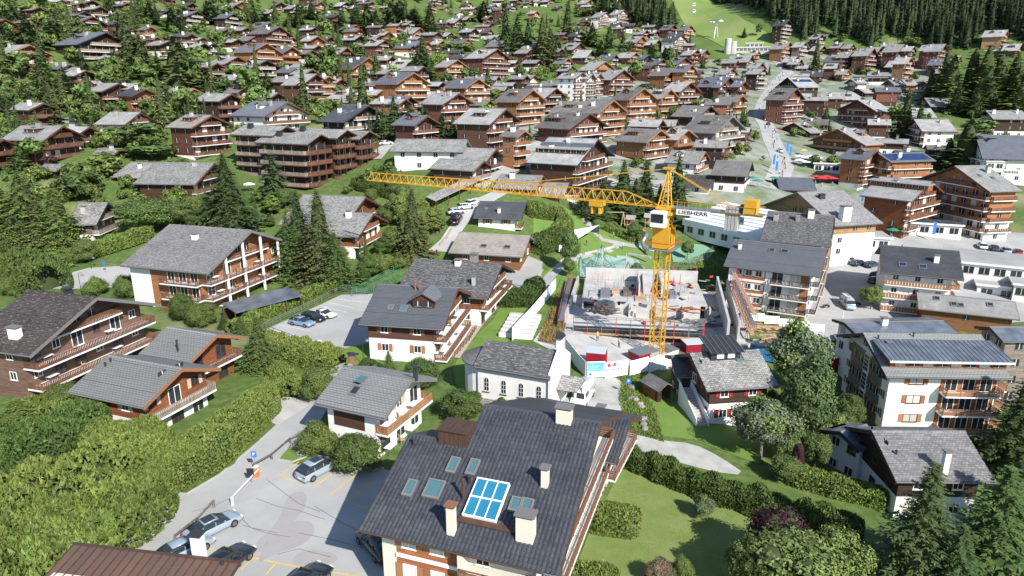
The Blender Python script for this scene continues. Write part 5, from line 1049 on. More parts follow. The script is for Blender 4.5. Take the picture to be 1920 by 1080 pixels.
def broadleaf(name, mt, seed, blobs=26, per=110, Hn=8.0, W=.38, z0=.22, leaf=.3, shape='round', core=True, mt2=None):
    r_ = np.random.RandomState(seed); Cn = []; 
    for i in range(blobs):
        an = r_.uniform(0, 6.283); ph = math.acos(r_.uniform(-.75, 1)); rr = r_.uniform(.45, .8)
        w_ = Hn * W; h_ = Hn * (1 - z0) / 2
        c = np.array((math.cos(an) * math.sin(ph) * w_ * rr, math.sin(an) * math.sin(ph) * w_ * rr, Hn * z0 + h_ + math.cos(ph) * h_ * rr))
        if shape == 'oval': c[:2] *= .85 * (1.15 - .5 * (c[2] / Hn))
        Cn.append((c, r_.uniform(.22, .42) * w_ * 1.15))
    B = []; D = []; O = []; Ln = []; Wd = []; mi = []
    ctr = np.array((0, 0, Hn * (.5 + z0 / 2)))
    for bi, (c, rad) in enumerate(Cn):
        d = r_.normal(size=(per, 3)); d /= np.linalg.norm(d, axis=1)[:, None]; p = c + d * rad * r_.uniform(.75, 1.12, (per, 1)) * (1, 1, .8)
        outd = d + .4 * (p - ctr) / (np.linalg.norm(p - ctr, axis=1)[:, None] + 1e-6); outd += r_.normal(size=d.shape) * .45; outd[:, 2] -= .1
        outd /= np.linalg.norm(outd, axis=1)[:, None]; s_ = np.cross(outd, r_.normal(size=d.shape)); s_ /= np.linalg.norm(s_, axis=1)[:, None]
        tang = np.cross(outd, s_); B.append(p); D.append(tang); O.append(s_); sz = leaf * r_.uniform(.7, 1.3, per); Ln.append(sz * 1.4); Wd.append(sz * 1.1); mi += [1 if (mt2 and bi % 5 == 0) else 0] * per
    V, F = sprays(np.concatenate(B), np.concatenate(D), np.concatenate(O), np.concatenate(Ln), np.concatenate(Wd)); mi = np.array(mi)
    mats = [mt, mt2 or mt, 'foliage_shade']
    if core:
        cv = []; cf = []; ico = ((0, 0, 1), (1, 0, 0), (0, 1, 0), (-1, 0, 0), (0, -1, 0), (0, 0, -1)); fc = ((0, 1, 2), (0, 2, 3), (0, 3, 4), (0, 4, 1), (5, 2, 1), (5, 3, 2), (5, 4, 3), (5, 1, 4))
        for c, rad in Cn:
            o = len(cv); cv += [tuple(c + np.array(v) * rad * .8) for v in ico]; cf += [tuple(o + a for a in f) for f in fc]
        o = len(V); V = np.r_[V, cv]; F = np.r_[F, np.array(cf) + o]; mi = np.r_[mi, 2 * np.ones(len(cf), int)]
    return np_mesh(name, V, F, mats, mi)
def trunk_mesh(Hn, r0, frac=.9, limbs=0, seed=0, m='bark'):
    b = MB(); rr = random.Random(seed); b.tube((0, 0, -.5), (0, 0, Hn * frac), r0, m, 7, r0 * .25)
    for i in range(limbs):
        z = Hn * rr.uniform(.22, .6); a = rr.uniform(0, 6.28); l = Hn * rr.uniform(.15, .3); b.tube((0, 0, z), (math.cos(a) * l, math.sin(a) * l, z + l * .8), r0 * .45, m, 5, r0 * .12)
    return b.mesh('trunk')
TK = {}
def kind(k, crowns, trunk, Hn): TK[k] = (crowns, trunk, Hn)
def mk(kindname, far):
    q = (kindname, far)
    if q in TK: return TK[q]
    lv, ar, sg = (19, 8, 2) if far else (52, 15, 7)
    lf = 1.1 if far else .36
    sp = {'D': ('needles_dark', .19, .42, .0, .9), 'M': ('needles_mid', .2, .38, .1, .9), 'O': ('needles_olive', .17, .5, .25, .75), 'L': ('needles_larch', .2, .25, .1, .62), 'Y': ('needles_yellow', .27, .3, .15, .7), 'F': ('needles_forest', .155, .5, .1, .85), 'N': ('needles_dark', .15, .5, .1, .8)}
    bl = {'G': ('leaves_green', .38,'round'), 'T': ('leaves_light', .4,'round'), 'W': ('leaves_grey', .38,'round'), 'U': ('leaves_purple', .36,'round'), 'R': ('leaves_rust', .5,'round'), 'A': ('leaves_autumn', .36,'oval'), 'C': ('hedge_green', .16,'oval'), 'S': ('hedge_green', .55,'round'), 'E': ('hedge_dark', .42,'round'), 'V': ('leaves_green', .3,'oval'), 'P': ('needles_dark', .3,'oval')}
    cr = []
    for v in range(3 if far else 2):
        if kindname in sp:
            m_, Rm, dr, gp, tp_ = sp[kindname]; cr.append(conifer('crown', m_, ord(kindname) * 7 + v * 13 + far, lv, ar, sg, Rm, 10.0, dr, gp, tp_, lf)); Hn = 10.0
        else:
            m_, W_, shp = bl[kindname]; Hn = 8.0
            z0 = {'C': .02, 'S': .0, 'E': .02, 'R': .15, 'P': .03, 'L': .06}.get(kindname, .2)
            cr.append(broadleaf('crown', m_, ord(kindname) * 5 + v * 17 + far, 13 if far else 40, 34 if far else 330, Hn, W_, z0, .62 if far else .17, shp, True, 'leaves_light' if kindname == 'W' else None))
    tr = trunk_mesh(Hn, .17 if kindname in sp else .2, .9 if kindname in sp else .6, 0 if kindname in sp or far else 6, ord(kindname), 'bark_grey' if kindname in 'WL' else 'bark')
    TK[q] = (cr, tr, Hn); return TK[q]
KN = {'D': 'spruce', 'M': 'green_spruce', 'O': 'larch', 'L': 'larch', 'Y': 'conifer', 'F': 'spruce', 'P': 'pine_tree', 'N': 'spruce', 'G': 'broadleaf_tree', 'T': 'broadleaf_tree', 'W': 'birch_tree', 'U': 'copper_beech', 'R': 'rust_bush', 'A': 'autumn_tree', 'C': 'columnar_thuja', 'S': 'bush', 'E': 'bush', 'V': 'broadleaf_tree'}  # type M is a spruce too, only in a mid green tone
tcount = 0
def tree(k, x, y, h_, wf=1.0, label='', group=None, far=None, z=None):
    global tcount
    d = math.hypot(x, y); far = d > 175 if far is None else far; cr, tr, Hn = mk(k, far); tcount += 1
    s_ = h_ / Hn; z = H(x, y) if z is None else z; a = (tcount * 2.399) % 6.283
    me = cr[tcount % len(cr)]
    if far and d > 330:
        o = link(KN[k], me, None, (x, y, z - .2), a, (s_ * wf, s_ * wf, s_), label, 'bush' if 'bush' in KN[k] else 'tree', group); return o
    o = thing(KN[k], label, 'bush' if 'bush' in KN[k] else 'tree', (x, y, z - .15), a, group); o.scale = (s_ * wf, s_ * wf, s_)
    link('crown', me, o); 
    if k not in 'SR': link('trunk', tr, o)
    return o
def ptree(k, px, ytop, ybase, wpx, label, group=None, far=None, hmax=32):
    p = at(px, ybase); lo_, hi_ = .5, hmax
    for _ in range(22):
        m = (lo_ + hi_) / 2
        if proj((p.x, p.y, p.z + m))[1] > ytop: lo_ = m
        else: hi_ = m
    h_ = (lo_ + hi_) / 2; w_ = wpx / FPX * proj(p)[2]
    base = {'D': .27, 'M': .28, 'O': .26, 'L': .3, 'Y': .42, 'F': .31, 'P': .6, 'N': .3, 'C': .34, 'S': 1.05, 'R': 1.0, 'E': .85, 'A': .7, 'V': .6}.get(k, .76)
    FOOT.append((p.x, p.y, 1.5, 1.0, 1.0, 0)); return tree(k, p.x, p.y, h_, w_ / (h_ * base), label, group, far)
NT = [
('D',567,352,515,84,'tall dark spruce in front of the broad stone roofed chalet, left of two'),('O',606,350,528,84,'tall pale green spruce in front of the broad stone roofed chalet'),('M',632,432,536,66,'lower green spruce at the foot of the pale green one'),
('D',432,283,428,92,'big dark spruce beside the red brown stone roofed chalet'),('D',517,282,376,58,'dark spruce standing before the huge timber block'),('O',776,350,478,62,'tall olive spruce between clipped thuja columns'),('M',545,400,520,60,'green spruce half hidden left of the dark pair'),
('C',752,355,425,34,'tall clipped thuja column left of the olive spruce'),('C',812,382,440,34,'thick clipped thuja column right of the olive spruce'),('C',826,384,436,30,'thick clipped thuja column above the lane steps'),('C',796,390,470,26,'thin thuja column touching the olive spruce'),
('C',510,358,405,36,'rounded clipped thuja beside the block lawn'),('E',690,478,520,46,'dense green bush above the ramp railing'),('S',712,470,515,34,'rounded bush beside the green railing'),('C',728,472,508,24,'small clipped thuja near the green railing'),('S',750,472,505,30,'light green bush above the slate chalets'),
('S',740,425,470,60,'broad bush below the curved balcony'),('E',720,440,478,40,'dark bush below the curved balcony'),
('Y',60,318,470,130,'wide yellow green conifer above the hedge corner'),('Y',118,350,478,105,'yellow green conifer beside the steep roofed cottage'),('Y',10,335,452,90,'yellow green conifer cut by the left edge'),('O',85,372,482,84,'thin brownish larch with bare branches above the hedge'),('E',155,312,372,85,'dark clipped conifer clump below the hut'),
('G',280,368,438,105,'spreading green tree below the white garage wing'),('G',340,372,425,60,'green tree under the dark timber chalet'),('E',375,388,430,60,'dark hedge bush under the timber chalet balcony'),
('P',1508,655,838,105,'dense dark oval pine in front of the white apartment house'),('W',1490,600,742,112,'airy grey green birch behind the dark oval pine'),('W',1425,738,860,120,'grey green willow beside the staircase chalet'),('G',1470,850,905,60,'green shrub tree at the end of the gravel track'),('U',1490,825,905,26,'slim purple leaved tree by the clipped hedge'),('T',1555,770,830,60,'light green tree below the pine'),
('D',1900,672,880,110,'tall dark spruce at the right edge beside orange balconies'),('D',1705,862,1130,150,'big spruce in front of the weathered grey roof'),('M',1835,868,1150,190,'big light tipped spruce in the lower right corner'),('M',1900,850,1060,120,'spruce filling the right edge below the grey roof'),('D',1770,980,1180,110,'lower dark spruce between the two big corner spruces'),
('G',1475,1000,1145,190,'broad green maple in the lower right garden'),('U',1455,955,1085,130,'purple leaved maple beside the broad green maple'),('T',1560,985,1120,110,'light green tree with autumn tips in the lower garden'),('G',1400,1000,1125,90,'green tree casting its shadow over the mown lawn'),('R',1232,1048,1098,52,'round rust coloured shrub at the lawn edge'),('S',1278,1040,1085,40,'small green shrub behind the rust coloured one'),('W',1318,925,975,40,'pale scraggy shrub on the mown lawn'),
('E',868,728,790,86,'dark juniper bush between white chalet and chapel'),('E',792,668,726,76,'dark spreading shrub below the slate chalet'),('M',730,655,700,26,'small fir under the slate chalet wall'),('E',690,668,690,28,'low dark shrub beside the satellite dish'),('M',940,742,775,46,'dark shrub between the chapel and slate house'),
('S',598,790,848,76,'rounded light green bush at the car park corner'),('E',674,812,884,100,'dark green bush behind the silver car'),('S',640,815,862,56,'green bush between the two car park bushes'),('S',380,565,610,58,'round clipped light green shrub above the drive'),('E',345,545,600,52,'grey green shrub behind the round clipped one'),('D',420,588,616,20,'tiny fir near the carport roof'),('M',452,592,628,26,'small fir at the end of the carport'),
('M',490,590,690,60,'narrow green fir by the car park hedge'),('C',560,690,745,34,'clipped cone shrub above the lane'),('S',598,686,748,70,'rounded hedge bush above the lane'),('C',527,700,745,30,'dark clipped shrub near the garden wall'),('C',500,700,742,22,'small clipped shrub beside the drive wall'),
('V',1068,425,515,42,'slender green tree at the playground edge'),('V',1192,490,533,34,'young round tree in front of the playground'),('V',1122,408,440,30,'small round tree beside the swing'),('V',1188,412,455,34,'young green tree beside the play hut'),('V',1288,448,488,28,'young green tree beside the sports court'),('V',1065,480,520,32,'young green tree at the footpath end'),('S',1180,395,415,18,'small bush behind the play hut'),
('D',1168,295,372,50,'dark spruce left of the crane mast behind the jib'),('D',1210,296,372,42,'narrow dark spruce just left of the crane mast'),('D',1266,285,420,60,'tall dark spruce directly behind the crane mast'),('D',1130,330,395,55,'dark spruce in the row behind the jib'),('D',1100,345,405,60,'dark spruce at the left end of the row behind the jib'),('D',1190,330,400,55,'dark spruce filling the row behind the jib'),('D',1160,345,408,60,'broad dark spruce low in the row behind the jib'),('M',1120,360,410,50,'green spruce low in the row behind the jib'),('D',1235,340,410,40,'dark spruce touching the crane mast'),
('T',1632,530,580,42,'light green weeping tree beside the blue van'),('D',1500,60 + 470,560,14,'tiny fir by the hotel terrace'),('U',12 + 80,290,312,32,'dark purple shrub above the little hut'),('G',70,255,312,60,'green tree left of the purple shrub'),('M',40,260,318,36,'narrow green conifer beside the left balconies'),
('G',285,268,296,100,'broad green tree behind the stone chimneys'),('S',190,285,330,90,'rounded hedge mass right of the little hut'),('G',265,232,290,95,'olive green tree before the white and red chalet'),('G',215,235,270,70,'green tree left of the white and red chalet'),
('D',1805,215,320,90,'dark spruce group beside the white congress house'),('L',1775,255,310,36,'autumn tinted larch beside the solar roof'),('D',1840,240,318,60,'dark spruce before the white congress house'),('D',1545,196,250,36,'dark round conifer beside the main street'),('D',1692,158,255,44,'dark spruce right of the grey gabled hotel'),('D',1718,185,262,36,'dark spruce in front of the light roofs'),('G',1675,195,240,50,'green tree behind the grey gabled hotel'),
('G',8,820,890,44,'clipped dark bush at the left edge of the strip of lawn'),('S',30,885,910,30,'small light bush at the hedge foot'),('Y',40,745,815,110,'ragged yellow green conifer below the long brown chalet'),('S',120,720,770,80,'bushy conifer below the long balconies'),
]
for q in NT: ptree(q[0], q[1], q[2], q[3], q[4], q[5])
FT = [('D',107,12,84,46),('D',55,22,84,50),('D',18,40,90,40),('D',283,0,44,36),('D',205,0,32,32),('D',230,22,82,32),('O',247,22,126,44),('O',268,60,130,48),('D',155,88,128,26),('D',222,88,150,36),('M',123,122,172,38),('O',83,125,182,44),('G',37,92,150,48),('O',340,62,165,92),('O',355,85,165,60),('G',268,120,155,44),('G',300,118,160,50),('U',150,172,205,34),('D',8,168,230,46),('D',95,162,230,44),('M',50,150,205,40),
('U',72,208,232,26),('D',30,6,60,40),('T',60,0,40,46),('T',85,20,60,34),('D',395,0,42,50),('D',585,0,36,30),('D',325,10,60,42),('D',502,132,174,30),('P',423,138,185,42),('T',437,120,142,36),('C',383,33,60,13),('D',585,74,102,15),('P',595,104,140,40),('T',452,20,50,24),('T',612,38,66,28),('D',498,25,46,34),('D',545,22,50,30),('D',560,5,45,26),('D',480,15,45,24),
('M',690,4,62,50),('M',707,14,66,32),('D',733,0,50,42),('D',750,0,40,36),('M',777,14,50,42),('O',807,0,62,32),('M',813,42,76,26),('D',907,0,40,42),('D',948,5,96,34),('O',793,62,116,30),('M',785,92,150,50),('M',800,100,148,34),('O',685,115,168,34),('L',707,96,166,28),('D',747,108,136,11),('G',900,123,148,20),('O',915,124,182,28),('G',845,78,104,50),('G',870,80,106,40),('E',668,78,106,40),('E',690,86,112,36),('D',760,5,52,30),('D',668,10,50,30),('D',640,20,60,30),
('O',1063,0,72,30),('M',970,22,110,46),('M',990,30,112,34),('O',1015,28,122,36),('O',1032,50,122,36),('L',1045,65,118,30),('M',1110,40,86,36),('D',1140,48,90,22),('M',1127,74,106,36),('D',1167,54,90,16),('W',1177,74,98,30),('D',1227,0,56,30),('D',1243,0,50,32),('D',1260,0,45,22),('D',1220,78,110,26),('M',1247,88,110,25),('D',1257,64,92,20),('D',973,115,168,36),('D',1060,84,108,20),('D',1215,108,130,12),('G',1190,112,150,40),('D',1130,0,30,30),('D',1150,5,35,28),('M',1180,12,42,30),('G',1100,15,32,30),('D',1195,10,45,26),
('O',1528,68,132,22),('O',1317,100,128,15),('G',1345,110,130,24),('G',930,165,190,28),('O',775,115,158,26),('D',740,175,245,40),('D',765,185,235,40),('D',800,200,250,46),('D',830,210,260,46),('M',722,190,260,30),('D',850,215,258,30),('C',575,178,200,22),('C',560,178,200,20),('C',590,180,202,20),('C',605,183,205,20),('D',245,160,185,26),
('O',1762,78,195,40),('L',1775,96,200,56),('L',1835,78,205,62),('L',1812,84,200,50),('L',1862,88,205,56),('L',1890,92,205,56),('L',1915,98,215,60),('L',1850,140,215,46),('D',1790,150,212,40),('M',1760,130,195,46),('L',1905,150,225,60),('D',1826,165,220,40),('G',1830,220,262,60),('O',1740,118,190,30),('G',1620,128,148,22),('D',1700,120,146,14),('D',1612,122,140,12),('T',1715,68,88,24),('T',1700,66,86,20),('G',1580,62,80,18),('D',1395,50,70,12),('G',1422,42,68,14),('G',1300,186,204,38),('G',1325,185,202,24),('D',1260,208,232,14)]
OB = {'D': 'dark spruce', 'M': 'green spruce', 'O': 'olive larch', 'L': 'light green larch', 'G': 'round green tree', 'T': 'lime green tree', 'U': 'purple leaved tree', 'P': 'dark pine', 'C': 'clipped green column', 'E': 'dark bush', 'W': 'grey green tree'}
for i, q in enumerate(sorted(FT, key=lambda q: q[1])):
    NUM2 = f"{NUM[i % 38]} from left"
    zone = ['left quarter', 'left middle', 'centre left', 'centre', 'centre right', 'right middle'][min(5, i // 30)] if 0 else None
for kk in OB:
    L_ = sorted([q for q in FT if q[0] == kk], key=lambda q: q[1])
    for i, q in enumerate(L_):
        half = 'on the upper slope' if q[3] < 100 else 'on the middle slope'
        sub = [r for r in L_ if (r[3] < 100) == (q[3] < 100)]; ptree(q[0], q[1], q[2], q[3], q[4], f"{OB[kk]} {half}, {NUM[sub.index(q)] if sub.index(q) < len(NUM) else 'last'} of its kind from the left", 'larger trees on the hillside')
HP = [proj((f[0], f[1], H(f[0], f[1]) + 5)) for f in FOOT]
FG = set()
def fill(n, y0, y1, x0, x1, kinds, hr, group, labels, cover=.5, m=.8):
    FG.add(group); done = 0; tries = 0
    while done < n and tries < n * 12:
        tries += 1; px, py = rng.uniform(x0, x1), rng.uniform(y0, y1); p = at(px, py); k = rng.choice(kinds); h_ = rng.uniform(*hr) * (1 if k in 'DMOL' else .72)
        if not clear(p.x, p.y, m): continue
        q = proj(p); sc_ = FPX / q[2]; hw = h_ * .2 * sc_; yt = q[1] - h_ * sc_ * .95
        if any(o[2] > q[2] + 2 and abs(o[0] - q[0]) < hw * 1.2 + 4 and yt < o[1] < q[1] for o in HP) and rng.random() < cover: continue
        FOOT.append((p.x, p.y, .6, .6, .6, 0)); tree(k, p.x, p.y, h_, rng.uniform(.85, 1.2), labels[0] if k in 'DMOLPN' else (labels[2] if k in 'SE' else labels[1]), group); done += 1
LB = ['small conifer growing between the hillside chalets', 'small leafy tree growing between the hillside chalets', 'garden shrub growing between the hillside chalets']
fill(60, 20, 250, -10, 760, 'DMOOLLG', (13, 20), 'tall trees on the left slope', ['tall conifer on the left slope', 'tall leafy tree on the left slope', 'tall bush'], .93)
fill(170, -5, 120, -10, 1300, 'DDDMMOLG', (8, 15), 'conifers and trees between the hillside chalets', LB, .97)
fill(300, 5, 240, -10, 1300, 'GGTTSSEV', (6, 12), 'leafy garden trees between the hillside chalets', LB, .95)
fill(80, 110, 290, -10, 1400, 'DDMMO', (6, 11), 'conifers and trees between the hillside chalets', LB, .97)
LB2 = ['small fir in a village garden', 'small leafy tree in a village garden', 'green shrub in a village garden']
fill(110, 200, 420, -20, 760, 'GSSSTEV', (3.5, 8), 'shrubs in the village gardens', LB2, .9)
fill(110, 110, 330, 1000, 1915, 'DGSSTEM', (3, 9), 'shrubs among the eastern houses', ['small fir among the eastern houses', 'small leafy tree among the eastern houses', 'green shrub among the eastern houses'], .97, 1.0)
fill(12, 760, 900, 1430, 1600, 'GSSETW', (3, 7), 'shrubs on the sloping lawn', ['low fir by the staircase chalet garden', 'leafy shrub by the staircase chalet garden', 'round bush by the staircase chalet garden'], 1.0, 1.5)
fill(30, 400, 560, -20, 760, 'GSSEVM', (3, 7), 'shrubs in the near gardens', ['low fir in the near gardens', 'leafy tree in the near gardens', 'round bush in the near gardens'], 1.0, 1.5)
TH_ = {}
for o in list(C.objects):
    if o.parent is None and o.get('group') in FG:
        q = proj(o.location); row = min(9, int(max(0, q[1]) / 45)); TH_.setdefault((o['label'], row), []).append((q[0], o.name))
ORD = lambda n: f"{n}{'th' if 10 <= n % 100 <= 20 else {1: 'st', 2: 'nd', 3: 'rd'}.get(n % 10, 'th')}"
for (lb, row), L_ in TH_.items():
    for i, (_, nm) in enumerate(sorted(L_)): C.objects[nm]['label'] = f"{lb}, {ORD(i + 1)} from left in band {['one', 'two', 'three', 'four', 'five', 'six', 'seven', 'eight', 'nine', 'ten'][row]}"
LB3 = ['low fir in the gardens beside the pit', 'low leafy shrub in the gardens beside the pit', 'low bush in the gardens beside the pit']
def in_poly(x, y, pl):
    c = False; j = len(pl) - 1
    for i in range(len(pl)):
        if (pl[i][1] > y) != (pl[j][1] > y) and x < (pl[j][0] - pl[i][0]) * (y - pl[i][1]) / (pl[j][1] - pl[i][1]) + pl[i][0]: c = not c
        j = i
    return c
FP = [(1400, -60), (1398, 30), (1405, 66), (1440, 70), (1500, 76), (1545, 90), (1575, 76), (1600, 88), (1680, 90), (1800, 96), (1870, 90), (1960, 100), (2050, 100), (2050, -400), (1400, -400)]
FP2 = [(1302, -60), (1300, 8), (1322, 24), (1345, 37), (1392, 36), (1400, -60)]
FP3 = [(1108, -60), (1112, 22), (1180, 40), (1225, 62), (1264, 56), (1268, -60)]
pts = []
for Y in np.arange(380, 1150, 5.6):
    for X in np.arange(30, 900, 5.6):
        x, y = X + rng.uniform(-2.6, 2.6), Y + rng.uniform(-2.6, 2.6); q = proj((x, y, H(x, y)))
        if q[0] > 2050 or q[0] < 1100 or q[1] > 102 or q[1] < -110: continue
        if (in_poly(q[0], q[1], FP) or in_poly(q[0], q[1], FP2) or in_poly(q[0], q[1], FP3)) and clear(x, y, 4): pts.append((q[2], x, y, q))
pts.sort()
for i, (_, x, y, q) in enumerate(pts[:110]):
    tree('F', x, y, rng.uniform(18, 26), rng.uniform(.9, 1.15), 'dark spruce in the forest edge above the village', 'spruces of the forest above the village', True)
def mass(pts_, hr=(17, 25)):
    cr = [conifer('crown', 'needles_forest', 900 + v, 11, 6, 1, .17, 10, .5, .1, .85, 1.7, True) for v in range(3)]; src = []
    for me in cr:
        V = np.empty(len(me.vertices) * 3, np.float32); me.vertices.foreach_get('co', V); F = np.empty(len(me.loops), np.int32); me.loops.foreach_get('vertex_index', F); mi = np.empty(len(me.polygons), np.int32); me.polygons.foreach_get('material_index', mi); src.append((V.reshape(-1, 3), F.reshape(-1, 3), mi))
    Vs, Fs, Ms = [], [], []; o = 0
    for i, (_, x, y, q) in enumerate(pts_):
        V, F, mi = src[i % 3]; s_ = rng.uniform(*hr) / 10; a = rng.uniform(0, 6.28); c, n_ = math.cos(a), math.sin(a); W = V * (s_ * 1.05, s_ * 1.05, s_); W = np.stack([W[:, 0] * c - W[:, 1] * n_ + x, W[:, 0] * n_ + W[:, 1] * c + y, W[:, 2] + H(x, y)], 1)
        Vs.append(W); Fs.append(F + o); Ms.append(mi); o += len(V)
    me = np_mesh('forest', np.concatenate(Vs), np.concatenate(Fs), ['needles_forest', 'foliage_shade'], np.concatenate(Ms)); link('forest', me, kind='stuff', label='dense dark spruce forest covering the upper slope')
print('FOREST', len(pts)); mass(pts[110:])
# ---------------------------------------------------------------- hedges
DK = 2.4
def hedge(label, path, width, height, mt='hedge_green', leaf=.22, dens=38, world=False, cat='hedge', lumpy=.15, name='hedge', widths=None, sag=.5, seed=1):
    """clipped or shaggy hedge along a line of pixels of its foot"""
    r_ = np.random.RandomState(seed + len(label)); P_ = [Vector(p[:2]) for p in path] if world else [at(*p).to_2d() for p in path]
    seg = [(b - a).length for a, b in zip(P_, P_[1:])]; tot = sum(seg); width = max(widths) * .85 if widths else width; per = (height * 2 + width); n = int(tot * per * dens) + int(math.pi * width * height * dens * .8)
    n = min(int(n * DK), 70000)
    t = r_.uniform(-width * .45, tot + width * .45, n); cum = np.r_[0, np.cumsum(seg)]; Pn = np.array([tuple(p) for p in P_])
    tc = np.clip(t, 0, tot); k = np.clip(np.searchsorted(cum, tc, side='right') - 1, 0, len(seg) - 1); f = (tc - cum[k]) / np.array(seg)[k]
    c0 = Pn[k] * (1 - f[:, None]) + Pn[k + 1] * f[:, None]; sg_ = np.diff(Pn, axis=0); sg_ /= np.linalg.norm(sg_, axis=1)[:, None]; tg = np.r_[sg_[:1], sg_[:-1] + sg_[1:], sg_[-1:]]; tg /= np.linalg.norm(tg, axis=1)[:, None]; dr = tg[k] * (1 - f[:, None]) + tg[k + 1] * f[:, None]; dr /= np.linalg.norm(dr, axis=1)[:, None]; nr = np.stack([-dr[:, 1], dr[:, 0]], 1)
    e = .45; tb = np.linspace(0, math.pi, 400); yy_ = np.sign(np.cos(tb)) * np.abs(np.cos(tb)) ** e * width / 2; zz_ = np.abs(np.sin(tb)) ** e * height; ar = np.r_[0, np.cumsum(np.hypot(np.diff(yy_), np.diff(zz_)))]; ph = np.interp(r_.uniform(0, ar[-1], n), ar, tb)
    cs, sn = np.cos(ph), np.sin(ph); ys = np.sign(cs) * np.abs(cs) ** e; zs = np.abs(sn) ** e
    wloc = np.interp(tc / tot, np.linspace(0, 1, len(widths)), widths) if widths else np.full(n, width)
    shrink = np.where(np.abs(t - tc) > 0, np.sqrt(np.clip(1 - (np.abs(t - tc) / (width * .47)) ** 2, .0, 1)), 1)
    lump = 1 + lumpy * (np.sin(tc * 1.3 + seed) * .5 + np.sin(tc * 2.9 + ys * 2 + seed * 2) * .5)
    X = c0 + dr * (t - tc)[:, None] + nr * (ys * wloc / 2 * shrink * (1 + (lump - 1) * .6))[:, None]
    g = np.array([H(x, y) for x, y in X]) if n < 9000 else np.interp(tc, np.linspace(0, tot, 40), [H(*(P_[0].lerp(P_[-1], 0) if 0 else Vector(np.array([np.interp(q, cum, Pn[:, 0]), np.interp(q, cum, Pn[:, 1])])))) for q in np.linspace(0, tot, 40)])
    Z = g + zs * height * lump + r_.normal(size=n) * .05
    p = np.stack([X[:, 0], X[:, 1], Z], 1); nn3 = np.stack([nr[:, 0] * cs, nr[:, 1] * cs, sn], 1)
    up = np.stack([nr[:, 0] * cs * .4, nr[:, 1] * cs * .4, np.full(n, .8)], 1) + r_.normal(size=(n, 3)) * .55; up += nn3 * .35; up /= np.linalg.norm(up, axis=1)[:, None]
    sd_ = np.cross(up, nn3 + r_.normal(size=(n, 3)) * .5); sd_ /= np.linalg.norm(sd_, axis=1)[:, None] + 1e-6; sz = leaf * .75 * r_.uniform(.6, 1.4, n)
    V, F = sprays(p - up * sz[:, None] * .5, up, sd_, sz * 1.7, sz * 1.1)
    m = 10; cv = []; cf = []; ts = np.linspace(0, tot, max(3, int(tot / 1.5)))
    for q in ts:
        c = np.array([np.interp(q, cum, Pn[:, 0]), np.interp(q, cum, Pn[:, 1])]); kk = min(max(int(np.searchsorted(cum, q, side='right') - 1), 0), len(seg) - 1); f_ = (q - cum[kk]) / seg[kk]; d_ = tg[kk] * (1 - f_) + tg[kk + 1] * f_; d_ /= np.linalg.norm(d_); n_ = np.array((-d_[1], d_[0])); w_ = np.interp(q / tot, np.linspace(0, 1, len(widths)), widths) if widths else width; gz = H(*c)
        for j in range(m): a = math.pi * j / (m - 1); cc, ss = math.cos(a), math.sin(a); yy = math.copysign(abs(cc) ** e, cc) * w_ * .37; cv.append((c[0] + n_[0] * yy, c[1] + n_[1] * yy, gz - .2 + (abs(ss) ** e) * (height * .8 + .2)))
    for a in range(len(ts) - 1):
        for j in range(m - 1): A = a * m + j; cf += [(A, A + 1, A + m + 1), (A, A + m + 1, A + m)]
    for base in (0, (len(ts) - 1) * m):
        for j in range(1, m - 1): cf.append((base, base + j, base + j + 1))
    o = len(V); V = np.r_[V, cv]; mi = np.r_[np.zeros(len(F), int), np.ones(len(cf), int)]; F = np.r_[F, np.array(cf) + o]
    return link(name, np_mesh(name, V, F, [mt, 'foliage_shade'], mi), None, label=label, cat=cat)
hedge('huge feathery yellow green hedge filling the lower left corner', [(60, 1000), (150, 960), (228, 905)], 9, 3.6, 'hedge_yellow', .36, 17, widths=[15, 14, 7.5], lumpy=.22, seed=3)
hedge('feathery hedge mass along the lane above the brown metal roof', [(-60, 1100), (60, 1085), (190, 1010)], 12, 3.4, 'hedge_yellow', .36, 17, widths=[17, 15, 9], lumpy=.2, seed=5)
hedge('feathery hedge continuing under the brown metal roof', [(-120, 1190), (0, 1150), (120, 1090)], 9, 3.2, 'hedge_yellow', .36, 15, lumpy=.2, seed=55)
hedge('tall dark clipped hedge block between lawn strip and feathery hedge', [(62, 870), (120, 855), (160, 825)], 5.5, 4.0, 'hedge_dark', .26, 26, lumpy=.1, seed=6)
hedge('long clipped hedge running from the log chalet down to the lane corner', [(310, 905), (385, 868), (445, 815), (492, 775)], 4.6, 2.9, 'hedge_green', .15, 52, widths=[6, 6, 5, 4], lumpy=.06, seed=7)
hedge('clipped hedge below the log chalet', [(170, 835), (250, 868), (320, 895)], 5, 3.0, 'hedge_green', .17, 40, widths=[4, 6, 8], lumpy=.08, seed=8)
hedge('shaggy hedge with bare twigs below the long brown chalet', [(60, 790), (120, 800), (190, 830)], 4, 2.2, 'hedge_green', .3, 18, lumpy=.3, seed=9)
hedge('long bright hedge above the yard at the hedge corner', [(75, 500), (150, 488), (220, 468), (275, 450)], 3.6, 3.0, 'hedge_yellow', .32, 20, lumpy=.15, seed=10)
hedge('dark rounded hedge mass left of the asphalt yard', [(-20, 530), (40, 520), (85, 545)], 9, 4.6, 'hedge_dark', .34, 16, lumpy=.25, seed=11)
hedge('dark clipped hedge left of the asphalt yard, upper part', [(0, 500), (50, 490)], 8, 5.2, 'hedge_dark', .34, 16, lumpy=.25, seed=12)
hedge('thick clipped hedge below the small car park', [(500, 660), (560, 672), (622, 690)], 4.4, 2.6, 'hedge_green', .26, 26, lumpy=.14, seed=13)
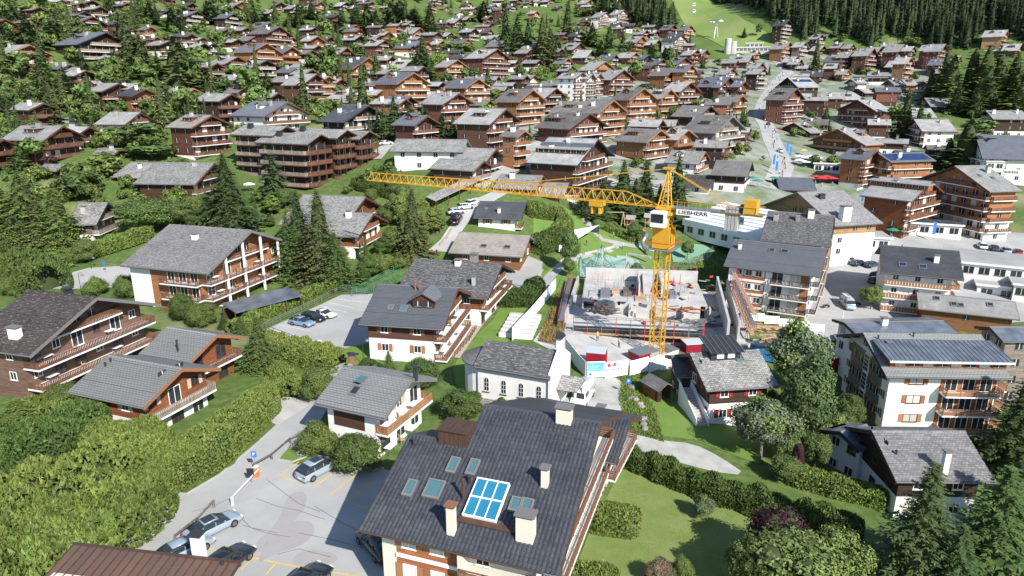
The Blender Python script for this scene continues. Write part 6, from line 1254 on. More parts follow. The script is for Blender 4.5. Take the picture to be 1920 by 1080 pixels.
hedge('low hedge strip beside the small car park fence', [(440, 625), (510, 590), (590, 555), (625, 545)], 2.2, 1.8, 'hedge_yellow', .28, 22, lumpy=.2, seed=14)
hedge('rough yew hedge between gravel track and mown lawn', [(1172, 868), (1240, 895), (1310, 925), (1400, 950), (1500, 985), (1580, 1000)], 2.6, 1.9, 'hedge_dark', .26, 34, widths=[2.4, 2.8, 2.6, 3.2, 3.6, 4], lumpy=.22, seed=15)
hedge('clipped hedge with brown top beside the weathered grey chalet', [(1490, 905), (1560, 925), (1640, 945)], 2.6, 1.9, 'hedge_green', .22, 30, lumpy=.08, seed=16)
hedge('square clipped box hedge beside the lower balconies', [(1118, 985), (1172, 992)], 3.0, 2.0, 'hedge_green', .16, 60, lumpy=.04, seed=17)
hedge('low clipped box hedge at the bottom edge of the mown lawn', [(1075, 1098), (1128, 1102)], 3.0, 1.6, 'hedge_green', .16, 60, lumpy=.06, seed=18)
hedge('long clipped hedge bending round the upper park lawn', [(1000, 402), (1050, 412), (1062, 428), (1040, 455)], 3.4, 2.6, 'hedge_green', .32, 18, lumpy=.06, seed=19)
hedge('dark clipped hedge block at the end of the park yard', [(1008, 470), (1048, 455)], 4.5, 2.8, 'hedge_dark', .32, 18, lumpy=.06, seed=20)
hedge('clipped hedge below the swing', [(1128, 428), (1180, 452), (1200, 446)], 2.0, 1.5, 'hedge_green', .28, 20, lumpy=.08, seed=21)
hedge('dark hedge between courtyard and lawn strip', [(948, 572), (985, 572), (1006, 548)], 3.6, 2.6, 'hedge_dark', .28, 22, lumpy=.15, seed=22)
hedge('tall dark hedge below the timber block lawn', [(668, 352), (710, 362), (745, 372)], 3.0, 2.2, 'hedge_dark', .34, 16, lumpy=.2, seed=23)
hedge('hedge beside the long roofed ramp', [(795, 388), (830, 372)], 3.0, 1.6, 'hedge_green', .34, 14, lumpy=.15, seed=24)
hedge('green hedge beside the drive below the white chalet', [(522, 712), (545, 742)], 3.0, 2.0, 'hedge_green', .26, 24, lumpy=.2, seed=25)
for i, (a, b, w_, h2) in enumerate([((275, 88), (320, 90), 3, 2.5), ((160, 232), (200, 236), 3, 2.4), ((285, 180), (315, 186), 3, 4), ((410, 68), (450, 78), 4, 2.5), ((430, 92), (470, 100), 4, 2.5), ((995, 128), (1025, 138), 3, 3), ((1100, 228), (1140, 236), 2, 2), ((1690, 240), (1725, 246), 2, 2.5), ((230, 215), (300, 228), 3, 2.5), ((340, 200), (400, 210), 3, 2)]):
    hedge(f'clipped garden hedge between the hillside chalets, {NUM[i]} by size', [a, b], w_, h2, 'hedge_green', .6, 5, seed=30 + i)
def tufts(label, poly, n, hgt, mt='hedge_yellow'):
    xs = [p[0] for p in poly]; ys = [p[1] for p in poly]; B = []
    while len(B) < n:
        px, py = rng.uniform(min(xs), max(xs)), rng.uniform(min(ys), max(ys))
        if in_poly(px, py, poly): B.append(at(px, py))
    r_ = np.random.RandomState(n); Bn = np.array([tuple(b) for b in B]); d = r_.normal(size=(n, 3)) * .5; d[:, 2] = 1; d /= np.linalg.norm(d, axis=1)[:, None]; o = np.cross(d, r_.normal(size=(n, 3))); o /= np.linalg.norm(o, axis=1)[:, None]
    V, F = sprays(Bn, d, o, np.full(n, hgt) * r_.uniform(.5, 1.3, n), np.full(n, hgt * .5)); link('grass', np_mesh('grass', V, F, [mt]), kind='stuff', label=label)
tufts('rough grass and weeds on the bank beside the gravel track', [(1165, 700), (1200, 700), (1230, 770), (1245, 830), (1180, 810), (1160, 750)], 5000, .35)
tufts('rough yellow grass on the bank below the sports court', [(1250, 500), (1340, 470), (1370, 470), (1370, 545), (1262, 545)], 3500, .5, 'needles_yellow')
tufts('short uneven grass of the mown lawn', [(1110, 1000), (1165, 890), (1200, 890), (1320, 920), (1425, 968), (1430, 1080), (1080, 1080)], 14000, .11, 'hedge_yellow')
tufts('rough grass on the bank beside the building pit', [(1008, 640), (1045, 550), (1075, 550), (1050, 645)], 2500, .5, 'leaves_autumn')
# ---------------------------------------------------------------- the yellow tower crane
mat('crane_yellow', (.62,.33,.03,1), rough=.5, var=.15); mat('container_red', (.30,.015,.03,1), rough=.5, var=.2); mat('container_blue', (.06,.24,.48,1), rough=.5); mat('container_roof', (.45,.5,.52,1), rough=.6); mat('banner_blue', (.10,.35,.55,1), rough=.6, col2=(.25,.5,.62,1), vscale=.8); mat('red_paint', (.55,.04,.03,1), rough=.5); mat('orange_plastic', (.75,.18,.05,1), rough=.5); mat('black_ink', (.02,.02,.025,1), rough=.7); mat('sign_blue', (.03,.16,.5,1), rough=.4); mat('text_red', (.5,.03,.04,1), rough=.6)
mat('sail_white', (.8, .8, .79, 1), rough=.8); mat('net_green', (.04, .22, .15, 1), rough=.6); mat('skin', (.5, .3, .2, 1), rough=.6); mat('tyre', (.02, .02, .02, 1), rough=.8); mat('timber_raw', (.48, .33, .2, 1), rough=.8, var=.3, vscale=3)
def text(s_, parent, M, size, m, name='lettering', sx=1.0):
    cu = bpy.data.curves.new(name, 'FONT'); cu.body = s_; cu.size = size; cu.extrude = .01; cu.align_x = 'CENTER'; cu.align_y = 'CENTER'; cu.materials.append(MT[m])
    t = bpy.data.objects.new('text', cu); me = bpy.data.meshes.new_from_object(t); bpy.data.objects.remove(t); return link(name, me, parent, M=M @ Matrix.Diagonal((sx, 1, 1, 1)))
def crane():
    b = at(1230, 668); b.z = H(b.x, b.y)
    def hh(px, py):                        # height above ground seen on the mast axis
        r = ray(px, py); return CZ + r[2] * (b.y / r[1])
    zj = hh(1245, 388); zt = hh(1253, 316)
    tip = at_h(693, 337, zj); u = Vector((tip.x - b.x, tip.y - b.y, 0)); LJ = u.length; u.normalize(); n = Vector((-u.y, u.x, 0))
    root = thing('tower_crane', 'yellow lattice tower crane with white cab above the building pit', 'crane', tuple(b), math.atan2(u.y, u.x)); Y = 'crane_yellow'
    zj -= b.z; zt -= b.z; hw = .85; nb = int((zj - 1.2) / 1.7); dz = (zj - 1.2) / nb
    MB().box(-2.2, 2.2, -2.2, 2.2, -.3, .5, 'concrete').build('foundation', root)
    for sx in (-1, 1):
        for sy in (-1, 1): strut('mast_leg', Y, root, (sx * hw, sy * hw, .3), (sx * hw, sy * hw, zj), .11, 4)
    for i in range(nb):
        z0 = .6 + i * dz; z1 = z0 + dz
        for k in range(4):
            c = [(-hw, -hw), (hw, -hw), (hw, hw), (-hw, hw)]; a, d = c[k], c[(k + 1) % 4]
            if i % 2: a, d = d, a
            strut('mast_brace', Y, root, (*a, z0), (*d, z1), .055, 4); strut('mast_rung', Y, root, (*a, z0), (*d, z0), .05, 4)
    MB().box(-1.3, 1.3, -1.3, 1.3, zj - 1.0, zj - .6, Y).lathe([(1.1, zj - .6), (1.1, zj - .2)], Y, 14).box(-1.1, 1.1, -1.1, 1.1, zj - .2, zj + .1, Y).build('slewing_ring', root)
    zc = zj * .74
    pf = MB().box(-1.9, 1.9, -1.9, 1.9, zc - .08, zc, 'metal_grey').build('service_platform', root); MB().box(-1.9, 1.9, -1.93, -1.87, zc + .9, zc + 1, 'red_paint').box(-1.9, 1.9, 1.87, 1.93, zc + .9, zc + 1, 'red_paint').box(-1.93, -1.87, -1.9, 1.9, zc + .9, zc + 1, 'red_paint').box(1.87, 1.93, -1.9, 1.9, zc + .9, zc + 1, 'red_paint').build('handrail', pf)
    cl = MB().box(-1.25, 1.25, -1.25, -.95, zc + .1, zc + 3.2, Y).box(-1.25, 1.25, .95, 1.25, zc + .1, zc + 3.2, Y).box(-1.25, -.95, -.95, .95, zc + .1, zc + .5, Y).box(.95, 1.25, -.95, .95, zc + 2.8, zc + 3.2, Y).build('climbing_frame', root)
    cb = MB().prism([(-.75, -2.6), (.75, -2.6), (.85, -.4), (-.85, -.4)], -.9, 1.15, 'frame_white', M=Matrix.Translation((.2, 1.5, zj))).build('cab', root)
    MB().prism([(.45, -1.9), (.80, -1.9), (.86, -.7), (.45, -.7)], -.75, 1.0, 'glass_dark', M=Matrix.Translation((.2, 1.53, zj))).build('cab_window', cb); MB().box(1.1, 1.2, -.6, .6, -1.9, -.7, 'glass_dark', M=Matrix.Translation((.2, 1.5, zj))).build('cab_window', cb)
    for sy in (-1, 1):
        for sx in (-1, 1): strut('peak_leg', Y, root, (sx * .9 + (.3 if sx < 0 else .0), sy * .8, zj), (-.15, sy * .25, zt), .10, 4)
        for i in range(5): t = i / 5; z0 = zj + (zt - zj) * t; z1 = zj + (zt - zj) * (t + .2); w0 = .9 * (1 - t); w1 = .9 * (1 - t - .2); strut('peak_brace', Y, root, (w0 if i % 2 else -w0, sy * (.8 - .55 * t), z0), (-w1 if i % 2 else w1, sy * (.8 - .55 * (t + .2)), z1), .05, 4)
    MB().box(-.8, .6, -.5, .5, zt - .1, zt + .15, Y).build('peak_head', root)
    hj = 1.75; nbj = 34; st = LJ / nbj
    for sy in (-1, 1): strut('jib_chord', Y, root, (1.0, sy * .65, zj), (LJ, sy * .65, zj), .09, 4)
    strut('jib_chord', Y, root, (1.0 + 3 * st, 0, zj + hj), (LJ - .4, 0, zj + hj * .75), .10, 4); strut('jib_chord', Y, root, (1.0, 0, zj + .1), (1.0 + 3 * st, 0, zj + hj), .10, 4)
    for i in range(nbj):
        xa = 1.0 + i * st * (LJ - 1) / LJ; xm = xa + st / 2; xb = xa + st; top = zj + hj * min(1, (xm - 1) / (3 * st)) * (1 - .25 * xm / LJ)
        for sy in (-1, 1): strut('jib_brace', Y, root, (xa, sy * .65, zj), (xm, 0, top), .045, 4); strut('jib_brace', Y, root, (xm, 0, top), (xb, sy * .65, zj), .045, 4)
        strut('jib_brace', Y, root, (xa, -.65, zj), (xb, .65, zj), .035, 4)
    strut('pendant_bar', Y, root, (-.2, .1, zt), (LJ * .42, 0, zj + hj), .09, 4); strut('pendant_bar', Y, root, (-.2, -.15, zt), (LJ * .42, 0, zj + hj), .07, 4); strut('pendant_bar', Y, root, (LJ * .42, 0, zj + hj), (LJ * .72, 0, zj + hj * .85), .06, 4)
    tx = 10.5; MB().box(tx - 1, tx + 1, -.8, .8, zj - .75, zj - .1, Y).box(tx - .7, tx - .5, -.7, .7, zj - 1.9, zj - .7, Y).box(tx + .5, tx + .7, -.7, .7, zj - 1.9, zj - .7, Y).build('trolley', root)
    ce = at_h(1436, 395, zj + b.z); CJ = math.hypot(ce.x - b.x, ce.y - b.y)
    for sy in (-1, 1): strut('counter_jib_beam', Y, root, (-1, sy * .6, zj), (-CJ, sy * .6, zj), .16, 4)
    for i in range(9): x = -1.5 - i * (CJ - 2) / 9; strut('counter_jib_brace', Y, root, (x, -.6, zj), (x - (CJ - 2) / 9, .6, zj), .05, 4)
    for sy in (-1, 1):
        strut('handrail', Y, root, (-1.2, sy * .95, zj + 1.05), (-CJ, sy * .95, zj + 1.05), .03, 4)
        for i in range(8): x = -1.4 - i * (CJ - 2) / 7.2; strut('handrail_post', Y, root, (x, sy * .95, zj), (x, sy * .95, zj + 1.05), .03, 4)
    MB().box(-CJ, -1.2, -.9, .9, zj + .1, zj + .16, 'metal_grey').build('walkway', root)
    for i in range(4): MB().box(-CJ + 3.2 + i * .45, -CJ + 3.58 + i * .45, -.65, .65, zj - 2.3, zj + .9, 'concrete').build('ballast_block', root)
    MB().box(-CJ + .9, -CJ + 2.5, -.9, .9, zj + .2, zj + 2.0, Y).build('winch_housing', root); MB().lathe([(.45, -.6), (.45, .6)], 'metal_dark', 12).build('winch_drum', root).matrix_local = Matrix.Translation((-CJ + 2.9, 0, zj + .8)) @ Matrix.Rotation(R(90), 4, 'X')
    strut('counter_pendant', Y, root, (-.2, .2, zt), (-CJ + 3, .5, zj + .2), .06, 4); strut('counter_pendant', Y, root, (-.2, -.2, zt), (-CJ + 3, -.5, zj + .2), .06, 4)
    bd = MB().box(-6.6, -1.9, .98, 1.02, zj - .75, zj + .05, 'frame_white').build('name_board', root)
    text('LIEBHERR', bd, Matrix.Translation((-4.25, 1.05, zj - .35)) @ Matrix.Rotation(R(180), 4, 'Z') @ Matrix.Rotation(R(90), 4, 'X'), .72, 'black_ink', sx=1.35)
crane()
# ---------------------------------------------------------------- the building pit
def flatbox(name, label, cat, px, py, sx, sy, sz, m, az=-22, z0=0, group=None, parent=None):
    p = at(px, py); o = MB().box(-sx / 2, sx / 2, -sy / 2, sy / 2, z0, z0 + sz, m).mesh(name); return link(name, o, parent, tuple(p), R(az), None, label, cat, group)
def site():
    O = at(1235, 600); root = thing('concrete_shell', 'unfinished concrete basement with bare walls, slabs and formwork', 'building shell', tuple(O), R(-8)); az = R(-8); c, s_ = math.cos(az), math.sin(az)
    def loc(px, py, h_=0): p = at_h(px, py, O.z + h_); d = p - O; return (d.x * c + d.y * s_, -d.x * s_ + d.y * c)
    x0 = loc(1065, 625)[0]; x1 = loc(1395, 640)[0]; y0 = loc(1230, 645)[1]; y1 = loc(1240, 552)[1]
    MB().box(x0, x1, y0, y1, -.2, .5, 'concrete_pale').build('floor_slab', root)
    def wall(xa, ya, xb, yb, h_, th=.3, m='concrete_pale', z=.5, name='wall'):
        d = Vector((xb - xa, yb - ya)); L_ = d.length; o = MB().box(0, L_, -th / 2, th / 2, z, z + h_, m).build(name, root); o.location = (xa, ya, 0); o.rotation_euler = (0, 0, math.atan2(d.y, d.x)); return o
    ym = y0 + (y1 - y0) * .42
    MB().box(x0 + 2, x1 - 5, ym, y1 - 2.5, 2.9, 3.15, 'concrete_pale').build('upper_slab', root)
    wall(x0 + 4, ym, x1 - 6, ym, 2.4); wall(x0 + 2, ym, x0 + 2, y1 - 2, 2.6); wall(x1 - 5, ym, x1 - 5, y1 - 2, 2.6); wall(x0 + 2, y1 - 2, x1 - 5, y1 - 2, 5.0, .35)
    for t in (.2, .36, .52, .68, .84): xx = x0 + (x1 - x0) * t; wall(xx, ym, xx, ym - 1.2, 2.4)
    for t in (.42, .56): xx = x0 + (x1 - x0) * t; wall(xx, ym + 3, xx, y1 - 4, 2.6, z=3.15)
    wall(x0 + (x1 - x0) * .42, y1 - 4, x0 + (x1 - x0) * .62, y1 - 4, 2.6, z=3.15)
    MB().prism([(ym + 3, 3.2), (y1 - 4, 3.2), (y1 - 4, 5.4)], x0 + (x1 - x0) * .45, x0 + (x1 - x0) * .53, 'concrete').build('stair_flight', root)
    wall(x1 - 3, y0 + 1, x1 - 1.0, y1, 3.6, .4); wall(x1 - 1.2, y0 + 2, x1 + .9, y1, 3.2, .3)
    wall(x0 - .5, y0 + 3, x0 + .5, y1, 2.8, .35)
    for i in range(16):
        xx = x0 + 3 + i * (x1 - x0 - 9) / 16; f = MB().box(xx, xx + (x1 - x0 - 9) / 16 - .08, y1 - 1.5, y1 - 1.42, .5, 5.4, 'wood_grey').build('formwork_panel', root)
        for j in range(5): MB().box(xx, xx + (x1 - x0 - 9) / 16 - .08, y1 - 1.6, y1 - 1.5, .8 + j * 1.0, .95 + j * 1.0, 'metal_pale').build('rib', f)
    def scaf(xa, ya, xb, yb, levels=3, bay=2.2):
        d = Vector((xb - xa, yb - ya)); L_ = d.length; d.normalize(); n_ = Vector((-d.y, d.x)) * .9; k = max(1, int(L_ / bay))
        for i in range(k + 1):
            p = Vector((xa, ya)) + d * (L_ * i / k)
            for q in (p, p + n_): strut('scaffold_post', 'red_paint' if i % 2 else 'metal_grey', root, (q.x, q.y, 0), (q.x, q.y, levels * 1.7 + .8), .05, 4)
        for lv in range(levels):
            z = 1.5 + lv * 1.7; q = Vector((xa, ya)) + n_ / 2; o = MB().box(0, L_, -.4, .4, z, z + .06, 'metal_grey' if lv % 2 else 'timber_raw').build('scaffold_deck', root); o.location = (q.x, q.y, 0); o.rotation_euler = (0, 0, math.atan2(d.y, d.x))
            for q in (Vector((xa, ya)), Vector((xa, ya)) + n_): strut('scaffold_rail', 'metal_grey', root, (q.x, q.y, z + 1), (q.x + d.x * L_, q.y + d.y * L_, z + 1), .035, 4)
    scaf(x0 + 1, y0 - 1.2, x1 - 7, y0 - 1.2, 2); scaf(x0 - .6, y0, x0 - .6, y1 - 2, 2); scaf(x0 + 3, y1 - .6, x1 - 5, y1 - .6, 3); scaf(x1 + 1.4, y0 + 2, x1 + 2.4, y1, 3, 1.6)
    wall(x0 + 1, y0 - .1, x1 - 6, y0 - .1, 2.0, .25, 'metal_dark', name='dark_front_wall')  # low plain wall in dark metal colour along the pit front
    MB().box(x0 - 3, x1 + 1, y0 - 5.5, y0 - 1.6, .05, .12, 'soil').build('mud_strip', root)
    for i in range(60): xx = rng.uniform(x0 + 2, x1 - 6); yy = rng.uniform(ym, y1 - 3); strut('prop', rng.choice(['red_paint', 'metal_grey', 'metal_dark']), root, (xx, yy, 3.1), (xx, yy, 3.1 + rng.uniform(.8, 2.4)), .04, 4)
    for i in range(9): xx = x0 + 3 + i * (x1 - x0 - 10) / 9; MB().box(xx, xx + rng.uniform(1, 2.4), ym + rng.uniform(.5, 5), ym + rng.uniform(5.5, 7), 3.15, 3.2 + rng.uniform(.1, .7), rng.choice(['wood_grey', 'metal_grey', 'timber_raw', 'concrete'])).build('board_stack', root)
    rr = random.Random(4)
    for (nm, lb, ct, px, py, m, n_) in [('timber_pile', 'stack of grey boards on the upper slab of the pit', 'timber pile', 1130,586,'wood_grey', 26),('rebar_pile', 'tangle of reinforcing steel on the slab right of the mast', 'steel pile', 1318,610,'metal_grey', 30),('timber_pile', 'orange planks and crates beside the blue container', 'timber pile', 1432,620,'timber_raw', 40),('timber_pile', 'rust coloured planks stacked right of the mast', 'timber pile', 1285,584,'wood_rust', 18),('rubble_pile', 'grey and rust coloured rubble behind the birch', 'rubble pile', 1455,640,'timber_raw', 40)]:
        p = at_h(px, py, O.z + (3.2 if py < 600 else .5)); b = MB()
        for i in range(n_): l = rr.uniform(1.2, 3.5); b.box(-l / 2, l / 2, -.1, .1, 0, .12, m, Matrix.Translation((rr.uniform(-2, 2), rr.uniform(-1, 1), rr.uniform(0, .8))) @ Matrix.Rotation(rr.uniform(-.6, .6), 4, 'Z') @ Matrix.Rotation(rr.uniform(-.2, .2), 4, 'Y'))
        link(nm, b.mesh(nm), None, tuple(p), R(-10), None, lb, ct)
site()
db = MB()
for i in range(260):
    px, py = rng.uniform(1062,1400), rng.uniform(560,690); p = at(px, py); up_ = 3.15 if py < 600 and 1090 < px < 1370 else (.5 if py < 640 else .1); l = rng.uniform(.2,1.6); db.box(-l / 2, l / 2,-.15,.15,0, rng.uniform(.05,.5), rng.choice(['timber_raw', 'metal_grey', 'wood_grey', 'red_paint', 'concrete', 'metal_dark', 'black_ink']), Matrix.Translation((p.x, p.y, at(1235,600).z + up_)) @ Matrix.Rotation(rng.uniform(0,3), 4,'Z'))
db.build('debris', kind='stuff', label='scattered boards, props and tools over the building site')
def container(label, px, py, az, L_, m, roofm='container_roof', z=0):
    p = at(px, py); r_ = thing('container', label, 'container', tuple(p), R(az)); b = MB().box(-L_ / 2, L_ / 2, -1.2, 1.2, .1, 2.5, m); b.build('body', r_)
    MB().box(-L_ / 2 - .02, L_ / 2 + .02, -1.22, 1.22, 2.5, 2.6, roofm).build('roof', r_)
    rb = MB()
    for i in range(int(L_ / .3)):
        x = -L_ / 2 + .15 + i * .3
        for s_ in (-1, 1): rb.box(x - .06, x + .06, min(s_ * 1.2, s_ * 1.24), max(s_ * 1.2, s_ * 1.24), .2, 2.45, m)
    for i in range(8):
        y = -1.05 + i * .3
        for s_ in (-1, 1): rb.box(min(s_ * L_ / 2, s_ * (L_ / 2 + .04)), max(s_ * L_ / 2, s_ * (L_ / 2 + .04)), y - .06, y + .06, .2, 2.45, m)
    rb.build('corrugation', r_)
container('long dark red site container with pale roof right of the mast', 1318, 668, 8, 6.6, 'container_red'); container('light blue site container beside the pit', 1432, 672, -28, 4.2, 'container_blue'); container('dark red site cabin half hidden behind the birch', 1562, 690, -60, 3, 'container_red'); container('dark red tool box open towards the hoarding', 1118, 688, -15, 2.6, 'container_red')
def skip(px, py, label, m, w_=2.2):
    p = at(px, py); o = MB().prism([(-1, 0), (1, 0), (1.25, 1.4), (-1.25, 1.4)], -w_ / 2, w_ / 2, m).box(-w_ / 2 - .05, w_ / 2 + .05, -1.3, 1.3, 1.4, 1.5, 'metal_grey').mesh('skip'); link('skip', o, None, tuple(p), R(30), None, label, 'skip')
skip(1198, 676, 'purple red skip tilted beside the mast', 'container_red'); skip(1255, 668, 'beige silo box right of the mast foot', 'plaster_cream', 1.4); skip(1215, 672, 'grey mixer skip at the mast foot', 'concrete', 2)
def panels(label, pts, h_, m, n_each=None, name='hoarding', cat='hoarding', posts=True, wlen=2.5, th=.06):
    P_ = [at(*p) for p in pts]; root = thing(name, label, cat, tuple(P_[0])); out = []
    for a, b in zip(P_, P_[1:]):
        L_ = (b - a).to_2d().length; k = max(1, round(L_ / wlen))
        for i in range(k):
            p = a.lerp(b, i / k); q = a.lerp(b, (i + 1) / k); zz = H(p.x, p.y); me = MB().box(0, L_ / k - .03, -th / 2, th / 2, .05, h_, m).mesh('panel'); o = link('panel', me, root, tuple(Vector((p.x, p.y, zz)) - P_[0]), math.atan2(b.y - a.y, b.x - a.x)); out.append(o)
            if posts: strut('post', 'metal_grey', root, Vector((p.x, p.y, zz)) - P_[0], Vector((p.x, p.y, zz + h_ + .1)) - P_[0], .05, 4)
    return root, out
panels('white site hoarding running up the left of the pit', [(960, 640), (1000, 595), (1042, 542)], 2.2, 'sail_white')
panels('white site hoarding from chapel to the printed banners', [(1060, 660), (1082, 690), (1098, 708)], 2.2, 'sail_white')
root_b, pn = panels('white hoarding with printed site banners across the gravel track', [(1100, 708), (1134, 710), (1177, 707)], 2.3, 'sail_white', wlen=3.2)
def banners():
    for i, (o, m) in enumerate(zip((pn[0], pn[-1]), ('banner_blue', 'sail_white'))):
        L_ = max(v.co.x for v in o.data.vertices); MB().box(.08, L_ - .08, -.05, -.035, .9 if i == 0 else .12, 2.2, m).build('banner', o)
        if i:
            MB().box(.3, 1.6, -.07, -.052, 1.65, 2.12, 'text_red').build('logo_box', o); text('MP', o, Matrix.Translation((.95, -.08, 1.88)) @ Matrix.Rotation(R(90), 4, 'X'), .5, 'frame_white')
            for j in range(6): MB().lathe([(.13, 0), (.13, .01)], 'metal_grey', 10, ).build('round_logo', o).matrix_local = Matrix.Translation((.4 + j * .42, -.06, 1.2)) @ Matrix.Rotation(R(90), 4, 'X')
            for j in range(5): MB().box(.35 + j * .5, .6 + j * .5, -.062, -.052, .6, .68, 'metal_grey').build('small_print', o)
        else: MB().lathe([(.2, 0), (.2, .01)], 'sign_blue', 12).build('round_logo', o).matrix_local = Matrix.Translation((.5, -.06, .5)) @ Matrix.Rotation(R(90), 4, 'X')
banners()
panels('white site hoarding from the banners to the mast', [(1180, 705), (1215, 700), (1258, 690)], 2.2, 'sail_white')
panels('white hoarding on the right side of the pit', [(1405, 602), (1460, 612), (1545, 626)], 1.6, 'sail_white')
for i in range(6):
    p = at(985 - i * 3.5, 618 + i * 7 - 20); link('stacked_panel', MB().box(-2.6, 2.6, -.5, .5, 0, .8, 'frame_white').box(-2.5, 2.5, -.45, .45, .8, .86, 'concrete_pale').mesh('stacked_panel'), None, tuple(p), R(-12), None, f'white formwork element stack by the hoarding, {NUM[i]} from the top', 'formwork stack', 'stacked white formwork elements')
# ---------------------------------------------------------------- chapel
def chapel():
    f = frame_quad((890, 679), (1030, 709), (1046, 657), (910, 636), 4.9, 27)
    h = house('chapel', 'small white chapel with mossy slate roof, round apse and arched windows', f, floors=1, nlo=1, lo='plaster_white', up='plaster_white', roof='roof_lichen', trim='trim_grey', lod=0, chims=0, balc=False, cat='chapel', ov=.5, gov=.3, sidewin=False, fh=4)
    rt = h['root']; s = h['s']; zt = h['zr']
    MB().prism([(-h['wd'] - .3, 0), (h['wd'] + .3, 0), (h['wd'] + .3, h['he'] + .4), (0, zt + .7), (-h['wd'] - .3, h['he'] + .4)], h['L'] / 2 - .2, h['L'] / 2 + .25, 'plaster_white').build('gable_wall', rt)
    MB().box(h['L'] / 2 - .3, h['L'] / 2 + .35, -.5, .5, zt + .4, zt + 1.8, 'plaster_white').build('bell_gable', rt); MB().prism([(-.75, zt + 1.8), (.75, zt + 1.8), (0, zt + 2.4)], h['L'] / 2 - .45, h['L'] / 2 + .5, 'metal_dark').build('bell_roof', rt)
    ap = MB().lathe([(h['wd'] - .2, h['zg']), (h['wd'] - .2, h['he'] - .2)], 'plaster_white', 20).build('apse', rt); ap.location = (h['x0'], 0, 0); MB().lathe([(h['wd'] + .2, h['he'] - .25), (h['wd'] + .2, h['he'] - .1), (.1, zt - .5)], 'roof_brownish', 20).build('apse_roof', ap)
    for j in range(4):
        x = h['x0'] + (j + .5) * (h['x1'] - h['x0']) / 4; pr = [(-.35, 1.9), (.35, 1.9)] + [(.35 * math.cos(t), 3.4 + .35 * math.sin(t)) for t in np.linspace(0, math.pi, 9)]
        w_ = MB().prism(pr, 0, .03, 'frame_white').build('arched_window', rt); w_.matrix_local = Matrix.Translation((x, s * (h['wd'] + .04), -.5 + .3)) @ Matrix.Rotation(R(90) * s, 4, 'Z')
        MB().prism([(a * .8, (b - 2.7) * .9 + 2.7) for a, b in pr], .03, .05, 'glass_dark').build('pane', w_); MB().box(0, .15, -.45, .45, 1.78, 1.9, 'stone_wall').build('sill', w_)
        MB().box(.05, .07, -.015, .015, 1.95, 3.6, 'frame_white').box(.05, .07, -.28, .28, 2.5, 2.53, 'frame_white').box(.05, .07, -.28, .28, 3.0, 3.03, 'frame_white').build('glazing_bar', w_)
    MB().box(h['x0'], h['x1'], min(s * h['wd'], s * (h['wd'] + .12)), max(s * h['wd'], s * (h['wd'] + .12)), h['zg'], .7, 'stone_wall').build('plinth', rt)
    x = h['L'] / 2; b = MB().prism([(-2.0, 2.8), (2.0, 2.8), (0, 3.9)], x + .2, x + 2.8, 'roof_stone').build('porch_roof', rt)
    for yy in (-1.7, 1.7): strut('column', 'plaster_white', rt, (x + 2.5, yy, -.5), (x + 2.5, yy, 2.8), .16, 8)
    MB().box(x + .2, x + 3.0, -2, 2, -.8, .1, 'concrete').build('step', rt)
chapel()
# ---------------------------------------------------------------- white hall with stepped membrane roof, and other special buildings
def norwood():
    a = at_h(1285, 400, 6); b = at_h(1440, 432, 6); u = (b - a).to_2d(); L_ = u.length; az = math.atan2(u.y, u.x); o = at(1290, 445); r_ = thing('exhibition_hall', 'white hall with stepped membrane roof and grey banner beside the crane', 'hall', (a.x, a.y, 0), az); zg = H(a.x, a.y) - 1
    dpt = 15.0; n_ = 8; mb = MB().box(0, L_, 0, dpt, zg, 4.2, 'plaster_white').build('wall', r_)
    for i in range(n_):
        y = i * dpt / n_; z = 4.2 + i * .42; MB().prism([(y, z), (y + dpt / n_ + .25, z + .15), (y + dpt / n_ + .25, z + .38), (y + .4, z + .52), (y, z + .38)], -.2, L_ + .2, 'sail_white').build('roof_strip', r_)
    MB().box(-.5, L_ + .5, -.35, -.05, 3.0, 4.6, 'sail_white').build('parapet', r_)
    sg = MB().box(L_ * .42, L_ * .42 + 5.6, 2.6, 2.75, 5.4, 7.2, 'metal_grey').build('banner', r_); text('NORWOOD', sg, Matrix.Translation((L_ * .42 + 3.3, 2.55, 6.3)) @ Matrix.Rotation(R(90), 4, 'X'), .85, 'black_ink')
    MB().lathe([(.48,0),(.48,.03)], 'black_ink', 16).build('logo_ring', sg).matrix_local = Matrix.Translation((L_ * .42 + .75,2.55,6.3)) @ Matrix.Rotation(R(90), 4,'X'); MB().lathe([(.32,0),(.32,.03)], 'metal_grey', 16).build('logo_ring', sg).matrix_local = Matrix.Translation((L_ * .42 + .75,2.52,6.3)) @ Matrix.Rotation(R(90), 4,'X'); MB().box(-.05,.05,-.02,0,-.3,.3,'black_ink').build('logo_bar', sg).matrix_local = Matrix.Translation((L_ * .42 + .75,2.5,6.3))
    for i in range(6): link('window', pane_only(1.8, 1.6, 'glass_dark'), r_, M=MX(2 + i * (L_ - 3) / 6, -.02, zg + 1.6, R(-90)))
    FOOT.append((a.x + u.x / 2, a.y + u.y / 2 + 6, 16, L_ / 2, 9, az))
norwood()
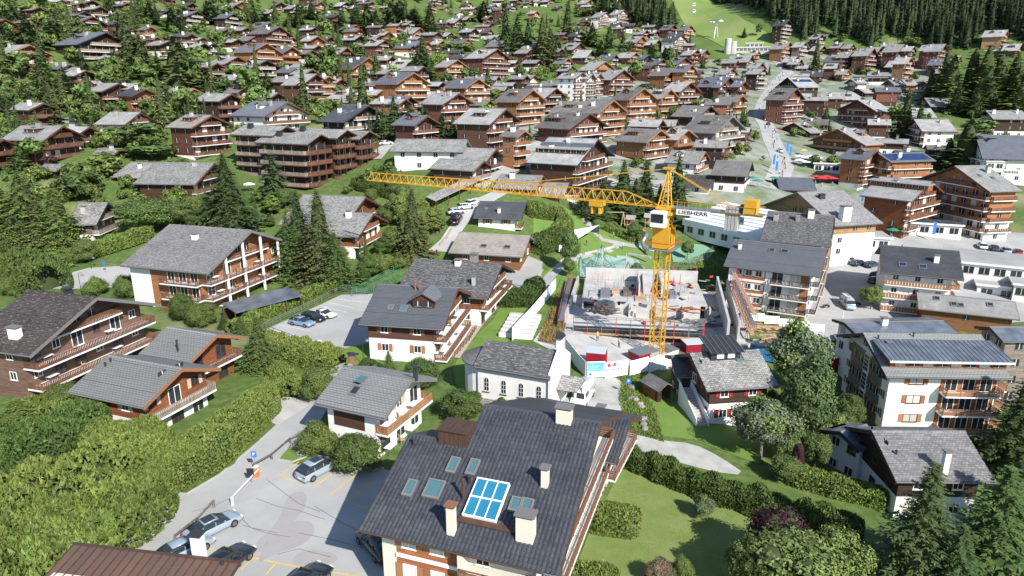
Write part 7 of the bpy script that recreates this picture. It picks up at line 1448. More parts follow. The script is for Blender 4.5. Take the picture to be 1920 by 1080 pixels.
def slabhouse(name, label, cat, px, py, az, levels, wallm='plaster_white', roofm='roof_grey', win=1, zb=None):
    """flat roofed building: levels = (x0, x1, y0, y1, z0, z1)"""
    p = at(px, py); r_ = thing(name, label, cat, tuple(p), R(az))
    for (x0, x1, y0, y1, z0, z1) in levels:
        w_ = MB().box(x0, x1, y0, y1, z0, z1, wallm).build('wall', r_); MB().box(x0 - .4, x1 + .4, y0 - .4, y1 + .4, z1, z1 + .25, roofm).build('flat_roof', r_); MB().box(x0 - .45, x1 + .45, y0 - .45, y0 - .4, z1 - .1, z1 + .35, 'trim_white').box(x0 - .45, x0 - .4, y0 - .4, y1 + .4, z1 - .1, z1 + .35, 'trim_white').build('fascia', r_)
        n_ = int((x1 - x0) / 2.6); 
        for f in range(max(1, int((z1 - max(z0, 0)) / 2.8))):
            for i in range(n_): link('window', pane_only(1.9, 1.4, 'glass_dark'), r_, M=MX(x0 + (i + .5) * (x1 - x0) / n_, y0 - .02, z1 - 2.1 - f * 2.8, R(-90)))
            for i in range(int((y1 - y0) / 3)): link('window', pane_only(1.8, 1.4, 'glass_dark'), r_, M=MX(x0 - .02, y0 + (i + .5) * (y1 - y0) / max(1, int((y1 - y0) / 3)), z1 - 2.1 - f * 2.8, R(180)))
    FOOT.append((p.x, p.y, 14, 10, 8, R(az))); return r_
slabhouse('restaurant', 'low white restaurant with stepped grey flat roofs and red awning at the right', 'restaurant', 1850, 545, -28, [(-8, 12, 2, 16, -3, 5.2), (4, 12, -4, 3, -3, 3.0), (-2, 5, -2, 3, -3, 1.6)], roofm='paving')
slabhouse('shop_block', 'flat roofed shops with glazed front below the tiled hall', 'shops', 1600, 470, -12, [(-9, 8, 0, 8, -1, 3.4)], roofm='paving')
slabhouse('hotel_annex', 'white and timber annex in front of the solar strip hotel', 'hotel annex', 1695, 440, -20, [(-6, 3, 0, 7, -1, 3.2), (3, 13, 1, 7, -1, 3.0)], roofm='roof_dark')
slabhouse('lift_station', 'white gondola lift station with round concrete towers at the foot of the ski run', 'lift station', 1392, 100, -15, [(-8, 20, 0, 12, -2, 4), (2, 14, 3, 10, 4, 7)], wallm='concrete_pale', roofm='roof_grey')
for i, (px, lb) in enumerate([(1364, 'left round concrete tower of the lift station'), (1374, 'right round concrete tower of the lift station')]):
    p = at(px, 100); link('tower', MB().lathe([(2.4, -2), (2.4, 10 - i * 2), (2.2, 10.3 - i * 2)], 'concrete_pale', 16).mesh('tower'), None, tuple(p), 0, None, lb, 'tower')
slabhouse('terrace_bar', 'white cafe terrace building beside the main street', 'cafe', 1560, 325, -20, [(-6, 8, 0, 7, -1, 3.2)], wallm='plaster_white', roofm='paving')
slabhouse('congress_house', 'white congress house with big dark roof at the right edge', 'congress house', 1890, 345, -8, [(-8, 20, 0, 14, -2, 7.5)], roofm='roof_slate_blue')
def vanessa():
    h = nh('van', 'large dark slate roof of the congress house at the right edge', (1960, 306), (1842, 297), (1830, 222), (1950, 226), 10.5, pitch=26, floors=2, nlo=2, lo='plaster_white', up='plaster_white', roof='roof_slate_blue', trim='trim_dark', chims=0, balc=False, seed=50, lod=1, cat='congress house', name='congress_house', lift=3)
    s = h['s']; bd = MB().box(-h['L'] / 2 + 1, h['L'] / 2 - 3, min(s * h['wd'], s * (h['wd'] + .1)), max(s * h['wd'], s * (h['wd'] + .1)), h['he'] - 5.2, h['he'] - 3.4, 'plaster_white').build('name_wall', h['root'])
    text('Le Vanessa', bd, Matrix.Translation((h['x1'] - 7, s * (h['wd'] + .15), h['he'] - 4.3)) @ Matrix.Rotation(R(180) if s > 0 else 0, 4, 'Z') @ Matrix.Rotation(R(90), 4, 'X'), 1.6, 'black_ink')
vanessa()
def ramp_roof(name, label, cat, pts, wd_, hh, m, posts=True):
    a, b = at(*pts[0]), at(*pts[1]); d = (b - a).to_2d(); L_ = d.length; r_ = thing(name, label, cat, tuple(a), math.atan2(d.y, d.x)); dz = b.z - a.z
    Mx = Matrix.Rotation(-math.atan2(dz, L_), 4, 'Y'); o = MB().prism([(-wd_ / 2, hh - .25), (wd_ / 2, hh + .35), (wd_ / 2, hh + .5), (-wd_ / 2, hh - .1)], 0, math.hypot(L_, dz), m).build('roof', r_); o.matrix_local = Mx
    k = int(L_ / 3)
    for i in range(k + 1):
        for s_ in (-1, 1): x = L_ * i / k; strut('post', 'trim_brown', r_, (x, s_ * (wd_ / 2 - .3), -.3 + dz * i / k), (x, s_ * (wd_ / 2 - .3), hh + dz * i / k - .1), .1, 4)
    w_ = MB().box(0, math.hypot(L_, dz), wd_ / 2 - .1, wd_ / 2, 0, hh * .8, 'wood_brown').build('back_wall', r_); w_.matrix_local = Mx
ramp_roof('covered_ramp', 'long sloping roof on posts over the garage ramp', 'covered ramp', [(812, 392), (895, 352)], 3.6, 2.4, 'roof_stone')
ramp_roof('carport', 'long low carport with grey metal roof behind the small firs', 'carport', [(432, 606), (556, 572)], 4.6, 2.4, 'metal_roof')
def hut():
    f = frame_quad((1216, 702), (1229, 727), (1246, 720), (1232, 697), 2.0, 25)
    p = at(1232, 745); r_ = thing('garden_hut', 'small brown wooden hut with open front on the sloping lawn', 'hut', tuple(p), R(-62))
    MB().box(-1.6, 1.3, -1.1, -1.02, 0, 1.9, 'wood_rust').build('wall', r_); MB().box(-1.6, 1.3, 1.02, 1.1, 0, 1.9, 'wood_brown').build('wall', r_); MB().prism([(-1.1, 0), (1.1, 0), (1.1, 1.9), (0, 2.6), (-1.1, 1.9)], -1.68, -1.6, 'wood_brown').build('back_wall', r_); MB().box(.9, 1.3, -1.1, -.4, 0, 1.9, 'wood_dark').build('door', r_)
    for s_ in (-1, 1):
        pr = [(0, 2.72), (s_ * 1.45, 1.85), (s_ * 1.45, 1.77), (0, 2.62)]; MB().prism(pr if s_ > 0 else pr[::-1], -1.9, 1.9, 'roof_brownish').build('roof', r_)
hut()
def brownroof():
    z = 5.0; a = at_h(139, 1022, z); b = at_h(447, 1057, z); u = (b - a).to_2d(); L_ = u.length; u.normalize(); az = math.atan2(u.y, u.x); r_ = thing('annex_building', 'building with brown sheet metal roof and white chimney in the lower left corner', 'building', (a.x, a.y, 0), az)
    MB().box(.4, L_ - .4, -9.5, -.5, H(a.x, a.y) - 1, z - .4, 'plaster_cream').build('wall', r_)
    MB().prism([(0, z), (0, z - .3), (-10, z - 2.2), (-10, z - 1.9)], 0, L_, 'copper_brown').build('roof_deck', r_)
    n_ = int(L_ / .62)
    for i in range(n_):
        w_ = L_ / n_; MB().prism([(.05, z + .06), (.05, z), (-10.1, z - 1.92), (-10.1, z - 1.86)], i * w_ + .03, (i + 1) * w_ - .03, 'metal_roof_brown').prism([(.05, z + .13), (.05, z + .02), (-10.1, z - 1.9), (-10.1, z - 1.79)], i * w_ - .03, i * w_ + .03, 'copper_brown').build('roof_panel', r_)
    MB().box(-.1, L_ + .1, -.05, .2, z - .25, z + .12, 'copper_brown').build('ridge_flashing', r_)
    p = at_h(368, 1046, z - .2); d = (p.to_2d() - a.to_2d()); x, y = d.dot(u), d.dot(Vector((-u.y, u.x))); c = chimney(r_, x, y + .4, z - .2, .75, .6, 1.5, 'plaster_white', 'metal_dark')
    MB().box(L_ - .1, L_ + 3.2, -9, -.6, z - 1.6, z - 1.3, 'roof_lozenge').build('low_roof', r_)
    flue_ = MB().tube((x + 2.4, y - .6, z - .6), (x + 2.4, y - .6, z + .3), .12, 'metal_dark').build('flue_pipe', r_)
    MB().box(L_ * .62, L_ * .62 + 1.1, -3.2, -2.2, z - .7, z - .1, 'plaster_white').build('vent_box', r_)
brownroof()
# ---------------------------------------------------------------- cars
for nm, c in {'silver_blue': (.34, .41, .46), 'black': (.012, .013, .017), 'white': (.75, .75, .74), 'blue': (.22, .33, .45), 'dark': (.05, .055, .065), 'red': (.35, .03, .02), 'navy': (.02, .035, .08)}.items(): mat('paint_' + nm, (*c, 1), rough=.25, spec=.6, clear=.8, metal=.25 if nm in ('silver_blue', 'blue', 'dark') else 0)
mat('lamp_red', (.4, .01, .01, 1), rough=.2); mat('lamp_clear', (.7, .7, .72, 1), rough=.1); mat('rim', (.25, .25, .26, 1), rough=.3, metal=.8)
_car = {}
def loft(rings, m, closed_ends=True):
    b = MB(); n = len(rings[0]); 
    for r in rings: b.v += r
    k = b.mi(m)
    for i in range(len(rings) - 1):
        for j in range(n): q = (j + 1) % n; b.f.append((i * n + j, i * n + q, (i + 1) * n + q, (i + 1) * n + j)); b.m.append(k)
    b.f.append(tuple(range(n))[::-1]); b.m.append(k); b.f.append(tuple(range((len(rings) - 1) * n, len(rings) * n))); b.m.append(k); return b
def car_meshes(style, paint):
    k = (style, paint)
    if k in _car: return _car[k]
    L_, W_, Hh = {'suv': (4.75, 1.92, 1.62), 'sedan': (4.85, 1.85, 1.42), 'hatch': (4.3, 1.82, 1.44), 'sport': (4.5, 1.88, 1.28), 'van': (5.3, 2.0, 2.3)}[style]
    hb = {'suv': .98, 'sedan': .9, 'hatch': .92, 'sport': .82, 'van': 1.15}[style]      # belt line
    st = {'van': [(-.5, .6, .92), (-.47, .62, 1), (-.2, 1, 1), (.25, 1, 1), (.38, .98, .99), (.46, .8, .95), (.5, .6, .88)]}.get(style, [(-.5, .62, .84), (-.485, .86, .93), (-.42, .99, .98), (-.2, 1, 1), (.08, 1.0, 1), (.22, .97, .99), (.36, .86, .97), (.455, .72, .9), (.5, .5, .78)])
    rings = []
    for (t, hf, wf) in st:
        x = t * L_; w = W_ / 2 * wf; z1 = hb * hf; z0 = .24; rings.append([(x, -w * .92, z0), (x, -w, z0 + .16), (x, -w, z1 * .72), (x, -w * .93, z1 - .03), (x, -w * .7, z1), (x, w * .7, z1), (x, w * .93, z1 - .03), (x, w, z1 * .72), (x, w, z0 + .16), (x, w * .92, z0)])
    body = loft(rings, 'paint_' + paint).mesh('body', True)
    gh = {'suv': [(-.47,0),(-.40,.62),(-.31,.95),(-.05,1),(.05,.97),(.2,.1),(.24,0)], 'sedan': [(-.40,0),(-.28,.72),(-.2,.95),(-.02,1),(.06,.9),(.22,.08),(.25,0)], 'hatch': [(-.47,0),(-.42,.7),(-.36,.95),(-.05,1),(.05,.92),(.22,.08),(.25,0)], 'sport': [(-.44,0),(-.3,.6),(-.18,.95),(-.05,1),(.04,.92),(.2,.1),(.23,0)], 'van': [(-.49,0),(-.48,.9),(-.46,1),(.2,1),(.26,.93),(.37,.1),(.39,0)]}[style]
    r2 = []; r3 = []
    for (t, q) in gh:
        x = t * L_; z = hb - .04 + (Hh - hb) * q; w0 = W_ / 2 * .9; w1 = W_ / 2 * (.9 - .2 * q); r2.append([(x, -w0, hb - .05), (x, -w1 - .01, max(hb - .04, z - .06)), (x, -w1 * .85, z), (x, w1 * .85, z), (x, w1 + .01, max(hb - .04, z - .06)), (x, w0, hb - .05)])
    glass = loft(r2, 'glass_dark' if style != 'van' else 'paint_' + paint).mesh('cabin', True)
    tops = [g for g in gh if g[1] >= .9]; rr = []
    for (t, q) in tops: x = t * L_; z = hb - .04 + (Hh - hb) * q; w1 = W_ / 2 * (.9 - .2 * q) * .93; rr.append([(x, -w1, z - .03), (x, -w1 * .9, z + .02), (x, w1 * .9, z + .02), (x, w1, z - .03)])
    roof = loft(rr, 'paint_' + paint).mesh('roof', True)
    wh = MB().lathe([(.20, -.11), (.34, -.11), (.35, -.08), (.35, .08), (.34, .11), (.2, .11)], 'tyre', 18).mesh('wheel'); rim = MB().lathe([(.21, -.115), (.21, .115)], 'rim', 10).mesh('rim')
    _car[k] = (body, glass, roof, wh, rim, L_, W_, Hh, hb); return _car[k]
def car(style, paint, label, px, py, az, group=None, name='parked_car', roofm=None, full=True):
    body, glass, roof, wh, rim, L_, W_, Hh, hb = car_meshes(style, paint); p = at(px, py); r_ = thing(name, label, 'van' if style == 'van' else 'car', (p.x, p.y, p.z + .05), R(az), group)
    link('body', body, r_); link('cabin', glass, r_); link('roof', roof, r_)
    for sx in (-.31, .3):
        for s_ in (-1, 1): w_ = link('wheel', wh, r_, M=Matrix.Translation((sx * L_, s_ * (W_ / 2 - .1), .35)) @ Matrix.Rotation(R(90), 4, 'X')); link('rim', rim, w_)
    if full:
        if style not in ('van',):
            for s_ in (-1, 1):
                for t in (-.24, -.02): MB().box(t * L_ - .03, t * L_ + .03, min(s_ * W_ * .40, s_ * W_ * .452), max(s_ * W_ * .40, s_ * W_ * .452), hb - .04, hb + .34, 'paint_' + paint).build('door_pillar', r_)
            if roofm: MB().box(-.18 * L_, .02 * L_, -.48, .48, Hh - .015, Hh + .005, 'glass_dark').build('sunroof', r_)
        else:
            MB().box(.395 * L_ - .12, .405 * L_ - .1, -.8, .8, hb + .1, Hh - .35, 'glass_dark', Matrix.Translation((0, 0, 0))).build('windscreen', r_)
            for s_ in (-1, 1): MB().box(.1 * L_, .3 * L_, min(s_ * .88, s_ * .93), max(s_ * .88, s_ * .93), hb + .1, hb + .65, 'glass_dark').build('side_window', r_)
        for s_ in (-1, 1):
            MB().box(-.5 * L_ - .005,-.47 * L_, min(s_ * .5, s_ * .84), max(s_ * .5, s_ * .84), hb * .66, hb * .8,'lamp_red').build('tail_light', r_); MB().box(.455 * L_, .487 * L_, min(s_ * .5, s_ * .76), max(s_ * .5, s_ * .76), hb * .58, hb * .7,'lamp_clear').build('headlight', r_); MB().box(.12 * L_, .15 * L_, min(s_ * W_ * .48, s_ * W_ * .54), max(s_ * W_ * .48, s_ * W_ * .54), hb, hb + .16,'paint_' + paint).build('mirror', r_)
        MB().box(-.505 * L_, -.5 * L_, -.26, .26, .42, .53, 'frame_white').build('number_plate', r_)
    return r_
g1 = 'cars parked by the slate house'
car('suv', 'silver_blue', 'pale blue grey coupe sport utility car in the yellow bay by the bushes', 600,886,53, g1, roofm=1); car('sedan', 'silver_blue', 'silver sedan with dark roof at the lane kerb', 401,996,50, g1, roofm=1); car('sedan', 'silver_blue', 'silver car half hidden behind the brown roof chimney', 345,1040,48, g1); car('suv', 'black', 'black car with roof carrier in the lower yellow bay', 427,1064,62, g1); car('suv', 'black', 'black car with roof window cut by the bottom edge', 574,1104,64, g1); car('suv', 'black', 'black car in the shadow under the slate house eave', 706,1030,128, g1)
g2 = 'cars in the small upper car park'
car('hatch', 'blue', 'light blue hatchback in the small upper car park', 567, 610, -26, g2); car('hatch', 'black', 'black hatchback between blue and white cars', 588, 601, -26, g2); car('sport', 'white', 'white sports car with black roof in the upper car park', 608, 594, -24, g2)
car('van', 'black', 'black van at the head of the narrow lane', 857, 417, 80); car('hatch', 'white', 'nearer white hatchback behind the black van', 856, 401, 20); car('hatch', 'white', 'farther white hatchback behind the black van', 873, 392, 25)
car('van', 'white', 'silver white camper van parked beside the chapel porch', 1092, 752, 248); car('van', 'silver_blue', 'pale blue van parked in the square bays', 1588, 576, 262)
for i, (px, py, pt, az, lb) in enumerate([(1592,490,'silver_blue', 70,'grey car at the left of the shop row'),(1610,497,'navy', 25,'dark blue car before the shops'),(1635,500,'navy', 25,'second dark blue car before the shops, nearer the slate guesthouse'),(1645,520,'dark', 30,'dark car in shade left of the slate guesthouse, upper one'),(1642,530,'dark', 30,'dark car in shade left of the slate guesthouse, lower one'),(1885,548,'white', 20,'white car right of the restaurant'),(12,160,'dark', 30,'dark car on the upper left lane, farther one'),(25,172,'black', 35,'black car on the upper left lane, nearer one'),(724,272,'white', 20,'white car left of the long white house'),(1010,262,'white', 20,'small white car between the chalets'),(1463,285,'white', 70,'white car on the main street'),(1600,262,'red', 20,'red car beside the main street hotels'),(910,272,'white', 10,'white car right of the long white house'),(930,275,'silver_blue', 10,'grey car right of the long white house'),(885,385,'white', 60,'white car further up the narrow lane')] + [(1575 + i * 17,640 - i * 3, ['silver_blue', 'black', 'white', 'dark', 'red', 'navy'][i % 6], 80, f'{["grey blue", "black", "white", "dark grey", "red", "navy"][i % 6]} car in the row behind the seamed metal roof') for i in range(5)] + [(1840 + i * 22,465 + i * 4, ['white', 'dark', 'silver_blue', 'red'][i % 4], 70, f'{["white", "dark", "grey", "red"][i % 4]} car parked on the square below the tall orange hotel') for i in range(4)] + [(1440 + i * 3,235 - i * 16, ['dark', 'white', 'red', 'black', 'silver_blue'][i], 75, f'{["dark", "white", "red", "black", "grey"][i]} car at the side of the upper main street') for i in range(5)]): car('hatch', pt, lb, px, py, az, 'small parked cars in the village', full=False)
def motorbike(px, py, label):
    p = at(px, py); r_ = thing('motorbike', label, 'motorbike', tuple(p), R(20)); 
    for x in (-.7, .7): link('wheel', MB().lathe([(.22, -.05), (.32, -.05), (.32, .05), (.22, .05)], 'tyre', 14).mesh('wheel'), r_, M=Matrix.Translation((x, 0, .32)) @ Matrix.Rotation(R(90), 4, 'X'))
    MB().prism([(-.12, .5), (.12, .5), (.14, .8), (-.14, .8)], -.25, .45, 'black_ink').build('tank', r_); MB().box(-.8, -.2, -.14, .14, .72, .82, 'black_ink').build('seat', r_); MB().tube((.7, 0, .35), (.45, 0, 1.0), .04, 'metal_grey').tube((.45, -.35, 1.0), (.45, .35, 1.0), .02, 'metal_dark').build('handlebar', r_); MB().box(-.2, .3, -.12, .12, .25, .55, 'metal_grey').build('engine', r_)
motorbike(1548, 578, 'black motorbike at the end of the white bay lines'); motorbike(1606, 574, 'motorbike right of the pale blue van')
# ---------------------------------------------------------------- fences, barriers, lamps, signs
def post_rail(label, pts, h_, m, rails=2, gap=2.2, name='fence', cat='fence', r_post=.05, r_rail=.035, horiz_n=0):
    P_ = [at(*p) for p in pts]; root = thing(name, label, cat, tuple(P_[0]))
    for a, b in zip(P_, P_[1:]):
        k = max(1, round((b - a).length / gap)); prev = None
        for i in range(k + 1):
            q = a.lerp(b, i / k); q = Vector((q.x, q.y, H(q.x, q.y))) - P_[0]; strut('post', m, root, q, q + Vector((0, 0, h_)), r_post, 4)
            if prev is not None:
                for j in range(rails): z = h_ * (1 - j / (rails + .3)) - .04; strut('rail', m, root, prev + Vector((0, 0, z)), q + Vector((0, 0, z)), r_rail, 4)
            prev = q
    return root
post_rail('long wooden guard rail between lane and car park', [(330, 1018), (372, 985), (402, 952)], .8, 'wood_grey', 1, 3.0, 'guard_rail', 'guard rail', .1, .09); post_rail('wooden guard rail beside the grass island', [(478, 880), (510, 862), (545, 832), (572, 818)], .7, 'wood_grey', 1, 2.8, 'guard_rail', 'guard rail', .1, .09)
post_rail('grey metal fence round the small upper car park, hedge side', [(497, 617), (540, 596), (590, 572), (628, 552), (648, 548), (690, 553), (702, 540)], 1.1, 'metal_grey', 3, 2.0, 'railing', 'railing'); post_rail('grey railing on the lower side of the upper car park', [(497, 619), (530, 632), (556, 642)], 1.0, 'metal_dark', 2, 2.0, 'railing', 'railing')
post_rail('green railing of the ramp behind the slate chalets', [(650, 546), (675, 545), (710, 525), (752, 506)], 1.2, 'net_green', 3, 2.0, 'railing', 'railing'); post_rail('second green railing of the ramp, lower side', [(660, 556), (690, 553), (720, 536), (752, 520)], 1.2, 'net_green', 3, 2.0, 'railing', 'railing')
post_rail('curved dark fence round the sports court', [(1215,560),(1240,520),(1270,502),(1310,492),(1335,472),(1345,462)], 1.2,'wood_grey', 3,2.2); post_rail('wooden fence beside the steps below the lane', [(826,462),(838,448),(848,432)], 1.0,'timber_raw', 3,1.6); post_rail('dark wooden fence along the terrace of the slate chalet', [(852,672),(880,640),(893,618)], 1.0,'trim_brown', 3,1.5)
def barrier(px, py, px2, py2, label):
    a, b = at(px, py), at(px2, py2); r_ = thing('barrier', label, 'barrier', tuple(a), math.atan2(b.y - a.y, b.x - a.x)); L_ = (b - a).length
    MB().box(-.22, .22, -.2, .2, 0, 1.1, 'orange_plastic').build('housing', r_); MB().box(-.24, .24, -.22, .22, 1.1, 1.18, 'frame_white').build('lid', r_); MB().box(0, L_, .22, .28, .82, .94, 'frame_white').build('boom', r_); MB().box(L_ - .1, L_ + .1, .15, .35, 0, .95, 'metal_pale').build('rest_post', r_)
barrier(482, 894, 432, 948, 'orange barrier post with white boom at the car park entrance'); barrier(600, 652, 552, 638, 'orange barrier post with boom at the upper car park')
def bin_(px, py, label, m='brick_chimney'): p = at(px, py); r_ = thing('waste_container', label, 'bin', tuple(p)); MB().lathe([(.75, 0), (.8, 1.0)], m, 14).build('drum', r_); MB().lathe([(.85, 1.0), (.8, 1.15), (.2, 1.35)], 'metal_dark', 14).build('lid', r_)
bin_(637, 672, 'round underground waste container with black lid, left one'); bin_(657, 678, 'round underground waste container with black lid, right one')
def lamp(px, py, ytop, label, double=False):
    p = at(px, py); z = 4.5
    lo_, hi_ = 2, 9
    for _ in range(16):
        m = (lo_ + hi_) / 2
        if proj((p.x, p.y, p.z + m))[1] > ytop: lo_ = m
        else: hi_ = m
    z = lo_; r_ = thing('street_lamp', label, 'street lamp', tuple(p)); MB().tube((0, 0, 0), (0, 0, z), .06, 'metal_dark', 8, .04).build('pole', r_)
    ar = MB()
    for i in range(6): t0, t1 = math.pi * i / 6, math.pi * (i + 1) / 6; ar.tube((.35 - .35 * math.cos(t0), 0, z + .35 * math.sin(t0)), (.35 - .35 * math.cos(t1), 0, z + .35 * math.sin(t1)), .03, 'metal_dark', 5)
    ar.build('arm', r_); MB().lathe([(.28, -.05), (.25, .1), (.05, .25)], 'metal_grey', 12, (.7, 0, z - .2)).build('lamp_shade', r_)
lamp(390, 862, 822, 'curved street lamp standing in the long clipped hedge'); lamp(682, 685, 636, 'street lamp on the lawn beside the waste containers'); lamp(1012, 752, 715, 'lamp post at the chapel porch'); lamp(155, 560, 515, 'white street lamp at the asphalt yard'); lamp(172, 505, 482, 'short post lamp by the bright hedge'); lamp(317, 220, 195, 'grey lamp post beside the hillside garden')
def sign(px, py, label, m='sign_blue', txt='P', h_=2.4, w_=.55, tm='frame_white', az=-90):
    p = at(px, py); r_ = thing('sign', label, 'sign', tuple(p), R(az + 90)); strut('pole', 'metal_grey', r_, (0, 0, 0), (0, 0, h_), .035, 6); b = MB().box(-w_ / 2, w_ / 2, -.05, -.03, h_ - w_ * 1.2, h_, m).build('plate', r_)
    if txt: text(txt, b, Matrix.Translation((0, -.065, h_ - w_ * .6)) @ Matrix.Rotation(R(90), 4, 'X'), w_ * .9, tm)
sign(1177, 742, 'blue parking sign on the gravel bank'); sign(198, 512, 'blue sign by the bright hedge', txt=''); sign(480, 886, 'blue and white sign by the orange barrier'); sign(472, 905, 'square black mirror sign by the barrier', 'black_ink', '', 1.6, .7); sign(1053, 478, 'white information board on the park path', 'frame_white', '', 2.2, 1.2)
def flag(px, py, label, m='sign_blue', h_=5): p = at(px, py); r_ = thing('banner_flag', label, 'flag', tuple(p)); strut('pole', 'metal_pale', r_, (0, 0, 0), (0, 0, h_), .04, 6); MB().box(.05, .85, -.02, .02, h_ * .35, h_ - .1, m).build('cloth', r_)
for a in [(1472, 292, 'blue banner flag at the top of the main street, left'), (1478, 300, 'blue banner flag at the top of the main street, right'), (1452, 330, 'tall blue flag by the twin slate roofs'), (1612, 388, 'blue banner flag beside the tiled hall'), (1745, 452, 'light blue banner flag before the annex'), (1447, 318, 'blue banner flag low on the main street')]: flag(*a)
def parasol(px, py, label, m='sail_white', r0=1.7, h_=2.5):
    p = at(px, py); r_ = thing('parasol', label, 'parasol', tuple(p)); strut('pole', 'metal_grey', r_, (0, 0, 0), (0, 0, h_), .04, 6); MB().lathe([(r0, h_ - .55), (r0 * .5, h_ - .22), (.05, h_)], m, 8).build('canopy', r_)
for i in range(7): parasol(1528 + i * 10, 342 + (i % 2) * 3, f'red parasol on the square terrace, {NUM[i]} from the left', 'red_paint', 2.4)
for i in range(8): parasol(1498 + (i % 4) * 11, 303 + (i // 4) * 8 + (i % 2) * 3, f'white parasol of the street cafe, {NUM[i]} in its cluster', 'sail_white', 2.0)
for a in [(1420,352,'green parasol near the old dark house', 'net_green'),(1410,346,'second green parasol near the old dark house, left', 'net_green'),(1450,345,'green parasol beside the twin slate roofs', 'net_green'),(1672,445,'green parasol before the hotel annex', 'net_green'),(468,360,'white parasol beside the dark timber chalet', 'sail_white'),(1460,250,'purple parasol on the main street', 'container_red'),(1505,292,'yellow awning parasol by the cafe', 'paint_yellow')]: parasol(*a)
def person(px, py, label, shirt, trousers, az=0, i=0):
    p = at(px, py); sk = [(0, 0, .95), (0, 0, 1.2), (0, 0, 1.42), (0, 0, 1.55), (0, .01, 1.68), (.1, 0, .9), (.11, .05, .5), (.11, .02, .06), (.11, .14, .03), (-.1, 0, .9), (-.11, -.08, .5), (-.11, -.16, .06), (-.11, -.05, .03), (.19, 0, 1.4), (.25, .03, 1.12), (.22, .12, .9), (-.19, 0, 1.4), (-.25, -.04, 1.12), (-.22, .06, .9)]
    ed = [(0, 1), (1, 2), (2, 3), (3, 4), (0, 5), (5, 6), (6, 7), (7, 8), (0, 9), (9, 10), (10, 11), (11, 12), (2, 13), (13, 14), (14, 15), (2, 16), (16, 17), (17, 18)]; rd = [.15, .15, .15, .06, .1, .1, .07, .05, .04, .1, .07, .05, .04, .06, .045, .04, .06, .045, .04]
    if 'P' not in _car:
        me = bpy.data.meshes.new('body'); me.from_pydata(sk, ed, []); o = bpy.data.objects.new('person_source', me); C.objects.link(o); md = o.modifiers.new('skin', 'SKIN'); 
        for v, r in zip(me.skin_vertices[0].data, rd): v.radius = (r, r * .8)
        me.skin_vertices[0].data[0].use_root = True; s2 = o.modifiers.new('s', 'SUBSURF'); s2.levels = 1; dg = bpy.context.evaluated_depsgraph_get(); _car['P'] = bpy.data.meshes.new_from_object(o.evaluated_get(dg)); bpy.data.objects.remove(o)
    me = _car['P'].copy(); me.materials.clear()
    for m in ('skin', shirt, trousers, 'black_ink'): me.materials.append(MT[m])
    for pl in me.polygons:
        c = pl.center; pl.material_index = 0 if (c.z > 1.52 or (abs(c.x) > .2 and c.z < 1.15)) else (1 if c.z > .92 else 2); pl.use_smooth = True
        if c.z > 1.68: pl.material_index = 3
    link('person', me, None, tuple(p), R(az), None, label, 'person')
cl = ['frame_white', 'red_paint', 'sign_blue', 'black_ink', 'plaster_cream', 'paint_yellow', 'metal_grey']
cn = {'frame_white': 'white', 'red_paint': 'red', 'sign_blue': 'blue', 'black_ink': 'black', 'plaster_cream': 'cream', 'paint_yellow': 'yellow', 'metal_grey': 'grey'}
person(810, 480, 'person in red shirt standing beside the slate chalet lane', 'red_paint', 'black_ink', 30); person(819, 481, 'person in black clothes walking on the lane', 'black_ink', 'black_ink', 200); person(1160, 712 - 60, 'worker in yellow vest on the scaffold side of the pit', 'paint_yellow', 'black_ink', 90)
for i, (px, py) in enumerate([(1120, 640), (1190, 596), (1290, 600), (1350, 600), (1250, 640)]): person(px, py, f'worker in {["yellow", "white", "orange", "blue", "red"][i]} clothes on the building site', ['paint_yellow', 'frame_white', 'orange_plastic', 'sign_blue', 'red_paint'][i], 'black_ink', i * 70)
for i in range(60):
    t = (i + rng.random()) / 60; ln = [(1455, 345), (1466, 310), (1452, 270), (1442, 240), (1430, 210), (1442, 180), (1462, 150), (1472, 138)]; k = min(6, int(t * 7)); f = t * 7 - k; px = ln[k][0] * (1 - f) + ln[k + 1][0] * f + rng.uniform(-9, 9); py = ln[k][1] * (1 - f) + ln[k + 1][1] * f; s1 = cl[i % 7]
    person(px, py, f'person in {cn[s1]} top walking on the main street, {NUM[i // 7]} of that colour uphill', s1, 'black_ink', rng.uniform(0, 360))
for i, (px, py) in enumerate([(1630,452),(1636,456),(1640,450),(1648,458),(1150,448),(1168,468),(1100,462),(1670,450),(1690,470),(1560,350),(1540,352),(1528,348)]): person(px, py, f'person in {cn[cl[(i + 2) % 7]]} top {"by the annex terrace" if px > 1620 else ("in the playground" if px < 1200 else "beside the red parasols")}, {NUM[i // 2]} of the group', cl[(i + 2) % 7], 'sign_blue', i * 50)
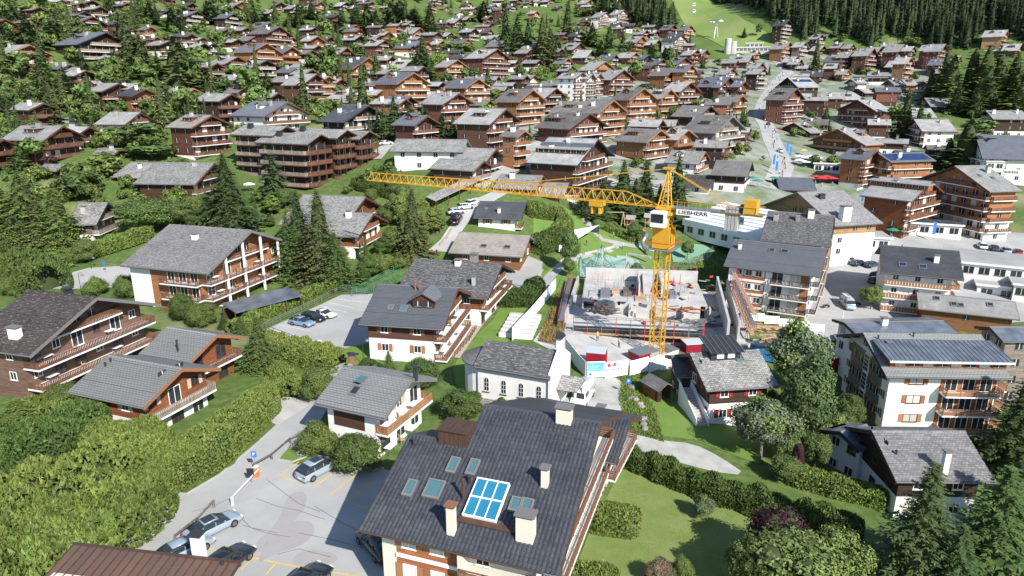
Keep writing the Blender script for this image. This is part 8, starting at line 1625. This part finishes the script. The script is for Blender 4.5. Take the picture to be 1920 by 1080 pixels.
# ---------------------------------------------------------------- playground
def playground():
    p = at(1128, 515); r_ = thing('climbing_net', 'green rope climbing net on tall poles in the playground', 'climbing frame', tuple(p)); P3 = [(0, 0, 6.5), (-5, 1, 4.5), (5, 0, 4.5), (0, 5, 4.5)]
    for a in P3: strut('pole', 'metal_pale', r_, (a[0], a[1], 0), a, .08, 6)
    g = [(x, y, .4) for x in (-3.5, -1.2, 1.2, 3.5) for y in (-3, 0, 3)]
    for a in P3:
        for b in g: strut('rope', 'net_green', r_, a if a[2] > 5 else (a[0], a[1], 3.5), b, .03, 4)
    for i in range(3): z = 1.2 + i * 1.3; q = 3 - i * .9; [strut('rope', 'net_green', r_, (q * math.cos(t), q * math.sin(t), z), (q * math.cos(t + .785), q * math.sin(t + .785), z), .03, 4) for t in np.arange(0, 6.28, .785)]
    p = at(1088, 520); r_ = thing('climbing_pole', 'green net tower at the left of the playground', 'climbing frame', tuple(p)); strut('pole', 'metal_pale', r_, (0, 0, 0), (0, 0, 5), .08, 6); [strut('rope', 'net_green', r_, (0, 0, 4.6), (1.6 * math.cos(t), 1.6 * math.sin(t), .2), .03, 4) for t in np.arange(0, 6.28, .7)]
    p = at(1176, 530); r_ = thing('climbing_pole', 'green net tower at the right of the playground', 'climbing frame', tuple(p)); strut('pole', 'metal_pale', r_, (0, 0, 0), (0, 0, 5), .08, 6); [strut('rope', 'net_green', r_, (0, 0, 4.6), (1.6 * math.cos(t), 1.6 * math.sin(t), .2), .03, 4) for t in np.arange(0, 6.28, .7)]
    p = at(1145, 423); r_ = thing('swing', 'large timber frame swing above the playground', 'swing', tuple(p), R(-8))
    for x in (-3, 3): strut('post', 'timber_raw', r_, (x - .5, 0, 0), (x, 0, 3.4), .13, 6); strut('post', 'timber_raw', r_, (x + .5, 0, 0), (x, 0, 3.4), .13, 6)
    strut('beam', 'timber_raw', r_, (-3.2, 0, 3.4), (3.2, 0, 3.4), .12, 6)
    for x in (-1, 1): strut('rope', 'metal_dark', r_, (x, 0, 3.4), (x, 0, .6), .02, 4); MB().box(x - .3, x + .3, -.15, .15, .55, .6, 'black_ink').build('seat', r_)
    for px, py, lb in ((1216, 428, 'little wooden play house on stilts with orange slide'), (1182, 432, 'little wooden play tower left of the orange slide')):
        p = at(px, py); r_ = thing('play_house', lb, 'play house', tuple(p), R(-20))
        for x in (-.8, .8):
            for y in (-.8, .8): strut('post', 'timber_raw', r_, (x, y, 0), (x, y, 3), .08, 6)
        MB().box(-1, 1, -1, 1, 1.5, 1.6, 'timber_raw').build('deck', r_); MB().box(-.9, .9, .8, .9, 1.6, 2.9, 'wood_orange').box(-.9, -.8, -.9, .8, 1.6, 2.9, 'wood_orange').build('wall', r_)
        for s_ in (-1, 1): pr = [(0, 3.9), (s_ * 1.2, 3.0), (s_ * 1.2, 2.9), (0, 3.8)]; MB().prism(pr if s_ > 0 else pr[::-1], -1.2, 1.2, 'roof_grey').build('roof', r_)
        MB().prism([(-.35, 0), (.35, 0), (.35, .08), (-.35, .08)], 0, 3.2, 'orange_plastic', M=Matrix.Translation((1, 0, 1.5)) @ Matrix.Rotation(R(28), 4, 'Y')).build('slide', r_)
    p = at(1212, 468); r_ = thing('tube_slide', 'grey steel tube slide curling down the bank beside the mast', 'slide', tuple(p)); pt = [(0, 2, 3.6), (0, 1, 3.4), (-.5, 0, 2.9), (-1.2, -.8, 2.0), (-1, -2, 1.1), (-.4, -3, .5), (-.4, -4, .35)]; b = MB()
    for a, c in zip(pt, pt[1:]): b.tube(a, c, .5, 'metal_grey', 12)
    b.build('tube', r_)
    p = at(1100, 455); r_ = thing('shade_sail', 'white triangular shade sail on poles above benches', 'shade sail', tuple(p), R(10)); q = [(-3, -2, 1.2), (3.2, 1, 3.8), (-2.2, 3.2, 2.4)]; MB().poly(q, 'sail_white').poly([(a, b_, c - .03) for a, b_, c in q][::-1], 'sail_white').build('cloth', r_)
    for a in q: strut('pole', 'metal_grey', r_, (a[0], a[1], 0), a, .06, 6)
    for i, (a, b_) in enumerate([((1178, 478), (1218, 496)), ((1095, 478), (1150, 465)), ((1010, 520), (1018, 500))]):
        A, B = at(*a), at(*b_); d = B - A; r_ = thing('bench_wall', ['long curved white bench wall right of the rubber floor', 'long white bench wall above the rubber floor', 'white seat wall at the yard corner'][i], 'bench', tuple(A), math.atan2(d.y, d.x)); MB().box(0, d.length, -.25, .25, 0, .45, 'concrete_pale').build('seat', r_)
playground()
def kerb(label, pts):
    P_ = [at(*p) for p in pts]; b = MB()
    for a, c in zip(P_, P_[1:]): d = c - a; b.box(0, d.length, -.07, .07, -.1, .13, 'concrete', Matrix.Translation(a) @ Matrix.Rotation(math.atan2(d.y, d.x), 4, 'Z'))
    b.build('kerb', kind='structure', label=label)
kerb('pale kerb round the grass island', [(521, 862), (548, 867), (574, 857), (587, 843), (600, 850), (660, 860), (720, 880)]); kerb('pale kerb along the hedge foot', [(279, 920), (350, 927), (410, 892), (475, 838), (520, 797)]); kerb('pale kerb left of the lane', [(225, 1030), (268, 985), (279, 920)])
for i, pl in enumerate([[(480,935),(520,950),(560,958),(610,975)], [(500,900),(560,945),(600,960)], [(455,985),(500,1000),(545,1008)], [(440,960),(470,990),(520,1000)], [(560,1000),(620,1012),(690,1030)], [(590,950),(640,980),(680,1000)], [(520,1040),(560,1030),(620,1045)], [(360,960),(400,950),(440,930)]]): ribbon('crack', 'wood_grey', pl, .04,.045, label='dark crack in the car park asphalt')
def pylon():
    p = at(1341, 72); r_ = thing('lift_pylon', 'tall steel lift pylon on the green ski run', 'lift pylon', tuple(p), R(30)); MB().tube((-1.5, 0, 0), (0, 0, 13), .5, 'metal_pale', 8, .4).build('mast', r_); strut('strut', 'metal_pale', r_, (3, 0, 0), (0, 0, 13), .3, 6); MB().box(-.5, .5, -5, 5, 13, 13.8, 'metal_pale').build('crossarm', r_)
    for y in (-4.5, 4.5): MB().box(-2.5, 2.5, y - .3, y + .3, 12.2, 13, 'metal_pale').build('sheave_train', r_)
pylon()
for i, (px, py) in enumerate([(1301, 6), (1301, 18)]):
    p = at_h(px, py, 0) if 0 else None; r3 = ray(px, py); t = 560.0; link('gondola', MB().box(-1.1, 1.1, -1, 1, -2.2, 0, 'frame_white').box(-.9, .9, -1.02, 1.02, -1.4, -.4, 'glass_dark').tube((0, 0, 0), (0, 0, 2.2), .08, 'metal_grey').mesh('gondola'), None, (r3[0] * t, r3[1] * t, CZ + r3[2] * t), 0, None, f'white gondola cabin above the ski run, {"upper" if i == 0 else "lower"} one', 'gondola')
def furniture():
    rr = random.Random(9)
    for key, n_, lbs in (('n1', 3, 'white and orange apartment chalet'), ('left', 3, 'long brown chalet'), ('676', 2, 'slate lozenge chalet'), ('593', 2, 'white lane chalet')):
        h = NEAR[key]
        for f in range(n_):
            zf = h['he'] + .35 - 2.7 * (f + 1)
            for j in range(3):
                y = (-.75 + .55 * j + rr.uniform(-.1, .1)) * h['wd']; p = h['ctr'] + h['u'] * (h['x1'] + .8) + h['n'] * y
                if j % 2 == 0:
                    r_ = thing('balcony_table', f"white table on the {lbs}, {NUM[f]} balcony down, {['front', 'middle', 'rear'][j]}", 'table', (p.x, p.y, zf), h['az']); MB().box(-.4, .4, -.7, .7, .7, .74, 'frame_white').build('table_top', r_)
                    for a in (-.3, .3):
                        for b in (-.6, .6): strut('leg', 'metal_grey', r_, (a, b, 0), (a, b, .7), .025, 4)
                else:
                    r_ = thing('deck_chair', f"pale deck chair on the {lbs}, {NUM[f]} balcony down", 'chair', (p.x, p.y, zf), h['az'] + 1); MB().box(-.25, .25, -.3, .3, .38, .43, 'timber_raw').build('seat', r_); MB().box(-.3, -.24, -.3, .3, .43, 1.0, 'timber_raw').build('backrest', r_)
                    for a in (-.22, .22):
                        for b in (-.26, .26): strut('leg', 'timber_raw', r_, (a, b, 0), (a, b, .38), .025, 4)
furniture()
def dish(px, py, label): p = at(px, py); r_ = thing('satellite_dish', label, 'satellite dish', tuple(p), R(-60)); strut('pole', 'metal_grey', r_, (0, 0, 0), (0, 0, 2), .04, 6); MB().lathe([(.05, 0), (.4, .08), (.55, .2)], 'frame_white', 14).build('bowl', r_).matrix_local = Matrix.Translation((0, 0, 2)) @ Matrix.Rotation(R(70), 4, 'Y')
dish(712, 690, 'white satellite dish on a pole beside the low bush')
rr = random.Random(2)
for i, (px, py) in enumerate([(1186, 728), (1184, 748), (1192, 752), (1200, 760), (1203, 764), (1204, 788), (1206, 798), (1208, 806), (565, 852), (554, 838)]):
    p = at(px, py); b = MB().lathe([(.15, -.15), (.5, .05), (.55, .3), (.3, .5), (.05, .55)], 'stone_wall', 7); me = b.mesh('boulder')
    for v in me.vertices: v.co *= rr.uniform(.85, 1.15)
    link('boulder', me, None, tuple(p), rr.uniform(0, 6), (rr.uniform(.7, 1.3), rr.uniform(.7, 1.1), rr.uniform(.6, 1)), f"pale boulder {'edging the gravel track bank' if i < 8 else 'on the grass island'}, {NUM[i % 8]} from the top", 'boulder', 'boulders edging the bank')
gq = sorted((o for o in C.objects if o.name.startswith('gondola')), key=lambda o: -o.location.z); pa = at(1341, 72) + Vector((0, 0, 13)); g0 = gq[0].location + Vector((0, 0, 2.2)); g1_ = gq[1].location + Vector((0, 0, 2.2)); lc = thing('lift_cable', 'thin gondola lift cable from the pylon up past the cabins', 'cable', tuple(pa))
for a, b in ((pa, g1_), (g1_, g0), (g0, g0 + (g0 - g1_) * 6)): strut('cable', 'metal_dark', lc, a - pa, b - pa, .05, 4)
